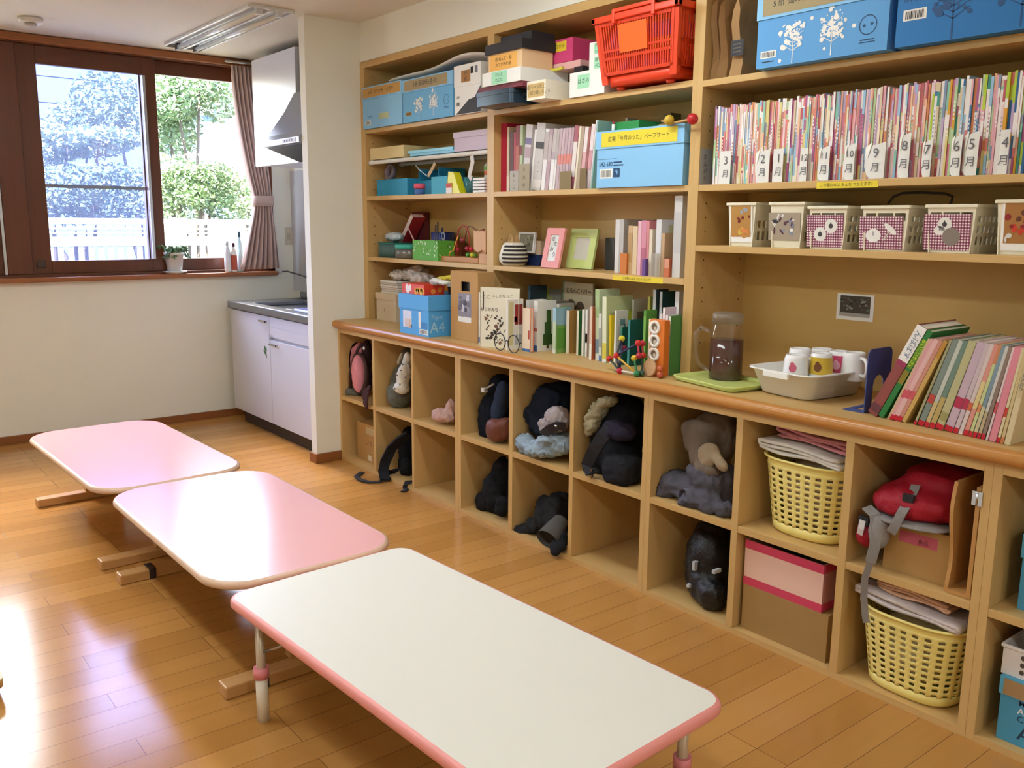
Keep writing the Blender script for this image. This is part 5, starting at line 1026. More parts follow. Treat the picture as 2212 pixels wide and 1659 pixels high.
x0=cx(892,.37,800); face_book('tall beige picture book with black title writing at the back',x0,cx(1188,.37,800),.37,z,min(Z1(1215,608,.37)-z,ZC-TS-z-.01),.012,'#cbbf9f',0,dH,GD)
for l,a0,a1,top,c,bd,fr in (('cream spined picture book with a brown cover',936,966,510,'#bd8c4c',((.0,1,'#ece2cc'),),[(.0,.9,.05,.95,'#c0904e')]),('cream book with a dark green cover edge',1040,1060,512,'#3f7a3c',((.0,1,'#e6dfc8'),),None),('laminated white book beside the green edged one',1092,1112,500,'#dfe3d6',((.0,1,'#e8e6da'),),[(.1,.9,.1,.9,'#cfd6c4')]),('second laminated white book, left of the red-brown one',1128,1146,505,'#e3e0d6',((.0,1,'#ece9e0'),(.3,.5,'#c9b8a0')),None)):
    bx(l,cx(a0,.19),cx(a1,.19),.19,.10,a0,top,c,bd,fr)
bx('red-brown covered picture book with a cream spine',3.415,3.429,.147,.10,1168,470,'#b9603f',((.0,.3,'#ece6d4'),(.3,1,'#e3c7b0')),[(.0,.95,.28,.85,'#bb5d3e')])
bx('tall thin green and white book leaning a little to the left',3.4395,3.462,.160,.12,1236,300,'#cdd8b4',((.0,.08,'#e7e7e0'),(.1,.3,'#7d8f9a'),(.6,1,'#a9c08a')),lean=-2.2)
bx('white narrow book between the two pale green ones',3.470,3.482,.150,.10,1268,545,'#e3e0d4',((.0,.12,'#4a6fa8'),(.3,.7,'#9a9f98')),lean=-2.0)
bx('thick pale green book with a cream spine on the counter',3.502,3.524,.138,.15,1290,372,'#c6cf9c',((.0,.05,'#e7e7e0'),(.05,.3,'#d9c84a'),(.3,1,'#dfe0be')),lean=-1.8)
bx('yellow narrow book on the counter',3.531,3.541,.146,.08,1374,560,'#e3c928',((.0,.05,'#e7e7e0'),),lean=-1.6)
bx('white picture book with a blue bird on its cover',3.553,3.562,.150,.065,1400,510,'#eae8dd',(),[(.3,.75,.72,.84,'#7aa0a8'),(.65,.8,.66,.74,'#6a8f9a')])
x0=cx(1365,.40,760); face_book('grey picture book at the back behind the yellow ones',x0,cx(1575,.40,760),.40,z,Z1(1320,647,.40)-z,.012,'#85858c',0,None,GD)
bx('yellow-green book behind the dark teal ones',cx(1500,.23),cx(1516,.23),.23,.055,1500,515,'#c9d23c',((.0,1,'#dfe0a8'),),[(.0,1,.0,1,'#bcc83a')])
bx('dark teal book, left of the pair behind the ball toy',3.588,3.597,.150,.045,1492,680,'#1f6b5a',((.0,1,'#2a7a66'),))
bx('dark teal book, right of the pair behind the ball toy',3.627,3.638,.150,.075,1572,608,'#1d5f58',((.0,1,'#3a8a86'),))
bx('white book with grey writing behind the teal pair',cx(1580,.27),cx(1602,.27),.27,.09,1580,402,'#dcd8ce',(),[(.2,.8,.5,.8,'#8a857a')])
cb_('bright green narrow book right of the teal pair',1690,1714,1060,506,.06,'#5f9a3c',((.3,.9,'#7ab04a'),),y=.155)
cb_('olive narrow book behind the orange board',1726,1748,1060,372,.08,'#a8a848',y=.23)
cb_('grey spined tall book behind the orange board',1776,1804,1060,302,.07,'#3f4f52',((.0,1,'#b9bcb6'),),y=.23)
cb_('white spined book with a dark teal cover at the right end',1842,1866,1060,322,.10,'#25504a',((.0,1,'#c9cfcc'),),[(.0,1,.0,1,'#1f4642')],y=.24)
cb_('grey-white tall book at the right end of the counter row',1992,2030,1100,320,.12,'#cfcbc6',((.0,1,'#d9d6d0'),),y=.22,xmax=3.873)
for k,(a,tp,l,c) in enumerate(((1898,550,'thin pink-white book right of the orange board','#e3cfd0'),(1944,486,'thin lilac-white book right of the orange board','#dccbe0'),(1975,560,'thin white book third to the right of the orange board','#ece9e4'),(2022,575,'thin white book with a green cover and black lettering at the right end','#4f8a4a'))):
    x0=3.8165+.0148*k; bx(l,x0,x0+.0105,.118,.06,a,tp,c,((.0,.12,'#4a6fa8'),(.12,1,'#ece6e2')) if k!=3 else ((.0,1,'#e8e8e0'),),texts=(('おおきなもり',.55,.012,'#333333'),) if k==3 else ())
# orange board toy
y=.080; x0=cx(1738,y,1140); x1=cx(1896,y,1140); zt=Z1(1412,690,y); om=mat('orange_board','#e0782a',.4)
t=thing('window_board_toy','orange board with three round windows standing beside the ball toy','toy',((x0+x1)/2,y,z)); g=G(); g.box(x0,x0+.008,y,y+.03,z+.0004,zt,P('#efe2b8')); g.box(x0+.008,x1,y,y+.03,z+.0004,zt,om); g.obj('board',t,bev=.002)
w=x1-x0; H=zt-z
for k,f in enumerate((.86,.62,.38)):
    g=G(); n=24; r_=.026; cx_=x0+w*.42; cz_=z+H*f
    g.lathe([(r_,0),(r_,.004),(r_*.55,.004),(r_*.55,0)],(0,0,0),P('#efe6d8'),24,Matrix.Translation((cx_,y-.0005,cz_))@Matrix.Rotation(R(90),4,'X'),cap=False); g.obj('window_ring',t)
    g=G(); g.dots([(0,0,r_*.55,r_*.55,0)],(cx_,y,cz_),FX,FZ,P('#7a6a58'),.0008,20); g.dots([(.002,-.004,r_*.28,r_*.34,0)],(cx_,y,cz_),FX,FZ,P('#c9b8a0'),.0014,12); g.obj('window_picture',t,keep=True)
xd,yd=cz(1800,1160); g=G(); g.lathe([(.029,-.006),(.031,-.003),(.031,.003),(.029,.006)],(0,0,0),wood('disc_wood','#cfa57a','#bd9265','x',.5),28,Matrix.Translation((xd,y-.030,z+.0315))@Matrix.Rotation(R(82),4,'X')); tag(g.obj('wooden_disc'),'round pale wooden disc leaning on the orange board','disc')
g=G()
for k,(a,b,c_) in enumerate(((1870,1080,'#c8643c'),(1895,1105,'#b9543a'),(1872,1118,'#d8a84a'))): 
    g=G(); rr_=.012; p=at(1020+a/S,560+b/S,1,y-.02); g.ell((p.x,y-.02-.012*(k%2),z+rr_+.0005+(.020 if k==0 else 0)),rr_,P(c_,.3)); tag(g.obj('bead'),['orange wooden bead, upper of the three by the disc','red-brown wooden bead at the foot of the orange board','small yellow wooden bead at the foot of the orange board'][k],'bead','beads beside the orange board')
# ball and stick toy
t=thing('ball_stick_toy','colourful geometric toy of sticks and wooden balls on the counter','toy',(3.72,.03,z)); r=random.Random(3)
bl=[(1490,790,'#d8c832',.05),(1435,960,'#cc2c26',.0),(1365,990,'#cc2c26',.03),(1470,1060,'#c02436',-.005),(1650,835,'#cc2c26',.04),(1695,838,'#b8283a',.07),(1660,960,'#b02a3c',.02),(1700,958,'#cc2c26',.06),(1612,985,'#d8b832',.03),(1640,1070,'#2f7a4a',.0),(1690,1085,'#2c4a34',.02),(1510,880,'#7a2440',.06)]
pts=[]
for a,b,c_,y_ in bl:
    p=at(1020+a/S,560+b/S,1,y_); pts.append(Vector((p.x,y_,max(p.z,z+.0125))))
pts[3].z=z+.0125; pts[9].z=z+.0125; pts[10].z=z+.0125
for (i,j,c_) in ((0,1,'#2a2a34'),(0,3,'#2f3a52'),(0,11,'#2a2a34'),(1,2,'#c02c2a'),(2,3,'#2c3c34'),(1,4,'#2a2f58'),(4,6,'#b02a3c'),(5,7,'#a82a3a'),(1,9,'#d8a42c'),(3,9,'#e8e4da'),(8,6,'#d8a42c'),(9,10,'#2c4a34'),(7,10,'#2c4434'),(1,3,'#2c3444'),(8,9,'#2f7a4a'),(6,7,'#c02c2a')):
    g=G(); g.tube([pts[i],pts[j]],.0038,P(c_,.4),8); g.obj('stick',t)
for p,(a,b,c_,y_) in zip(pts,bl): g=G(); g.ell(p,.0118,P(c_,.3),None,16,10); g.obj('ball',t)
# round glasses
t=thing('glasses','round black wire glasses lying in front of the picture books','glasses',(2.9,.03,z)); gm=mat('black_wire','#1c1c20',.4)
for k,(a,b,r_) in enumerate(((275,832,53),(412,842,55))):
    p=at(1020+a/S,560+b/S,1,.0); q=at(1020+(a+r_)/S,560+b/S,1,.0); rad=(q.x-p.x)*1.0; rz_=rad; n=28; g=G(); ctr=Vector((p.x,.0,z+rz_+.0025)); g.tube([ctr+Vector((rad*math.cos(2*PI*i/n),0,rz_*math.sin(2*PI*i/n))) for i in range(n)],.0022,gm,8,closed=True); g.obj('rim',t)
    if k==0: c0=ctr; r0=rad
    else: c1=ctr; r1=rad
g=G(); g.tube([c0+Vector((r0,0,.004)),(c0+c1)/2+Vector((0,0,.012)),c1+Vector((-r1,0,.004))],.0022,gm,8); g.obj('bridge',t)
for c_,s in ((c0-Vector((r0,0,0)),1),(c1+Vector((r1,0,0)),-1)):
    g=G(); g.tube([c_,c_+Vector((0,.004,.006)),c_+Vector((.0,.012,.008))],.002,gm,8); g.obj('temple',t)
# ================================================================ right bookcase
XL3,XR3=3.9224,5.067
# ---- top shelf: brown paper bags and blue boxes
z=ZA3; km=mat('kraft_paper','#a9845a',.85,.15,noise_amt=.08,noise_scale=8)
def paperbag(label,x,w,y0,d,h,lean,crease):
    g=G(); r=random.Random(int(x*997)); n=6; m=5
    for s in (0,1):
        V=[[g.bm.verts.new((x+(w if s else 0)+(.010*math.sin(i*1.3+s)+r.uniform(-.004,.004))*(i/n)-(w*.42*(i/n)**1.4*(1 if s else -1)),y0+d*j/m+.012*math.sin(i*.9),z+.0006+h*i/n)) for j in range(m+1)] for i in range(n+1)]
        if s==0: A=V
        else: B=V
        for i in range(n):
            for j in range(m): g.bm.faces.new((V[i][j],V[i][j+1],V[i+1][j+1],V[i+1][j]))
    for i in range(n):
        k=.3 if crease else 0
        mid=[g.bm.verts.new((((A[q][0].co+B[q][0].co)/2)+Vector((0,.03*k*3,0)))) for q in (i,i+1)] if i==0 else [mid[1],g.bm.verts.new(((A[i+1][0].co+B[i+1][0].co)/2)+Vector((0,.09*k,0)))]
        g.bm.faces.new((A[i][0],mid[0],mid[1],A[i+1][0])); g.bm.faces.new((mid[0],B[i][0],B[i+1][0],mid[1])); g.bm.faces.new((A[i][m],A[i+1][m],B[i+1][m],B[i][m]))
    g.bm.faces.new([A[0][j] for j in range(m+1)]+[B[0][j] for j in range(m,-1,-1)])
    M=lean_mx(x+w,y0,z,lean)
    zmin=9
    for v in g.bm.verts: v.co=M@v.co; zmin=min(zmin,v.co.z)
    for v in g.bm.verts: v.co.z+=z+.0008-zmin; v.co.z=min(v.co.z,ZTb-.004); v.co.x=max(v.co.x,XL3+.001)
    g.mi(km); o=g.obj('paper_bag'); return tag(o,label,'bag','brown paper bags on the top right shelf')
xb=X0(1628,148,.14)
paperbag('brown paper bag at the far left of the top right shelf, against the frame',XL3+.005,.035,.20,.24,.29,0,1)
paperbag('creased brown paper bag, second from the frame on the top shelf',XL3+.048,.04,.185,.25,.275,0,1)
paperbag('brown paper bag with a dark print beside the blue box with white trees',XL3+.095,.05,.19,.25,.25,0,0)
g=G(); g.rect(0,0,.05,.05,(XL3+.13,.186,z+.09),FX,FZ,M_BLK); 
for k in range(3): g.rect(0,.012-.012*k,.03,.004,(XL3+.13,.186,z+.09),FX,FZ,P('#6a5a48'),.0012)
tag(g.obj('bag_label',keep=True),'dark square print on the third brown paper bag','label')
def dT(g,x0,x1,y,z0,z1):
    w,h=x1-x0,z1-z0; treeprint(g,x0+w*.30,z0+.002,y,h*.98,M_PAPER,5); treeprint(g,x0+w*.60,z0+.008,y,h*1.02,M_PAPER,6); facemark(g,x0+w*.86,z0+h*.52,y,h*.19,mat('navy_ink','#24486e',.7)); barcode(g,x0+w*.10,z0+h*.27,y,w*.13,h*.15,6); g.rect(w*.10,h*.12,w*.1,.003,(x0,y,z0),FX,FZ,M_INK)
    g.dots([(w*.20,h*.1,.006,.006,0),(w*.44,h*.85,.006,.006,0),(w*.76,h*.55,.007,.006,0),(w*.55,h*.2,.005,.005,0)],(x0,y,z0),FX,FZ,M_PAPER)
y=.125; xa=max(X0(1629,148,y),XL3+.155); xb=X0(1916,108,y); zt=Z1(1625,-9,y); zl=Z1(1625,48,y)
mA=mat('tree_box_blue','#5e9fd6',.55,.3); mB=mat('dark_box_blue','#2a76b8',.55,.3)
lidbox('paper_box','blue box with white trees and a round face mark on the right bookcase top shelf','box',xa,xb,y,.45,z,zt,zt-zl,mA,M_BLUEB2,'blue paper boxes on the top shelves',dT,lambda g,a,b,yy,z0,z1: note(g,(a+b)/2,(z0+z1)/2,yy,(b-a)*.9,(z1-z0)*.78,mat('kraft_label2','#a99770',.8),['5 組  畑のわっぱ・すごろくなど'],.023))
def dT2(g,x0,x1,y,z0,z1):
    w,h=x1-x0,(z1-z0); nv=mat('navy_print','#1d4d82',.6); treeprint(g,x0+w*.38,z0+.002,y,.20,nv,7); treeprint(g,x0+w*.80,z0+.006,y,.20,nv,8); barcode(g,x0+w*.125,z0+h*.28,y,w*.16,h*.10,7); g.text('A4 5000',(x0+w*.13,y,z0+h*.42),FX,FZ,.022,nv)
xa=X0(1927,104,y)+.001; lidbox('paper_box','darker blue box with navy trees at the right end of the top shelf','box',max(xa,xb+.004),XR3-.01,y,.45,z,ZTb-.012,.03,mB,mB,'blue paper boxes on the top shelves',dT2)
# ---- magazine row
z=ZB3; y=.196; r=random.Random(11); hM=Z1(1536,232,y)-z
pal=[('pink','#e3a9b2'),('pale pink','#ecc9ca'),('rose','#cf7a90'),('white','#efe9e4'),('cream','#eddfc0'),('salmon','#e0a08c'),('orange','#d98a5a'),('red','#bb5a60'),('lilac','#bfa6c9'),('pale green','#b7cf9f'),('mint','#8fc7b4'),('peach','#efc09a'),('magenta','#b0608a'),('light blue','#9cc3dc'),('yellow','#dfd08a'),('coral','#dc8078'),('beige','#d9c4a4'),('grey-blue','#8497b0')]
palR=pal+[('steel blue','#4a7aa5'),('teal','#3f9480'),('golden','#d9a02c'),('blue','#2f6496'),('lime','#b5cf3a')]
MT=[('March',1552,'3',190,265,1000,1210),('February',1642,'2',415,520,990,1205),('January',1676,'1',540,610,985,1200),('December',1731,'12',718,768,980,1200),('November',1775,'11',830,915,965,1195),('October',1830,'10',1000,1080,950,1190),('September',1884,'9',1135,1280,945,1190),('August',1946,'8',1355,1440,880,1160),('July',1993,'7',1510,1585,920,1170),('June',2058,'6',1700,1780,890,1165),('May',2089,'5',1780,1890,870,1150),('April',2161,'4',2025,2090,860,1140)]
mx_=[(nm,X0(u,390,y)) for nm,u,*_ in MT]
x=X0(1536,394,y); cur=None; cnt=0; mi=0
while x<XR3-.006:
    w=r.uniform(.0052,.0088); w=min(w,XR3-.0012-x)
    while mi<len(mx_) and x>=mx_[mi][1]: cur=mx_[mi][0]; cnt=0; mi+=1
    pc=(palR if x>X0(1990,380,y) else pal); nm,c=r.choice(pc); h=hM*r.uniform(.965,1.012); y0=y+r.uniform(0,.006)
    g=G(); zb=z+.0004; g.box(x,x+.0009,y0,y0+.2,zb,zb+h,P(c)); g.box(x+w-.0015,x+w-.0006,y0,y0+.2,zb,zb+h,P(c)); g.box(x+.0009,x+w-.0015,y0+.0012,y0+.198,zb+.0015,zb+h-.002,M_PAGES); g.box(x+.0009,x+w-.0015,y0,y0+.0012,zb,zb+h,P(c))
    cuts=sorted(r.uniform(.05,.97) for _ in range(r.choice((3,4,5)))); lo=0.0
    for q in cuts+[1.0]:
        c2=r.choice(pc)[1] if r.random()<.55 else ('#f0e9e4' if r.random()<.4 else c)
        g.face([(x+.0001,y0-.0004,zb+h*lo),(x+w-.0007,y0-.0004,zb+h*lo),(x+w-.0007,y0-.0004,zb+h*q),(x+.0001,y0-.0004,zb+h*q)],P(c2)); lo=q
    k=r.uniform(.25,.6)*h; dk=P(r.choice(('#b98a92','#a79ab0','#c08a8a','#f0eae6','#98a4b0','#f0eae6')))
    for j in range(r.choice((0,0,5,7))): g.rect(0,k+j*.011,w*.45,.006,(x+w*.45,y0,zb),FX,FZ,dk,.0006)
    o=g.obj('magazine'); cnt+=1
    side='%s magazine, %s one right of the %s month tab'%(nm,ORD[cnt-1] if cnt<=20 else 'last',cur) if cur else '%s magazine, %s one from the left end of the month row'%(nm,ORD[cnt-1])
    tag(o,side,'magazine','childcare magazines filed by month'); x+=w
# month tabs
for nm,u,s,a0,a1,b0,b1 in MT:
    yt=.182; xa,xb=X0(1490+a0/3.064,390,yt),X0(1490+a1/3.064,390,yt); zt=Z1(1490+(a0+a1)/6.128,b0/3.064,yt); fl=nm in ('February','September','July','November','October','May','June','August'); xb=max(xb,xa+.022)
    g=G(); pm=mat('tab_paper','#e6e4dd',.7,.2); n=6; w=xb-xa; V=[]
    zb=z+.0006; lo=.35 if nm in ('September','February','July') else .12
    for i in range(n+1):
        u_=i/n; V.append((xa+w*u_,yt+.010*(1-u_)**2*(1 if fl else .3)))
    zz0=lambda u_: zb+((zt-zb)*lo*(1-u_*3)**2 if u_<.33 and fl else 0)
    A=[g.bm.verts.new((px,py,zz0(i/n))) for i,(px,py) in enumerate(V)]; B=[g.bm.verts.new((px,py,zt-(.012*(1-i/n) if fl else 0))) for i,(px,py) in enumerate(V)]
    for i in range(n): g.bm.faces.new((A[i],A[i+1],B[i+1],B[i])).smooth=True
    g.mi(pm)
    if fl: f=g.face([(xa,yt+.0105,zt-.012),(xa+w*.36,yt+.002,zt+.001),(xa+w*.16,yt+.004,zt-(zt-zb)*.42)],mat('tab_fold','#f4f1e4',.6)); 
    cxm=xa+w*.58; g.text(s,(cxm,yt,zt-(zt-zb)*.30),FX,FZ,.038 if len(s)==1 else .028,mat('pencil','#626268',.7),.0012); g.text('月',(cxm,yt,zt-(zt-zb)*.70),FX,FZ,.029,MATS['pencil'],.0012)
    tag(g.obj('month_tab',keep=True),'%s month tab, a curled paper card with the number %s in front of the magazines'%(nm,s),'tab','month tabs of the magazine row')
g=G(); xa,xb=XL3+.0005,XL3+.0005; g.box(XL3+.0004,XL3+.0012,.178,.24,z+.0004,Z1(1512,322,.2),mat('grey_card','#a9a49c',.7)); 
for k,s in enumerate('おんがく'): g.text(s,(XL3+.0012,.205,z+.095-.024*k),(0,1,0),FZ,.02,M_INK,.0005)
tag(g.obj('section_card',keep=True),'grey section card with vertical writing on the frame left of the magazines','card')
# ---- baskets
z=ZC3; S=3.064; M_BSK=mat('ivory_plastic','#e8dfc4',.4,.4); M_GING=None
def gingham():
    m=bpy.data.materials.new('gingham_cloth'); m.use_nodes=True; nt=m.node_tree; b=nt.nodes['Principled BSDF']; tc=nt.nodes.new('ShaderNodeTexCoord'); sp=nt.nodes.new('ShaderNodeSeparateXYZ'); nt.links.new(tc.outputs['Object'],sp.inputs[0]); vs=[]
    for ax in 'XZ':
        a=nt.nodes.new('ShaderNodeMath'); a.operation='MULTIPLY'; a.inputs[1].default_value=125; f=nt.nodes.new('ShaderNodeMath'); f.operation='FRACT'; c=nt.nodes.new('ShaderNodeMath'); c.operation='GREATER_THAN'; c.inputs[1].default_value=.5
        nt.links.new(sp.outputs[ax],a.inputs[0]); nt.links.new(a.outputs[0],f.inputs[0]); nt.links.new(f.outputs[0],c.inputs[0]); vs.append(c)
    s=nt.nodes.new('ShaderNodeMath'); s.operation='ADD'; nt.links.new(vs[0].outputs[0],s.inputs[0]); nt.links.new(vs[1].outputs[0],s.inputs[1])
    h=nt.nodes.new('ShaderNodeMath'); h.operation='MULTIPLY'; h.inputs[1].default_value=.5; nt.links.new(s.outputs[0],h.inputs[0]); rp=nt.nodes.new('ShaderNodeValToRGB'); rp.color_ramp.interpolation='CONSTANT'
    e=rp.color_ramp.elements; e[0].color=lin('#efe6e2'); e[0].position=0; e[1].color=lin('#6a2438'); e[1].position=.75; q=e.new(.25); q.color=lin('#a2607a'); nt.links.new(h.outputs[0],rp.inputs[0]); nt.links.new(rp.outputs[0],b.inputs['Base Color']); b.inputs['Roughness'].default_value=.4; return m
M_GING=gingham()
def basket(label,a0,a1,b0,holes_top,photo,ac,y=.19,d=.24,tall=False,xmax=None):
    x0=X0(1490+a0/S,370+500/S,y)+.004; x1=X0(1490+a1/S,370+520/S,y)-.0; x1=min(x1,xmax or 9); zt=Z1(1490+(a0+a1)/2/S,370+b0/S,y); t=thing('storage_basket',label,'basket',((x0+x1)/2,y+d/2,z),'ivory plastic baskets on the right bookcase')
    tp=.010; H=zt-z; m=M_BSK; zb=z+.0004
    g=G(); g.box(x0+tp,x1-tp,y+tp,y+d-tp,zb,zb+.006,m); g.obj('floor_panel',t)
    # front
    def shear(s): return Matrix(((1,0,0,0),(0,1,-s*tp/H,s*tp/H*zt),(0,0,1,0),(0,0,0,1)))
    def pan(g,xa,xb,za,zc,yy,s): 
        k=lambda zz:tp*(1-(zz-z)/H)
        g.prism([(max(xa,x0+k(za)),za),(min(xb,x1-k(za)),za),(min(xb,x1-k(zc)),zc),(max(xa,x0+k(zc)),zc)],'y',yy,yy+.003,m,shear(s))
    w=x1-x0; xm=(x0+x1)/2; g=G()
    if holes_top:
        hz0,hz1=zt-.045,zt-.022
        pan(g,x0,x1,zb,hz0,y,1); pan(g,x0,x1,hz1,zt,y,1); pan(g,x0,x0+w*.07,hz0,hz1,y,1); pan(g,x1-w*.07,x1,hz0,hz1,y,1); pan(g,xm-w*.20,xm-w*.17,hz0,hz1,y,1); pan(g,xm+w*.17,xm+w*.20,hz0,hz1,y,1)
    else: pan(g,x0,x1,zb,zt,y,1)
    g.obj('end_panel',t); g=G(); pan(g,x0,x1,zb,zt,y+d-.003,-1); g.obj('end_panel',t)
    g=G(); Ms=lambda s:Matrix(((1,0,-s*tp/H,s*tp/H*zt),(0,1,0,0),(0,0,1,0),(0,0,0,1)))
    nh=7; rows=[(.18,.34),(.42,.56),(.64,.76)] if holes_top else [(.15,.35),(.43,.6)]
    for xx,s in ((x0,1),(x1-.003,-1)):
        g=G(); zc=[z+H*q for rw in rows for q in rw]; edges=[zb]+zc+[zt]
        for i in range(0,len(edges),2): g.box(xx,xx+.003,y+.004,y+d-.004,edges[i],edges[i+1],m,0,Ms(s))
        for ra,rb in rows:
            for k in range(nh+1): yk=y+.02+(d-.045)*k/nh; g.box(xx,xx+.003,yk-.005,yk+.005,z+H*ra,z+H*rb,m,0,Ms(s))
            for ya,yb in ((y+.004,y+.02),(y+d-.02,y+d-.004)): g.box(xx,xx+.003,ya,yb,z+H*ra,z+H*rb,m,0,Ms(s))
        g.obj('side_wall',t)
    g=G(); 
    for q in ((x0-.005,x1+.005,y-.005,y+.004),(x0-.005,x1+.005,y+d-.004,y+d+.005),(x0-.005,x0+.004,y+.004,y+d-.004),(x1-.004,x1+.005,y+.004,y+d-.004)): g.box(*q,zt-.010,zt,m,.002)
    g.obj('rim',t)
    # picture on the front
    pa,pb,pt,pq=photo; xa,xb=X0(1490+pa/S,370+400/S,y),min(X0(1490+pb/S,370+400/S,y),XR3-.018); za,zc=Z1(1490+pa/S,370+pq/S,y),Z1(1490+pa/S,370+pt/S,y); za=max(za,z+.004); yy=y-.0012; o=((xa+xb)/2,y+.003,(za+zc)/2); W,Hh=xb-xa,zc-za
    q=G(); ac(q,o,W,Hh)
    Mr=Matrix.Translation((0,y,zt))@Matrix.Rotation(math.atan2(tp,H),4,'X')@Matrix.Translation((0,-y,-zt))
    for v in q.bm.verts: v.co=Mr@v.co+Vector((0,-.0045,0))
    q.obj('picture_card',t,keep=True); return t
def ph(back,cols,border=True,seed=1):
    def f(q,o,W,H):
        if border: q.rect(0,0,W,H,o,FX,FZ,M_PAPER,.0004)
        k=.86 if border else 1; q.rect(0,0.01*border,W*k,H*k,o,FX,FZ,P(back,.35),.0008); r=random.Random(seed)
        for i in range(22): c,u0,u1,v0,v1=r.choice(cols); q.dots([(r.uniform(u0,u1)*W,r.uniform(v0,v1)*H,W*r.uniform(.04,.11),H*r.uniform(.02,.07),r.uniform(0,3))],o,FX,FZ,P(c,.35),.0011+.00003*i,8)
    return f
def ging(items):
    def f(q,o,W,H):
        q.rect(0,0,W,H,o,FX,FZ,M_GING,.0004)
        for kind,u,v,s in items:
            if kind=='disc': q.dots([(u*W,v*H,s*W,s*W,0)],o,FX,FZ,P('#e9e6de',.35),.0008,20); q.dots([(u*W,v*H,s*W*.35,s*W*.35,0)],o,FX,FZ,P('#4a4648',.35),.0011,12); q.rect(u*W,v*H+s*W*.2,W*.025,s*W*.7,o,FX,FZ,P('#3a3a3e'),.0013)
            elif kind=='grey': q.dots([(u*W,v*H,s*W,s*W,0)],o,FX,FZ,P('#8a7f75',.35),.0009,20)
            elif kind=='plain': q.dots([(u*W,v*H,s*W,s*W*.8,0)],o,FX,FZ,P('#efece6',.35),.0008,20); q.rect(u*W,v*H+s*W*.25,W*.02,s*W*.5,o,FX,FZ,P('#8a8a8e'),.0011)
            else: q.dots([(u*W,v*H,s*W,s*W*.35,-.7)],o,FX,FZ,P('#efece6',.35),.0009,14); q.dots([(u*W-s*W*.5,v*H-s*W*.8,s*W*.1,s*W*.8,-.6)],o,FX,FZ,P('#c9beb0',.35),.001,10)
    return f
basket('ivory basket with a photo of a yellow toy, first from the left frame',235,420,207,False,(258,408,226,470),ph('#b98a4a',[('#7a2f2a',-.4,.4,.05,.2),('#d9c85a',-.3,.1,-.25,-.05),('#c98a4a',-.4,.4,-.4,-.2),('#9aa0a8',-.4,.4,.2,.4),('#d98a4a',0,.4,-.35,-.1)],True,3))
basket('ivory basket with a photo of white and purple blocks, second from the frame',512,738,203,False,(515,725,275,455),ph('#a99a86',[('#e6e4e0',-.4,.4,-.4,.4),('#5a3a4a',-.4,.4,-.3,.3),('#8a90a0',-.4,.4,-.3,.3),('#3a3a40',-.4,0,0,.4)],False,5))
basket('ivory basket with two white spindle discs on a checked cloth picture',768,1022,228,True,(768,1010,290,500),ging([('disc',-.12,-.1,.17),('disc',.17,.16,.17)]))
basket('ivory basket with a white disc and a mallet on a checked cloth picture',1118,1430,226,True,(1118,1405,300,520),ging([('plain',-.17,-.08,.18),('mallet',.22,.12,.18)]))
basket('ivory basket with a grey disc and a ring on a checked cloth picture',1542,1872,218,True,(1542,1855,285,520),ging([('disc',-.05,.22,.15),('grey',.10,-.12,.19),('plain',-.15,.05,.12)]))
basket('taller ivory basket with a red toy photo at the right end of the row',1997,2480,184,False,(2055,2400,200,525),ph('#a8743e',[('#8f2a2a',-.4,.5,-.1,.3),('#d9d6d0',-.5,-.2,-.3,-.1),('#6a3a2a',-.3,.5,.1,.4),('#c9402c',-.2,.3,-.2,.1)],True,7),xmax=XR3-.008)
g=G(); q=[at(u,v,1,.40) for u,v in ((1918,440),(1930,425),(1950,417),(1990,416),(2040,418),(2058,424),(2055,436),(2050,445))]; g.tube(q,.004,mat('grey_cable','#4a4038',.5),8); tag(g.obj('cable_loop'),'dark looped cable lying behind the ivory baskets','cable')
# ---- photo card on the back panel
a=at(1811,635,1,YB); b=at(1884,696,1,YB); c=Vector(((a.x+b.x)/2,YB-.0006,(a.z+b.z)/2+.002)); g=G(); w=b.x-a.x+.004; h=a.z-b.z+.004
g.box(c.x-w/2,c.x+w/2,YB-.0009,YB-.0002,c.z-h/2,c.z+h/2,M_PAPER); g.rect(0,.006,w*.82,h*.72,(c.x,YB-.0009,c.z),FX,FZ,P('#4a443c',.3),.0005); r=random.Random(2)
for k in range(30): g.dots([(r.uniform(-.38,.38)*w,r.uniform(-.15,.30)*h+.004,r.uniform(.002,.008),r.uniform(.002,.005),0)],(c.x,YB-.0009,c.z),FX,FZ,P(r.choice(('#6a6258','#857a6a','#7a4a40','#2f2b27','#9a958a','#5f6a55'))),.0008+.00003*k,6)
g.rect(0,-.026,w*.82,.012,(c.x,YB-.0009,c.z),FX,FZ,P('#a8a29a'),.002)
tag(g.obj('photo',keep=True),'small dark photo with a white border taped to the back panel','photo')
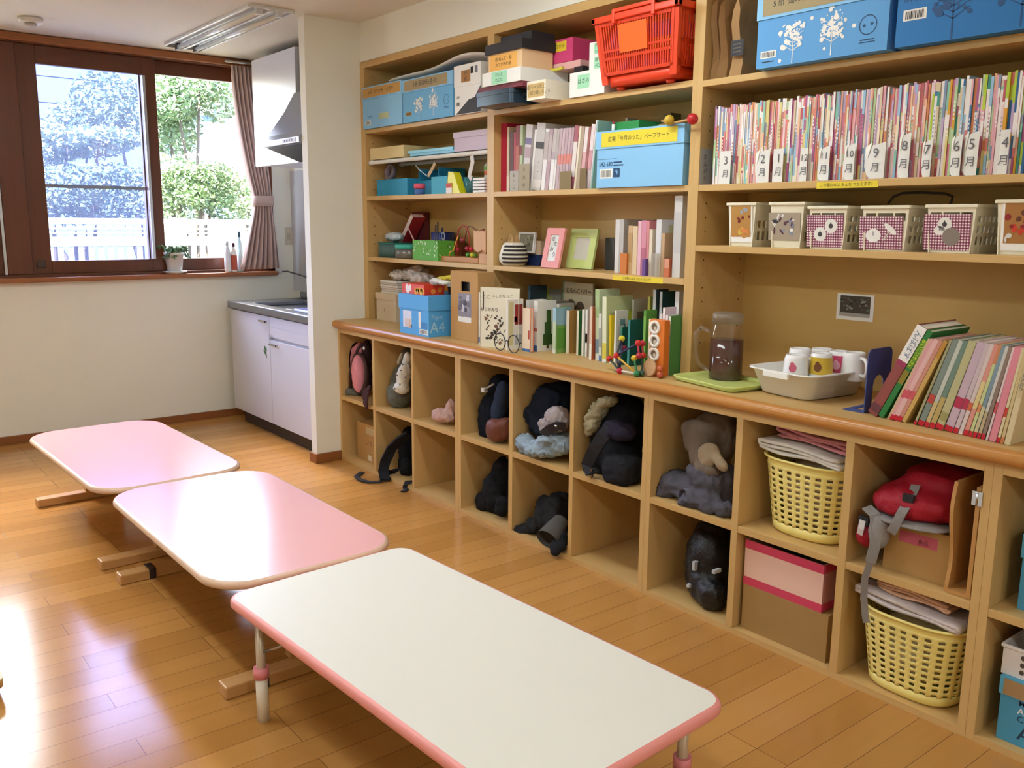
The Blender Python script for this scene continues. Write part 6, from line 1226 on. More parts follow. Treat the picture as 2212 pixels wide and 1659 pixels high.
# ---- green tray with the tea jug
z=ZK; A=Vector(Zp(1450,820,z)); B=Vector(Zp(1578,851,z)); C_=Vector(Zp(1636,845,z))
ang=math.atan2(B.y-A.y,B.x-A.x); Lx=(B-A).length; Ly=.215; px,py=A.x,A.y
T=Matrix.Translation((px,py,0))@Matrix.Rotation(ang,4,'Z'); tm=mat('lime_tray','#c9d27a',.4,.4)
t=thing('tray','pale green plastic tray under the tea jug','tray',(px+.14,py+.1,z)); g=G(); g.rrect(0,Lx,0,Ly,z+.0005,z+.008,.03,tm,6,None,.012,T); g.obj('bottom',t)
g=G(); n=6
oa=rr(-.006,Lx+.006,-.006,Ly+.006,.036,n); ia=rr(.012,Lx-.012,.012,Ly-.012,.026,n); rings=[]
for ring_,zz in ((rr(.004,Lx-.004,.004,Ly-.004,.03,n),z+.006),(oa,z+.018),(rr(-.004,Lx+.004,-.004,Ly+.004,.034,n),z+.020),(rr(.004,Lx-.004,.004,Ly-.004,.03,n),z+.017),(ia,z+.0085)): rings.append([g.bm.verts.new(T@Vector((*p,zz))) for p in ring_])
for a_,b_ in zip(rings,rings[1:]):
    for k in range(len(a_)): g.bm.faces.new((a_[k],a_[(k+1)%len(a_)],b_[(k+1)%len(a_)],b_[k])).smooth=True
g.mi(tm); g.obj('rim',t)
pc=Zp(1569.5,815,z+.009); pc=(pc[0]+.012,pc[1]-.025); rad=abs(X0(1607,790,pc[1])-X0(1533,790,pc[1]))/2*.80; z0=z+.0085; zt=Z1(1570,675,pc[1]); zs=Z1(1570,700,pc[1]); zq=Z1(1570,733,pc[1])
jm=clear('jug_plastic',(.95,.94,.92),.08,.07,.05,'#cfc6b8'); t=thing('tea_jug','clear plastic jug half full of brown tea on the green tray','jug',(pc[0],pc[1],z0))
g=G(); g.lathe([(rad*.96,z0),(rad,z0+.012),(rad,zs-.03),(rad*.86,zs),(rad*.86,zs+.004)],(*pc,0),jm,32,cap=False); g.lathe([(rad*.95,z0+.0005),(.0005,z0+.0005)],(*pc,0),jm,32,cap=False); g.obj('body',t)
g=G(); g.lathe([(.0005,z0+.003),(rad*.93,z0+.003),(rad*.965,z0+.014),(rad*.965,zq),(.0005,zq)],(*pc,0),mat('brown_tea','#4a1f1a',.08,.5),32); g.obj('tea',t)
g=G(); g.lathe([(rad*.89,zs+.0045),(rad*.89,zt-.006),(rad*.8,zt),(.0005,zt)],(*pc,0),clear('jug_lid','#d9cfbf',.25,.08,.45,'#c9bca6'),32); g.obj('lid',t)
g=G(); d=Vector((-.80,-.60,0)); zz=[zs-.028,zs-.015,zs-.03,(zs+z0)/2,z0+.05,z0+.028]; rr_=[rad,rad+.03,rad+.045,rad+.048,rad+.035,rad]; g.tube([Vector((*pc,0))+d*q+Vector((0,0,h)) for q,h in zip(rr_,zz)],.0095,jm,10); g.obj('handle',t)
# ---- white tub with upside-down cups
A=Vector(Zp(1637,846,z)); B=Vector(Zp(1743,869,z)); C_=Vector(Zp(1854,851,z)); ux=(B-A); Lx=ux.length; ang=math.atan2(ux.y,ux.x); Ly=min((C_-B).length,.34)
ang2=ang; T=Matrix.Translation((A.x,A.y,0))@Matrix.Rotation(ang,4,'Z'); um=mat('white_tub','#efece2',.35,.4); H=.082
Ly=.26; t=thing('wash_tub','white rectangular plastic tub holding upside-down cups','tub',(A.x+.1,A.y+.1,z))
g=G(); n=6; ex=.028; prof=[(0.012,z+.0005,-1),(0,z+.006,0),(-ex,z+H,0),(-ex-.010,z+H+.001,0),(-ex-.010,z+H+.005,0),(-ex+.003,z+H+.005,0),(.004,z+.010,0),(.012,z+.0095,0)]; rings=[]
for ins,zz,_ in prof: rings.append([g.bm.verts.new(T@Vector((*p,zz))) for p in rr(ins,Lx-ins,ins,Ly-ins,max(.035-ins*.5,.01),n)])
for a_,b_ in zip(rings,rings[1:]):
    for k in range(len(a_)): g.bm.faces.new((a_[k],a_[(k+1)%len(a_)],b_[(k+1)%len(a_)],b_[k])).smooth=True
g.bm.faces.new(rings[0][::-1]); g.bm.faces.new(rings[-1]); g.mi(um); g.obj('body',t)
g=G(); g.box(Lx*.28,Lx*.78,-ex-.018,-ex-.006,z+H-.016,z+H+.004,um,.003,T); g.obj('grip',t)
t=thing('drain_rack','white drain rack inside the plastic tub under the cups','rack',(A.x+.1,A.y+.1,z)); g=G()
for k in range(9): g.box(.02+(Lx-.045)*k/8,.024+(Lx-.045)*k/8,.02,Ly-.02,z+.050,z+.0555,um,0,T)
for k in range(2): g.box(.02,Lx-.02,.02+(Ly-.044)*k,.024+(Ly-.044)*k,z+.0105,z+.0555,um,0,T)
g.obj('grid',t)
def cup(label,u,v,hx,band,hand,tall=.075,rad=.041):
    c=T@Vector((u,v,0)); zb=z+.0565; t=thing('cup',label,'cup',(c.x,c.y,zb),'upside-down cups in the white tub'); wm=mat('melamine_white','#f2f0ee',.25,.5)
    g=G(); g.lathe([(rad,zb),(rad*.99,zb+.004),(rad*.86,zb+tall-.006),(rad*.80,zb+tall),(rad*.66,zb+tall),(rad*.62,zb+tall-.003),(.0005,zb+tall-.003)],(c.x,c.y,0),wm,28); g.obj('body',t)
    if band:
        g=G(); bc,cc=band; bm=P(bc,.3); 
        g.lathe([(rad*.975+.0006,zb+tall*.22),(rad*.89+.0006,zb+tall*.86)],(c.x,c.y,0),bm,28,cap=False)
        g.obj('colour_band',t)
        q=G(); fx=Vector((CC.x-c.x,CC.y-c.y,0)).normalized(); rx=Vector((-fx.y,fx.x,0))*1.0; q.dots([(-.010,.0,.012,.014,0),(-.012,.014,.006,.005,0)],Vector((c.x,c.y,zb+tall*.5))+fx*(rad*.95),rx,FZ,P(cc,.3),.002,14); q.obj('spot',t,keep=True)
    g=G(); d=Vector((math.cos(hand),math.sin(hand),0)); g.tube([Vector((c.x,c.y,0))+d*(rad*a)+Vector((0,0,zb+tall*b)) for a,b in ((.93,.22),(1.5,.22),(1.72,.38),(1.68,.66),(1.42,.82),(.86,.82))],.006,wm if not band or True else wm,8); g.obj('handle',t)
    return t
vx=-math.atan2(1,1)
cup('white cup at the left end of the tub, upside down',.055,.13,0,None,ang+2.2,.088)
cup('white cup with pink side stripes at the front of the tub',.105,.055,0,('#f2f0ee','#d86a84'),ang-2.2+PI,.078)
cup('yellow banded cup with a brown spot in the middle of the tub',.155,.115,0,('#d8b43e','#7a4a2a'),ang+PI*.9,.086,.038)
cup('pink banded cup with a pale spot behind the yellow one',.155,.205,0,('#cf4f78','#e9a9bb'),ang+1.2,.086)
cup('white cup with its handle to the right at the back of the tub',.215,.200,0,None,ang-.35,.090)
cup('white cup at the back left of the tub, handle towards the wall',.075,.215,0,None,ang+1.6,.084)
# ---- blue bookend and leaning books
be=Zp(1868,893,z); zt=Z1(1890,757,be[1]); bm_=mat('blue_steel','#44589a',.4,.5,.1); x0=X0(1866,880,be[1]); 
def bookend(label,x0,y0,h,w,depth_foot,loc=True):
    t=thing('bookend',label,'bookend',(x0,y0,z)); n=14; g=G(); outer=[(-w/2,0)]; pts=[]
    R_=.02; 
    prof=[(w/2,0),(w/2,h-R_)]+[(w/2-R_+R_*math.cos(R(a)),h-R_+R_*math.sin(R(a))) for a in (30,60,90)]+[(-w/2+R_+R_*math.cos(R(a)),h-R_+R_*math.sin(R(a))) for a in (90,120,150)]+[(-w/2,h-R_),(-w/2,0),(-w*.22,0),(-w*.22,h*.42)]+[(w*.22*math.cos(R(a)),h*.42+w*.22*math.sin(R(a))) for a in (150,120,90,60,30)]+[(w*.22,h*.42),(w*.22,0)]
    g.prism([(p[0]+y0+w/2,p[1]+z+.0008) for p in prof],'x',x0,x0+.0022,bm_); g.obj('plate',t)
    g=G(); g.box(x0-depth_foot,x0,y0,y0+w*.28,z+.0003,z+.0020,bm_); g.box(x0-depth_foot,x0,y0+w*.72,y0+w,z+.0003,z+.0020,bm_); g.box(x0-depth_foot-.02,x0-depth_foot,y0,y0+w,z+.0003,z+.0020,bm_); g.obj('foot',t); return t
bookend('blue steel bookend with an arched cut-out at the left of the leaning books',be[0]-.002,be[1]-.005,zt-z,.135,.05)
bookend('second dark bookend half hidden behind the first leaning book',be[0]+.06,be[1]+.165,Z1(1932,765,be[1]+.15)-z,.12,.03)
S=5.185; red='#c01c2c'
def lz_(a,b): return Zp(1840+a/S,660+b/S,z)
def lb(label,b0,b1,bv,t0,tv,col,bands=(),texts=(),d=.2):
    x0,y0=lz_(b0,bv); x1=X0(1840+b1/S,660+bv/S,y0); p=at(1840+t0/S,660+tv/S,1,y0); dx=p.x-x0; dz=p.z-z; ln=math.degrees(math.atan2(dx,dz)); L=math.hypot(dx,dz)
    return x0,x1,y0,ln,L
spec=[('wrapped white and red-brown book, first of the leaning books',150,275,1262,655,285,'#8f4a44',((.62,1,'#f0ece6'),(.56,.62,'#9a3a5a'),(.03,.12,'#6a3a40')),(('んぱばす',.80,.022,'#5a7a9a'),)),
('green book with yellow lettering, second of the leaning books',285,352,1295,800,325,'#2f7a3c',((.58,.9,'#5f8f2a'),(.4,.55,'#8a7a2a')),(('おいしいやさい',.74,.016,'#e3ea3a'),)),
('thin tan book, third of the leaning books',356,386,1305,872,385,'#cdb58a',((.0,.04,'#b9a070'),),()),
('thin rose book with red foot tape, fourth of the leaning books',388,440,1308,905,385,'#d8a0a0',((.0,.06,red),(.28,.38,'#c4525a')),()),
('thin pink book with red foot tape, fifth of the leaning books',442,500,1315,945,392,'#e0b4b0',((.0,.06,red),(.28,.38,'#c4525a')),()),
('brick pink book with red foot tape, sixth of the leaning books',502,548,1325,985,395,'#c68a78',((.0,.06,red),(.28,.38,'#c4525a')),()),
('ochre book on the right side of the first leaning bundle',552,600,1332,1025,400,'#c9a45c',((.8,1,'#b98a3c'),),()),
('olive thin book after the dark gap among the leaning books',700,728,1370,1040,430,'#a8a078',((.0,.05,red),),()),
('grey-green book with red foot tape, second after the dark gap',730,800,1378,1068,440,'#7d8a80',((.0,.06,red),(.27,.37,'#b8443a'),(.0,.0,red)),()),
('pale grey book with red foot tape, third after the dark gap',802,850,1385,1100,400,'#c3c6ba',((.0,.06,red),(.06,.3,'#c9b07a')),()),
('dark green-grey book, fourth after the dark gap',852,915,1395,1140,390,'#6f8678',((.0,.06,red),(.06,.36,'#b8a060')),()),
('olive-cream book with speckled spine, fifth after the dark gap',918,1010,1410,1200,385,'#b9b486',((.0,.06,red),(.1,.2,'#9a925c')),()),
('lilac book with a crimson label among the leaning books',1030,1125,1425,1290,378,'#c4acb8',((.0,.06,red),(.27,.39,'#b0304c')),()),
('narrow pale lilac book with a crimson label',1128,1180,1435,1345,380,'#cbb8bc',((.0,.06,red),(.27,.39,'#b0304c')),()),
('white narrow book with an orange-red label among the leaning books',1185,1232,1445,1385,388,'#d9c9c4',((.0,.03,'#e6d0cc'),(.27,.36,'#c4603c')),()),
('salmon book with an orange label among the leaning books',1236,1290,1452,1435,395,'#d99484',((.0,.06,red),(.3,.6,'#d8c48a')),()),
('yellow-green narrow book right of the salmon one',1293,1335,1462,1478,400,'#c9cf94',((.0,.06,red),(.27,.36,'#d88a5a'),(.8,1,'#c9845a')),()),
('blue-grey book with red foot tape right of the yellow-green one',1338,1385,1470,1512,400,'#7f95a0',((.0,.06,red),(.06,.34,'#c9bd94')),()),
('white-grey narrow book right of the blue-grey one',1388,1430,1478,1552,405,'#d0cec6',((.0,.06,red),(.06,.3,'#b9a880')),()),
('brown-grey narrow book with red foot tape',1433,1478,1488,1590,408,'#8f7a6c',((.0,.06,red),),()),
('pale pink-white book left of the bright pink one',1480,1505,1498,1640,412,'#e3cfcc',((.3,.42,'#c24a54'),),()),
('bright pink thick book near the right end of the leaning books',1510,1598,1552,1690,415,'#dd8a97',((.0,.0,red),),()),
('cream book with a red label right of the bright pink one',1602,1640,1560,1740,418,'#ddd0a8',((.0,.06,red),(.28,.38,'#c43a2c')),()),
('tan book with a small red foot right of the bright pink one',1643,1685,1570,1790,420,'#d3bd8a',((.0,.07,'#c8764a'),),()),
('pale tan thick book with a navy mark on its spine',1690,1762,1585,1850,420,'#d8c69c',((.5,.85,'#c9b78a'),),(('みんなの',.66,.018,'#2a2f5a'),))]
Ls=[]; 
for s in spec: Ls.append(lb(*s[:6],s[6]))
# lean falls steadily to the right; every book rests on the one beside it
y0=.055; xprev=None; N=len(spec)
xs=Ls[0][0]; xe=5.02
for i,(s,q) in enumerate(zip(spec,Ls)):
    u=i/(N-1); ln=(25.0 if i<2 else 22.0 if i<7 else 17.5-(i-7)*.62); w=(q[1]-q[0]); Lh=.295 if i==0 else .288 if i<2 else .262-.0005*i
    y_=.075-.045*u
    x1=q[1]+ (y_-q[2])*0
    x1=X0(1840+s[2]/S,660+s[3]/S,y_); x0=X0(1840+s[1]/S,660+s[3]/S,y_)
    cs=math.cos(R(ln)); h=Lh; th=(x1-x0)*cs*.97
    if xprev is not None:
        lim=xprev[0]+min(h,xprev[2])*(math.sin(R(xprev[1]))-math.sin(R(ln)))+.0006   # top of the left neighbour touches this one
        x1=max(x1*.55+(lim+th/cs)*.45,lim+.006/cs); th=min(th,(x1-lim)*cs) if i!=7 else min(th,(x1-lim)*cs)
    xprev=(x1,ln,h)
    dd=.22 if x1+h*math.sin(R(ln))<5.064 else .1735-y_
    book(s[0],x1-th,x1,y_,y_+dd,z,h,s[6],ln,[b for b in s[7] if b[1]>b[0]],'leaning picture books beside the blue bookend','picture_book',s[8])
# ================================================================ things in the cubbies
CE=[(1.533,1.8938),(1.9169,2.2831),(2.3026,2.6678),(2.7151,3.0768),(3.1039,3.4696),(3.4933,3.8639),(3.9096,4.2736),(4.2992,4.6644),(4.6904,5.0528),(5.0988,5.465)]
ZU=DZM; ZL=.02
def inn(c): return (CE[c][0]+.003,CE[c][1]-.003)
def lump(name,label,cat,blobs,m,clipz,cell,parts=(),**k):
    a,b=inn(cell); t=thing(name,label,cat,((a+b)/2,.2,clipz))
    soft('body',blobs,m,t,clip=[(2,clipz+.0008,None),(0,a,b),(1,None,.455)],**k)
    return t
def zip_(t,pts,col,r=.004,name='zip'): g=G(); g.tube(pts,r,P(col,.5),6); return g.obj(name,t)
# blob seen at a pixel: centre on the plane y, radii from its size in the photo
def pb(u,v,y,ru,rv,rot=None,flat=1.0):
    c=at(u,v,1,y); k=(c-CC).dot(_fw)/CF; b=((c.x,c.y,c.z),(ru*k,ru*k*flat,rv*k))
    return b+(rot,) if rot else b
CLIP=lambda z,a,b,top=None:[(2,z+.0015,top),(0,a,b),(1,None,.452)]
BLK=cloth('black','#1d1d20'); BLK2=cloth('black2','#26262a')
# U1 pink backpack
a,b=inn(0); t=thing('backpack','small pink backpack with dotted brown piping in the upper left cubby','backpack',(1.74,.15,ZU))
pk=cloth('pink','#df8f96'); br_=mat('dotted_brown','#4a2d2c',.7,noise_amt=.5,noise_scale=160); gy=cloth('grey_green','#6a6a60')
soft('back_body',[pb(765,787,.10,18,49),pb(778,765,.13,18,28),pb(772,800,.14,20,46)],pk,t,wr=.005,vox=.009,clip=CLIP(ZU,a,b,DZT-.012))
soft('front_pocket',[pb(776,807,.065,16,43)],cloth('pink_light','#e89aa8'),t,wr=.003,vox=.008,clip=[(0,a,b)])
g=G(); n=26; q=[]
for k in range(n):
    p=at(776+15*math.cos(2*PI*k/n),807+42*math.sin(2*PI*k/n),1,.068-.012*math.cos(2*PI*k/n)); p.x=min(max(p.x,a+.013),b-.012); q.append(p)
g.tube(q,.010,br_,8,closed=True); g.obj('piping',t)
q=[at(u,v,1,y_) for u,v,y_ in ((753,836,.05),(757,805,.04),(764,775,.05),(774,752,.07),(783,742,.09))]
for p in q: p.x=max(p.x,a+.012); p.z=min(p.z,DZT-.014)
g=G(); g.tube(q,.009,br_,8); g.obj('piping',t)
soft('dark_back',[pb(793,760,.10,11,28),pb(796,810,.10,8,40)],cloth('dark_brown','#35262a'),t,wr=.003,vox=.008,clip=CLIP(ZU,a,b,DZT-.012))
soft('base',[pb(760,846,.07,19,13),pb(775,850,.10,20,12)],gy,t,wr=.004,vox=.009,clip=CLIP(ZU,a,b))
q=[at(u,v,1,y_) for u,v,y_ in ((792,838,.03),(790,850,.0),(790,858,-.014),(790,868,-.016),(789,878,-.014))]
g=G(); g.strap(q,.062,.008,(1,-.2,0),cloth('maroon_brown','#4c2f30')); g.obj('strap',t)
g=G(); p=at(786,752,1,.03); g.ell(p,(.008,.005,.010),P('#e6e6e6',.2)); g.obj('buckle',t)
# L1 cardboard box
a,b=inn(0); plainbox('carton','cardboard box with red print in the lower left cubby','box',1.60,b-.004,.06,.42,ZL,ZL+.215,mat('carton_card','#b58d57',.85,.15,noise_amt=.08,noise_scale=14),None,lambda g,x0,x1,y,z0,z1:(g.text('いちご組',((x0+x1)/2+.03,y,z0+.11),FX,FZ,.036,P('#7a3a2a'),.0006),g.rect(.14,.025,.04,.03,(x0,y,z0),FX,FZ,P('#d9cdb0')),g.rect(.15,.18,.10,.04,(x0,y,z0),FX,FZ,mat('clear_tape2','#b9a274',.4))))
# U2
a,b=inn(1); t=thing('bag','grey-green soft bag with a white dotted cloth draped over it','bag',(2.2,.15,ZU))
soft('body',[pb(862,853,.10,26,31),pb(868,830,.15,24,40),pb(880,800,.2,22,50)],gy,t,wr=.008,vox=.010,clip=CLIP(ZU,a,b,DZT-.01))
soft('white_cloth',[pb(872,815,.07,15,34,(0,14,0)),pb(868,838,.065,18,14),pb(878,782,.09,9,24,(0,20,0))],cloth('ivory','#d9d4c4'),t,wr=.006,vox=.008,clip=[(0,a,b)])
soft('strap_roll',[pb(866,772,.10,5,16,(0,35,0)),pb(861,783,.09,5,5)],cloth('tan_roll','#a89c82'),t,wr=.002,vox=.006,clip=[(0,a,b)])
g=G()
for u,v in ((870,787),(858,811),(853,840),(866,800),(864,830),(875,815)): p=at(u,v,1,.022); g.ell(p,(.004,.004,.004),P('#4a4440'),None,8,6)
g.obj('dot',t)
# L2 black strap bag spilling onto the floor
a,b=inn(1); t=thing('bag','black rucksack in the second lower cubby with straps trailing onto the floor','bag',(2.2,.15,ZL))
soft('body',[pb(878,985,.14,20,48),pb(880,1010,.10,16,22),pb(884,950,.2,16,28)],BLK,t,wr=.008,vox=.010,clip=CLIP(ZL,a,b,ZU-TM-.006))
q=[at(u,v,1,y_) for u,v,y_ in ((884,938,.06),(866,948,.03),(846,968,.015),(832,998,.0),(828,1018,-.012))]+[Vector((*Zp(832,1036,.012),.012))]
g=G(); g.strap(q,.055,.012,(.5,1,.2),BLK2); g.obj('shoulder_strap',t)
f0=[Zp(u,v,.012) for u,v in ((836,1040),(828,1036),(820,1040))]
f1=[Zp(u,v,.006) for u,v in ((838,1034),(820,1041),(798,1042),(778,1037),(770,1030),(783,1022))]
g=G(); g.strap([(x,y,.008+.004*(k==5)) for k,(x,y) in enumerate(f1)],.028,.004,(.3,-1,0),P('#222226',.7)); g.obj('trailing_strap',t)
q=[Vector((*Zp(836,1036,.014),.014)),Vector((*Zp(845,1022,.02),.022)),at(855,1015,1,.03),at(870,1010,1,.07)]; q[2].z=max(q[2].z,ZL+.012); q[3].z=max(q[3].z,ZL+.02)
g=G(); g.strap(q,.035,.012,(.5,1,.2),BLK2); g.obj('shoulder_strap',t)
f2=[Zp(u,v,.006) for u,v in ((888,1051),(878,1057),(870,1062))]; f2=[(x,min(y,-.014)) for x,y in f2]; g=G(); g.strap([(f2[0][0]+.0,.05,ZL+.012),(f2[0][0],-.004,ZL+.012),(f2[0][0],-.012,ZL-.006)]+[(x,y,.006) for x,y in f2],.024,.004,(.4,1,0),P('#222226',.7)); g.obj('trailing_strap',t)
# U3 crumpled pink cloth
a,b=inn(2); tag(soft('cloth',[pb(955,898,.055,22,13),pb(945,892,.04,12,9),pb(974,885,.09,12,24),pb(968,902,.06,16,12)],cloth('dusty_pink','#c9a398'),None,.008,.010,22,5,clip=CLIP(ZU,a,b)+[(1,.006,None)]),'crumpled dusty pink cloth in the third upper cubby','cloth')
# U4 navy backpack with brown corner
a,b=inn(3); t=thing('backpack','dark navy backpack with a brown leather corner in the fourth upper cubby','backpack',(3.0,.15,ZU))
soft('body',[pb(1068,900,.12,34,52),pb(1082,860,.16,30,56),pb(1060,925,.10,26,30)],cloth('black_navy','#15171f'),t,wr=.006,vox=.010,clip=CLIP(ZU,a,b,DZT-.01))
soft('side_panel',[pb(1083,868,.075,17,50,(0,12,0)),pb(1074,892,.06,14,30)],cloth('navy','#2b3344'),t,wr=.004,vox=.008,clip=[(0,a,b)])
soft('leather_corner',[pb(1076,928,.05,24,25),pb(1092,925,.06,14,24)],mat('brown_leather','#6e3d2e',.5,.3,noise_amt=.2,noise_scale=40),t,wr=.003,vox=.008,pw=.6,clip=CLIP(ZU,a,b))
g=G(); q=[at(u,v,1,.06) for u,v in ((1046,843),(1056,836),(1066,830))]; g.tube(q,.005,P('#9a8f80',.4),8); p=q[0]; g.box(p.x-.012,p.x+.012,.05,.07,p.z-.008,p.z+.012,P('#dcd8d0',.3)); g.obj('strap_buckle',t)
# L4 black bag
a,b=inn(3); t=thing('bag','plain black bag in the lower cubby under the navy backpack','bag',(3.0,.15,ZL))
soft('body',[pb(1075,1065,.11,32,48),pb(1085,1030,.15,24,48),pb(1048,1085,.09,22,26),pb(1086,1095,.06,18,24)],BLK,t,wr=.008,vox=.011,clip=CLIP(ZL,a,b,ZU-TM-.006))
# U5
a,b=inn(4); tag(soft('jacket',[pb(1195,880,.16,46,52),pb(1158,895,.11,30,26,(0,-20,0)),pb(1215,860,.2,34,40),pb(1185,920,.13,40,30)],cloth('dark_navy','#1f2430'),None,.011,.012,12,6,clip=CLIP(ZU,a,b,DZT-.006)),'dark navy jacket bundled at the back of the fifth upper cubby','jacket')
tag(soft('folded_clothes',[pb(1175,968,.045,46,17),pb(1135,958,.035,22,20,(0,20,0)),pb(1212,960,.06,28,24),pb(1195,948,.05,36,14,(0,-16,0))],cloth('pale_denim','#9aa9b4'),None,.008,.012,24,8,clip=CLIP(ZU,a,b)),'pale blue-grey folded clothes at the front of the fifth upper cubby','clothes')
tag(soft('shirt',[pb(1205,905,.045,28,28,(0,-20,0)),pb(1182,922,.035,18,22,(0,-40,0))],cloth('mauve_grey','#a79a98'),None,.008,.009,22,4,clip=[(0,a,b)]),'mauve-grey shirt with a dark belt lying on the pale blue clothes','clothes')
t=thing('belt','dark belt with a metal buckle lying across the mauve-grey shirt','belt',(3.38,.05,ZU+.09)); g=G(); g.strap([at(u,v,1,y_) for u,v,y_ in ((1172,940,.0),(1186,928,-.012),(1205,920,-.012),(1222,922,-.0))],.04,.008,(0,-.5,1),P('#23222a',.5)); g.obj('band',t); g=G(); g.ell(at(1201,920,1,-.018),(.008,.005,.006),M_CHROME); g.obj('buckle',t)
# L5 black and grey jacket
a,b=inn(4); t=thing('jacket','black and grey jacket spilling forward out of the fifth lower cubby','jacket',(3.3,.1,ZL))
soft('body',[pb(1198,1115,.10,32,46),pb(1208,1090,.15,26,30),pb(1132,1146,.05,24,13,(0,10,0)),pb(1155,1136,.06,24,17,(0,18,0)),pb(1176,1118,.07,24,28),pb(1180,1100,.10,22,32),pb(1205,1145,.06,24,28)],cloth('charcoal','#2a2a2b'),t,wr=.011,seed=3,vox=.010,clip=CLIP(ZL,a,b,ZU-TM-.006))
p=at(1182,1166,1,-.03); M=Matrix.Translation(p)@Matrix.Rotation(R(-62),4,'X')@Matrix.Rotation(R(-14),4,'Y'); p.z=max(p.z,ZL+.05)
g=G(); g.lathe([(.050,0),(.047,.03),(.040,.08),(.032,.12)],(0,0,0),cloth('grey_lining','#5a5752'),20,M,cap=False); g.lathe([(.044,.02),(.0005,.03)],(0,0,0),P('#141416'),20,M,cap=False); g.obj('sleeve_opening',t)
soft('sleeve',[pb(1205,1180,-.01,18,15),pb(1214,1165,.03,14,22),pb(1198,1192,-.03,11,9)],BLK2,t,vox=.008,wr=.006,clip=[(0,a,b),(2,.004,None)])
# U6 black bag with khaki cloth
a,b=inn(5); t=thing('backpack','big black backpack filling the sixth upper cubby','backpack',(3.7,.15,ZU))
soft('body',[pb(1330,960,.14,54,86),pb(1350,920,.17,48,70),pb(1285,1010,.08,26,26),pb(1345,1000,.10,46,50)],BLK,t,wr=.008,vox=.012,seed=2,clip=CLIP(ZU,a,b,DZT-.006))
soft('front_pocket',[pb(1345,1012,.055,40,36)],BLK2,t,vox=.009,wr=.006,pw=.6,clip=CLIP(ZU,a,b))
soft('side_flap',[pb(1338,930,.045,38,18,(0,15,0))],cloth('violet_black','#2c2735'),t,vox=.009,wr=.006,clip=[(0,a,b)])
g=G(); g.strap([at(u,v,1,y_) for u,v,y_ in ((1318,925,-.01),(1300,945,-.022),(1282,975,-.022),(1268,1005,-.010),(1276,1018,-.014),(1284,1022,-.018))],.05,.008,(1,.2,0),P('#201e22',.8)); g.obj('shoulder_strap',t)
g=G(); p=at(1279,1024,1,-.024); g.box(p.x-.005,p.x+.005,-.028,-.022,p.z-.018,p.z+.020,M_CHROME); g.obj('strap_buckle',t)
tag(soft('cap',[pb(1284,910,.055,20,32,(0,20,0)),pb(1310,868,.06,24,13,(0,-20,0)),pb(1272,930,.045,11,16),pb(1296,885,.055,20,20)],cloth('khaki','#a39878'),None,.008,.010,20,3,clip=[(0,a,b),(2,None,DZT-.004)]),'khaki cloth hat tucked beside the big black backpack','hat')
# U7 grey hoodie and brown cap
a,b=inn(6); t=thing('hoodie','grey hooded jacket lying in the seventh upper cubby with a sleeve forward','jacket',(4.1,.1,ZU))
soft('body',[pb(1520,1058,.13,62,38),pb(1470,1046,.10,44,26,(0,10,0)),pb(1440,1058,.08,36,20,(0,16,0)),pb(1556,1050,.12,38,56,(0,12,0)),pb(1495,1082,.05,34,20),pb(1535,1085,.06,36,26,(0,24,0)),pb(1568,1100,.045,22,22,(0,20,0)),pb(1535,1028,.1,50,26,(0,18,0))],cloth('slate_grey','#57545c'),t,wr=.013,vox=.011,seed=5,clip=CLIP(ZU,a,b))
p=at(1475,1075,1,.012); p.z=max(p.z,ZU+.034); M=Matrix.Translation(p)@Matrix.Rotation(R(-95),4,'X')@Matrix.Rotation(R(18),4,'Y')
g=G(); g.lathe([(.028,0),(.031,.012),(.030,.05),(.026,.08)],(0,0,0),cloth('slate_rib','#66636c'),18,M,cap=False); g.lathe([(.026,.02),(.0005,.03)],(0,0,0),P('#1a1a1c'),18,M,cap=False); g.obj('cuff',t)
t=thing('cap','brown-grey cap with a beige brim resting on the grey hooded jacket','cap',(4.15,.16,ZU+.17)); soft('crown',[pb(1518,945,.12,40,46,(0,14,0)),pb(1493,928,.12,22,22),pb(1545,915,.17,44,30,(0,-14,0)),pb(1566,950,.17,28,46),pb(1520,985,.09,30,30,(0,20,0)),pb(1535,1010,.09,36,20)],cloth('taupe','#75675a'),t,wr=.006,vox=.009,clip=CLIP(ZU,a,b,DZT-.005))
soft('brim',[pb(1528,985,.055,26,30,(0,30,0),.35),pb(1556,1000,.045,26,14,(0,34,0),.3),pb(1540,975,.05,22,18,(0,30,0),.3)],cloth('beige_brim','#a08d72'),t,wr=.003,vox=.007,clip=[(0,a,b)])
# L7 black bag with reflectors
a,b=inn(6); t=thing('backpack','shiny black backpack with small reflectors in the seventh lower cubby','backpack',(4.18,.15,ZL))
soft('body',[pb(1530,1220,.13,46,80),pb(1540,1180,.17,40,60),pb(1520,1265,.085,30,40),pb(1540,1285,.07,30,34)],mat('black_nylon','#0f0f11',.45,.5,bump=.3,bump_scale=120),t,wr=.007,vox=.011,seed=7,pw=.7,clip=CLIP(ZL,a,b,ZU-TM-.006))
for k,(u,v,y_) in enumerate(((1500,1222,.045),(1488,1265,.035),(1543,1235,.02))): p=at(u,v,1,y_); g=G(); g.box(p.x-.006,p.x+.006,y_-.006,y_+.03,p.z-(.016 if k==0 else .006),p.z+(.016 if k==0 else .006),P('#b9bcc0',.2)); g.obj('reflector',t)
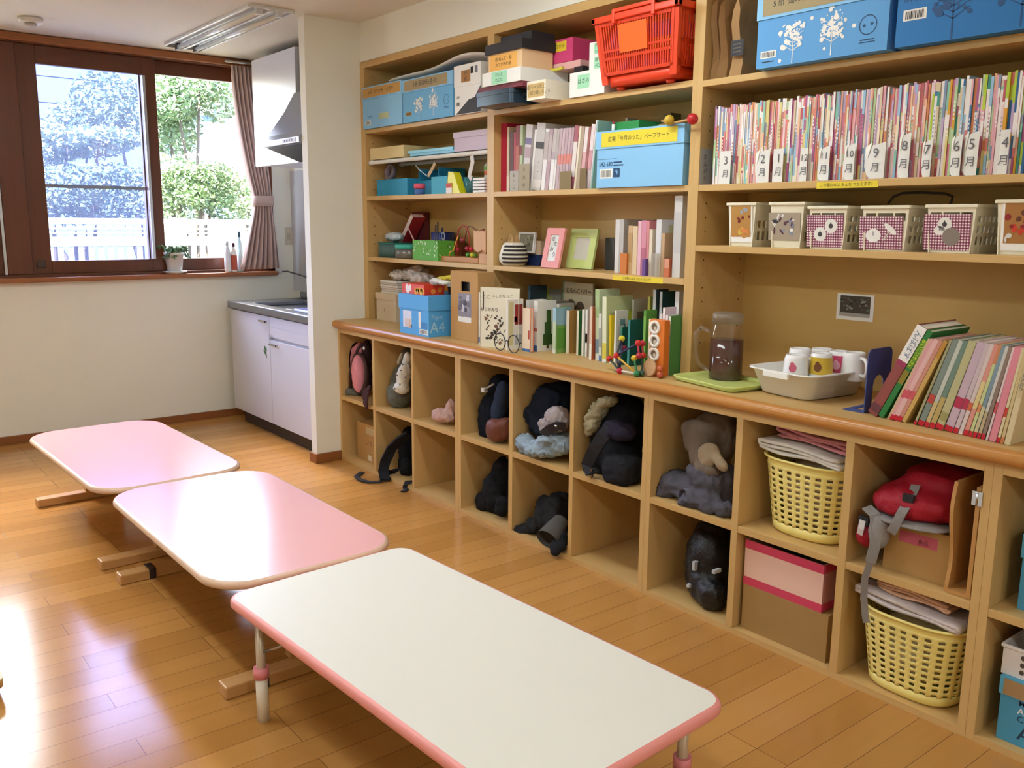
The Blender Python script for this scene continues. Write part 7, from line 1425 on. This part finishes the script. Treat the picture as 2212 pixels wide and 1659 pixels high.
# ---- yellow laundry baskets
M_YB=mat('yellow_plastic2','#efdc84',.4,.4)
def laundry(label,cx_,cy_,z,H,rx,ry,nx=22,nz=10):
    t=thing('laundry_basket',label,'basket',(cx_,cy_,z),'yellow plastic baskets in the cubbies'); m=M_YB; n=120; sq=2.9; zb=z+.0022
    def pt(a,k,zz):
        c,s=math.cos(a),math.sin(a); f=(abs(c)**sq+abs(s)**sq)**(-1/sq); return (cx_+rx*k*f*c,cy_+ry*k*f*s,zz)
    K=lambda u:.80+.20*u
    g=G(); rings=[]
    for u in (0,.0,.035,.14): 
        k=K(u)*(.93 if u==0 and len(rings)<1 else 1); rings.append([g.bm.verts.new(pt(2*PI*i/n,k,zb+H*u)) for i in range(n)])
    g.bm.faces.new(rings[0][::-1])
    for A,B in zip(rings[0:1]+rings[2:],rings[2:]):
        for i in range(n): g.bm.faces.new((A[i],A[(i+1)%n],B[(i+1)%n],B[i])).smooth=True
    g.bm.verts.ensure_lookup_table(); [g.bm.verts.remove(v) for v in rings[1]]
    # lattice
    u0,u1=.13,.90; du=(u1-u0)/nz
    for i in range(n):
        for j in range(nz*2):
            ua,ub=u0+du*j/2,u0+du*(j+1)/2
            rail=(j%2==1); post=(i%4 in (0,))
            post=(i%4<2)
            if rail or post: g.face([pt(2*PI*i/n,K(ua),zb+H*ua),pt(2*PI*(i+1)/n,K(ua),zb+H*ua),pt(2*PI*(i+1)/n,K(ub),zb+H*ub),pt(2*PI*i/n,K(ub),zb+H*ub)]).smooth=True
    bmesh.ops.remove_doubles(g.bm,verts=g.bm.verts[:],dist=.0004); g.mi(m); o=g.obj('wall',t); md=o.modifiers.new('so','SOLIDIFY'); md.thickness=.0028; md.offset=0
    g=G(); rings=[]
    for k,zz in ((K(.9),.90),(K(.93),.955),(1.045,.975),(1.06,.985),(1.05,1.0),(1.0,1.0),(.985,.985),(.97,.9)): rings.append([g.bm.verts.new(pt(2*PI*i/n,k,zb+H*zz)) for i in range(n)])
    for A,B in zip(rings,rings[1:]):
        for i in range(n): g.bm.faces.new((A[i],A[(i+1)%n],B[(i+1)%n],B[i])).smooth=True
    g.mi(m); g.obj('rim',t); return pt,K,zb
def towel(name,label,cx_,cy_,z,sx_,sy_,layers,th,col,seed,tilt=0,group=None):
    # folded towel: one sheet folded to and fro, rounded folds at both ends
    r=random.Random(seed); g=G(); pts=[]; gap=th
    for k in range(layers):
        xs=[-sx_/2+sx_*i/10 for i in range(11)]; xs=xs if k%2==0 else xs[::-1]
        for i,x in enumerate(xs): pts.append((x+r.uniform(-.002,.002),gap*(k+.5)+.004*math.sin(i*.7+k+seed)*(1 if layers>1 else 2)))
        if k<layers-1:
            xe=xs[-1]; s=1 if xe>0 else -1
            pts.append((xe+s*gap*.45,gap*(k+.75))); pts.append((xe+s*gap*.45,gap*(k+1.25)))
    V=[[g.bm.verts.new((cx_+px,cy_+sy_*(j/8-.5)+.004*math.sin(j+px*30),z+pz+tilt*px+.005*math.sin(px*22+j*.6)*(j/8))) for j in range(9)] for px,pz in pts]
    for A,B in zip(V,V[1:]):
        for j in range(8): g.bm.faces.new((A[j],A[j+1],B[j+1],B[j])).smooth=True
    g.mi(mat('towel_%s'%col.strip('#'),col,.95,.1,noise_amt=.15,noise_scale=60,bump=.4,bump_scale=500)); lo=min(v.co.z for v in g.bm.verts)
    for v in g.bm.verts: v.co.z+=z+th*.42-lo
    o=g.obj(name); md=o.modifiers.new('so','SOLIDIFY'); md.thickness=th*.72; md.offset=0; return tag(o,label,'towel',group)
# U8
a,b=inn(7); cx_=(a+b)/2+.005; H=.250; cy_=.165
laundry('yellow perforated laundry basket with white and pink towels in the upper cubby',cx_,cy_,ZU,H,.158,.142)
zt=ZU+H+.0015
t=soft('laundry',[((cx_,cy_,ZU+.13),(.105,.09,.115)),((cx_+.03,cy_-.01,ZU+.16),(.09,.09,.07))],cloth('peach_white','#e3cbb0'),None,wr=.006,clip=[(2,ZU+.012,ZU+.235)]); tag(t,'pale peach laundry filling the upper yellow basket','laundry')
towel('towel','white towel folded flat on the upper yellow basket',cx_-.005,.135,zt,.285,.20,3,.0115,'#e6dfd2',3,-.05)
towel('towel','pink towel folded on top of the white one in the upper cubby',cx_+.02,.15,zt+.042,.25,.16,3,.011,'#d98f92',5,-.06)
# L8 boxes
a,b=inn(7); x0=a+.012; x1=X0(1783,1420,.03); plainbox('carton','plain brown cardboard box under the pink striped box','box',x0,x1,.03,.40,ZL,ZL+.155,mat('carton_brown','#a58250',.85,.15,noise_amt=.08,noise_scale=10))
zt=ZL+.155; x1=X0(1773,1330,.03); pm_=mat('pale_pink_card','#eac2ae',.6,.2); rd=mat('rose_band','#cf4560',.5,.3)
t=thing('storage_box','open pale pink box with rose bands standing on the brown cardboard box','box',((x0+x1)/2,.2,zt)); z0,z1=zt+.0005,zt+.155; yA=.032
g=G(); y1=.38
for q in ((x0-.002,x1-.002,yA,yA+.004),(x0-.002,x1-.002,y1-.004,y1),(x0-.002,x0+.002,yA+.004,y1-.004),(x1-.006,x1-.002,yA+.004,y1-.004)): g.box(*q,z0,z1,pm_)
g.box(x0+.002,x1-.006,yA+.004,y1-.004,z0,z0+.004,pm_); g.obj('body',t)
g=G()
for za,zb in ((z0+.001,z0+.028),(z1-.028,z1+.0006)): g.box(x0-.0028,x1-.0012,yA-.0008,yA-.0001,za,zb,rd); g.box(x1-.0019,x1-.0012,yA,y1,za,zb,rd)
g.obj('band',t); g=G(); g.box(x1-.0019,x1-.0012,yA,y1-.002,z0+.028,z1-.028,mat('rose_card','#c98a86',.6,.2)); g.obj('end_panel',t)
tag(soft('black_cloth',[(((x0+x1)/2+.02,.2,z1-.005),(.13,.14,.022)),((x1-.10,.15,z1-.003),(.07,.08,.022))],cloth('black','#1d1d20'),None,wr=.007,clip=[(2,z0+.006,None),(0,x0+.004,x1-.008),(1,yA+.006,y1-.006)]),'black cloth lying in the pale pink banded box','cloth')
# U9 red backpack on a carton, with a wooden box beside it
a,b=inn(8); x0,x1=a+.055,b-.012
plainbox('carton','cardboard carton with a pink label under the red backpack','box',a+.085,b-.084,.05,.40,ZU,ZU+.145,mat('carton_card','#b58d57',.85,.15,noise_amt=.08,noise_scale=14),None,lambda g,x0,x1,y,z0,z1:(g.rect((x1-x0)*.52,.11,.11,.034,(x0,y,z0),FX,FZ,mat('pink_label','#c0586a',.6)),g.text('食品',(x0+(x1-x0)*.6,y-.0008,z0+.105),FX,FZ,.016,P('#7a2a3a'),.0006)))
t=thing('backpack','red backpack with grey straps lying on a carton in the ninth upper cubby','backpack',(4.86,.15,ZU+.15)); rm=mat('red_nylon','#9c1526',.55,.3,noise_amt=.15,noise_scale=18,bump=.2,bump_scale=200); gs=mat('grey_webbing','#86807c',.75,.2)
soft('body',[((4.85,.13,ZU+.205),(.125,.13,.055)),((4.87,.20,ZU+.25),(.11,.13,.055)),((4.83,.07,ZU+.20),(.10,.075,.042))],rm,t,wr=.006,seed=4,clip=[(2,ZU+.147,DZT-.004),(0,a+.028,b-.085)])
soft('grey_trim',[((4.85,.07,ZU+.158),(.115,.085,.012))],cloth('trim_grey','#8f8884'),t,wr=.002,vox=.008,clip=[(2,ZU+.1462,None),(0,a+.02,b-.085)])
soft('side_pocket',[((4.735,.045,ZU+.09),(.037,.045,.042))],rm,t,wr=.003,vox=.008,clip=[(0,a,None)])
g=G(); g.strap([(4.85,.06,ZU+.262),(4.855,.022,ZU+.228),(4.85,-.006,ZU+.195),(4.835,-.010,ZU+.15),(4.825,-.008,ZU+.13)],.026,.004,(1,.1,.1),gs); g.obj('front_strap',t)
g=G(); g.box(4.842,4.872,.006,.020,ZU+.225,ZU+.245,P('#2a2a2c',.4)); g.obj('buckle',t)
q=[at(u,v,1,yy) for u,v,yy in ((1872,1095,.02),(1890,1112,.005),(1893,1150,-.006),(1890,1178,-.012),(1880,1215,-.016),(1868,1250,-.018),(1866,1290,-.016),(1869,1330,-.014),(1872,1345,-.012))]
g=G(); g.strap(q[:5],.030,.003,(1,.3,0),gs); g.strap(q[4:],.019,.003,(1,.6,0),gs); g.obj('hanging_strap',t)
g=G(); g.box(4.72,4.75,.0,.012,ZU+.125,ZU+.15,P('#2a2a2c',.4)); g.strap([(4.735,-.002,ZU+.14),(4.733,-.004,ZU+.115),(4.728,.0,ZU+.095)],.018,.003,(1,0,0),P('#cfc9c6',.6)); g.obj('pocket_strap',t)
soft('grey_side',[((4.78,.012,ZU+.115),(.03,.022,.05))],cloth('trim_grey','#8f8884'),t,wr=.003,vox=.008,clip=[(0,a,None)])
# wooden partition boards with hinge
mW=wood('file_wood','#c9975c','#b78548','z',.45); x1=b-.002
t=thing('wooden_file_box','upright open wooden file box with a wavy front edge at the cubby side','file box',(x1-.04,.12,ZU))
pf=[(.012,ZU+.001),(.012,ZU+.30)]; n=14; pf=[(.40,ZU+.001),(.02,ZU+.001)]+[(.02+.012*math.sin(k/n*2*PI),ZU+.02+.29*k/n) for k in range(n+1)]+[(.40,ZU+.31)]
g=G(); g.prism(pf,'x',x1-.075,x1-.065,mW); g.obj('side_board',t); g=G(); g.box(x1-.014,x1-.003,.014,.40,ZU+.001,ZU+.31,mW); g.obj('side_board',t); g=G(); g.box(x1-.0648,x1-.0142,.014,.40,ZU+.001,ZU+.012,mW); g.obj('base_board',t); g=G(); g.box(x1-.0648,x1-.0142,.39,.40,ZU+.0122,ZU+.31,mW); g.obj('back_board',t)
t=thing('hinge','small silver hinge plate on the cubby frame','hinge',(b+.004,-.002,ZU+.25)); p=at(2111,1077,1,-.001); g=G(); g.box(p.x-.013,p.x-.002,-.0026,-.0004,p.z-.019,p.z+.019,M_CHROME); g.box(p.x+.002,p.x+.013,-.0026,-.0004,p.z-.019,p.z+.019,M_CHROME); g.tube([(p.x,-.003,p.z-.019),(p.x,-.003,p.z+.019)],.0025,M_CHROME,8); g.obj('plate',t)
# L9 yellow basket with towels
a,b=inn(8); cx_=(a+b)/2+.004; H=.245; cy_=.135
laundry('yellow perforated laundry basket with a pale towel in the lower cubby',cx_,cy_,ZL,H,.160,.140)
t=soft('laundry',[((cx_,cy_,ZL+.12),(.105,.09,.105)),((cx_-.03,cy_,ZL+.14),(.09,.08,.07))],cloth('cream_laundry','#dccb9c'),None,wr=.006,seed=2,clip=[(2,ZL+.012,ZL+.22)]); tag(t,'cream laundry filling the lower yellow basket','laundry')
zt=ZL+H+.0015; towel('towel','wide pale grey-pink towel over the lower yellow basket',cx_-.01,.13,zt,.30,.22,2,.014,'#d9cbc6',8,-.06); towel('towel','peach towel folded on the pale one in the lower yellow basket',cx_+.0,.12,zt+.034,.20,.15,3,.009,'#dfae8c',9,-.05)
# cabinet at the right edge: copy paper boxes and a white basket
a,b=inn(9); y=.055; x0=X0(2192,1310,y); bl=mat('paper_blue','#4d97bb',.55,.3); bl2=mat('paper_blue_lid','#5aa6c9',.55,.3); bi=mat('dark_blue_ink','#1f3a55',.7)
def dP(g,x0,x1,y,z0,z1): 
    for k,s in enumerate(('A4','ASKUL','Multi','Paper')): g.text(s,(x0+.045,y,z0+.035+.035*k),FX,FZ,(.042,.030,.032,.026)[k],bi,.0006,.01,'LEFT')
lidbox('copy_paper_box','light blue copy paper box with a pale lid in the upper right cubby','box',max(x0,a+.02),b-.01,y,.40,ZU,Z1(2196,1150,y),.062,bl,bl2,None,dP,lambda g,x0,x1,y,z0,z1:g.rect(.12,.03,.16,.035,(x0,y,z0),FX,FZ,M_TAN))
y=.03; x0=X0(2145,1600,y); zt=Z1(2155,1455,y)
def dP2(g,x0,x1,y,z0,z1):
    g.text('A4',(x0+.05,y,z0+.035),FX,FZ,.05,bi,.0006,.01,'LEFT'); g.text('5',(x0+.12,y,z0+.03),FX,FZ,.05,M_PAPER,.0006,.01,'LEFT')
    for k in range(4): g.text(('Copy Paper','A4 500','Multipurpose','PPC Paper')[k],(x0+.045,y,z0+.075+.022*k),FX,FZ,.024,(bi,M_PAPER)[k%2],.0006,.006,'LEFT')
lidbox('copy_paper_box','blue copy paper box with brown tape on its lid in the lower right cubby','box',max(x0,a+.004),b-.01,y,.40,ZL,zt,.05,bl,bl2,None,dP2,lambda g,x0,x1,y,z0,z1:g.rect(.14,.024,.26,.044,(x0,y,z0),FX,FZ,mat('brown_tape','#a5825a',.5)))
t=thing('handle_basket','white plastic basket with round holes and a handle on the lower blue box','basket',(5.25,.2,zt)); wm=mat('white_plastic','#e6e1de',.4,.4); x0=max(X0(2162,1450,.045),a+.006); x1=b-.015; g=G(); y0,y1=.045,.30; z0,z1=zt+.0005,zt+.082
for q in ((x0,x1,y0,y0+.003),(x0,x1,y1-.003,y1),(x0,x0+.003,y0+.003,y1-.003),(x1-.003,x1,y0+.003,y1-.003)): g.box(*q,z0,z1,wm)
g.box(x0+.003,x1-.003,y0+.003,y1-.003,z0,z0+.003,wm); g.box(x0-.005,x1+.004,y0-.005,y0,z1-.008,z1+.002,wm,.002); g.box(x0-.005,x0,y0,y1,z1-.008,z1+.002,wm,.002)
dk=P('#5a4f4a')
for k in range(7):
    for j in range(3): g.dots([(.05+.022*k,.018+.020*j,.006,.007,0)],(x0,y0,z0),FX,FZ,dk,.0006,10)
g.obj('body',t,keep=True); g=G(); g.strap([(x0+.05,.10,z1-.01),(x0+.046,.10,z1+.02),(x0+.035,.10,z1+.040),(x0+.012,.10,z1+.058)],.02,.006,(.3,1,0),P('#d8c9a0',.5)); g.obj('handle',t)
SKY=2.8; SUN=110.0; EXPO=0.07; LAMPS=[(2.9,-2.3,24),(3.75,-.62,17),(5.6,-2.35,10),(8.0,-2.35,38),(8.0,-.55,20),(4.4,-4.2,16)]
# ================================================================ lights
w=bpy.data.worlds.new('sky'); SC.world=w; w.use_nodes=True; nt=w.node_tree; bg=nt.nodes['Background']
sk=nt.nodes.new('ShaderNodeTexSky'); sk.sky_type='NISHITA'; sk.sun_disc=False; sk.sun_elevation=R(48); sk.sun_rotation=R(-90); sk.dust_density=2.0; sk.altitude=0
nt.links.new(sk.outputs[0],bg.inputs[0]); bg.inputs[1].default_value=SKY
s=bpy.data.lights.new('sun','SUN'); s.energy=SUN; s.angle=R(.6); s.color=(1,.95,.86); so=bpy.data.objects.new('sun',s); COL.objects.link(so); so.location=(4,0,12); so.rotation_euler=Vector((-.30,.35,-.85)).to_track_quat('-Z','Y').to_euler()
def area(name,loc,sx,sy,e,col=(1,1,1),tgt=None,rz=0):
    l=bpy.data.lights.new(name,'AREA'); l.shape='RECTANGLE'; l.size=sx; l.size_y=sy; l.energy=e; l.color=col; o=bpy.data.objects.new(name,l); COL.objects.link(o); o.location=loc
    d=Vector(tgt or (0,0,-1)); o.rotation_euler=d.to_track_quat('-Z','Y').to_euler() if tgt else (0,0,rz); return o
# lit ceiling fittings of the rest of the room
def fitting(x,y,label,e):
    t=thing('ceiling_light',label,'ceiling light',(x,y,CEIL-.03)); g=G(); g.box(x-.64,x+.64,y-.11,y+.11,CEIL-.02,CEIL-.001,hm); g.obj('housing',t)
    for dy in (-.05,.05):
        g=G(); g.tube([(x-.6,y+dy,CEIL-.036),(x+.6,y+dy,CEIL-.036)],.014,emit('lit_tube_%d'%(e*10),'#eefaff',e*.95),10); g.obj('tube',t)
    area('ceiling_lamp',(x,y,CEIL-.055),1.2,.16,e*.6,(.87,.955,1))
for i,(x,y,e) in enumerate(LAMPS): fitting(x,y,'lit twin-tube ceiling light, %s of those out of view'%['first','second','third','fourth','fifth','sixth'][i],e)
SC.view_settings.view_transform='Standard'; SC.view_settings.look='None'; SC.view_settings.gamma=1; SC.view_settings.exposure=EXPO; SC.view_settings.use_curve_mapping=False
SC.cycles.max_bounces=10; SC.cycles.transparent_max_bounces=16; SC.cycles.use_denoising=True; SC.cycles.caustics_reflective=False; SC.cycles.caustics_refractive=False; SC.cycles.sample_clamp_indirect=8
cd=bpy.data.cameras.new('camera'); cam=bpy.data.objects.new('camera',cd); COL.objects.link(cam); cd.sensor_fit='HORIZONTAL'; cd.sensor_width=36; cd.lens=CF/2212*36; cd.clip_start=.02; cd.clip_end=200
Mx=Matrix((_r2,_u2,-_fw)).transposed().to_4x4(); Mx.translation=CC; cam.matrix_world=Mx; SC.camera=cam
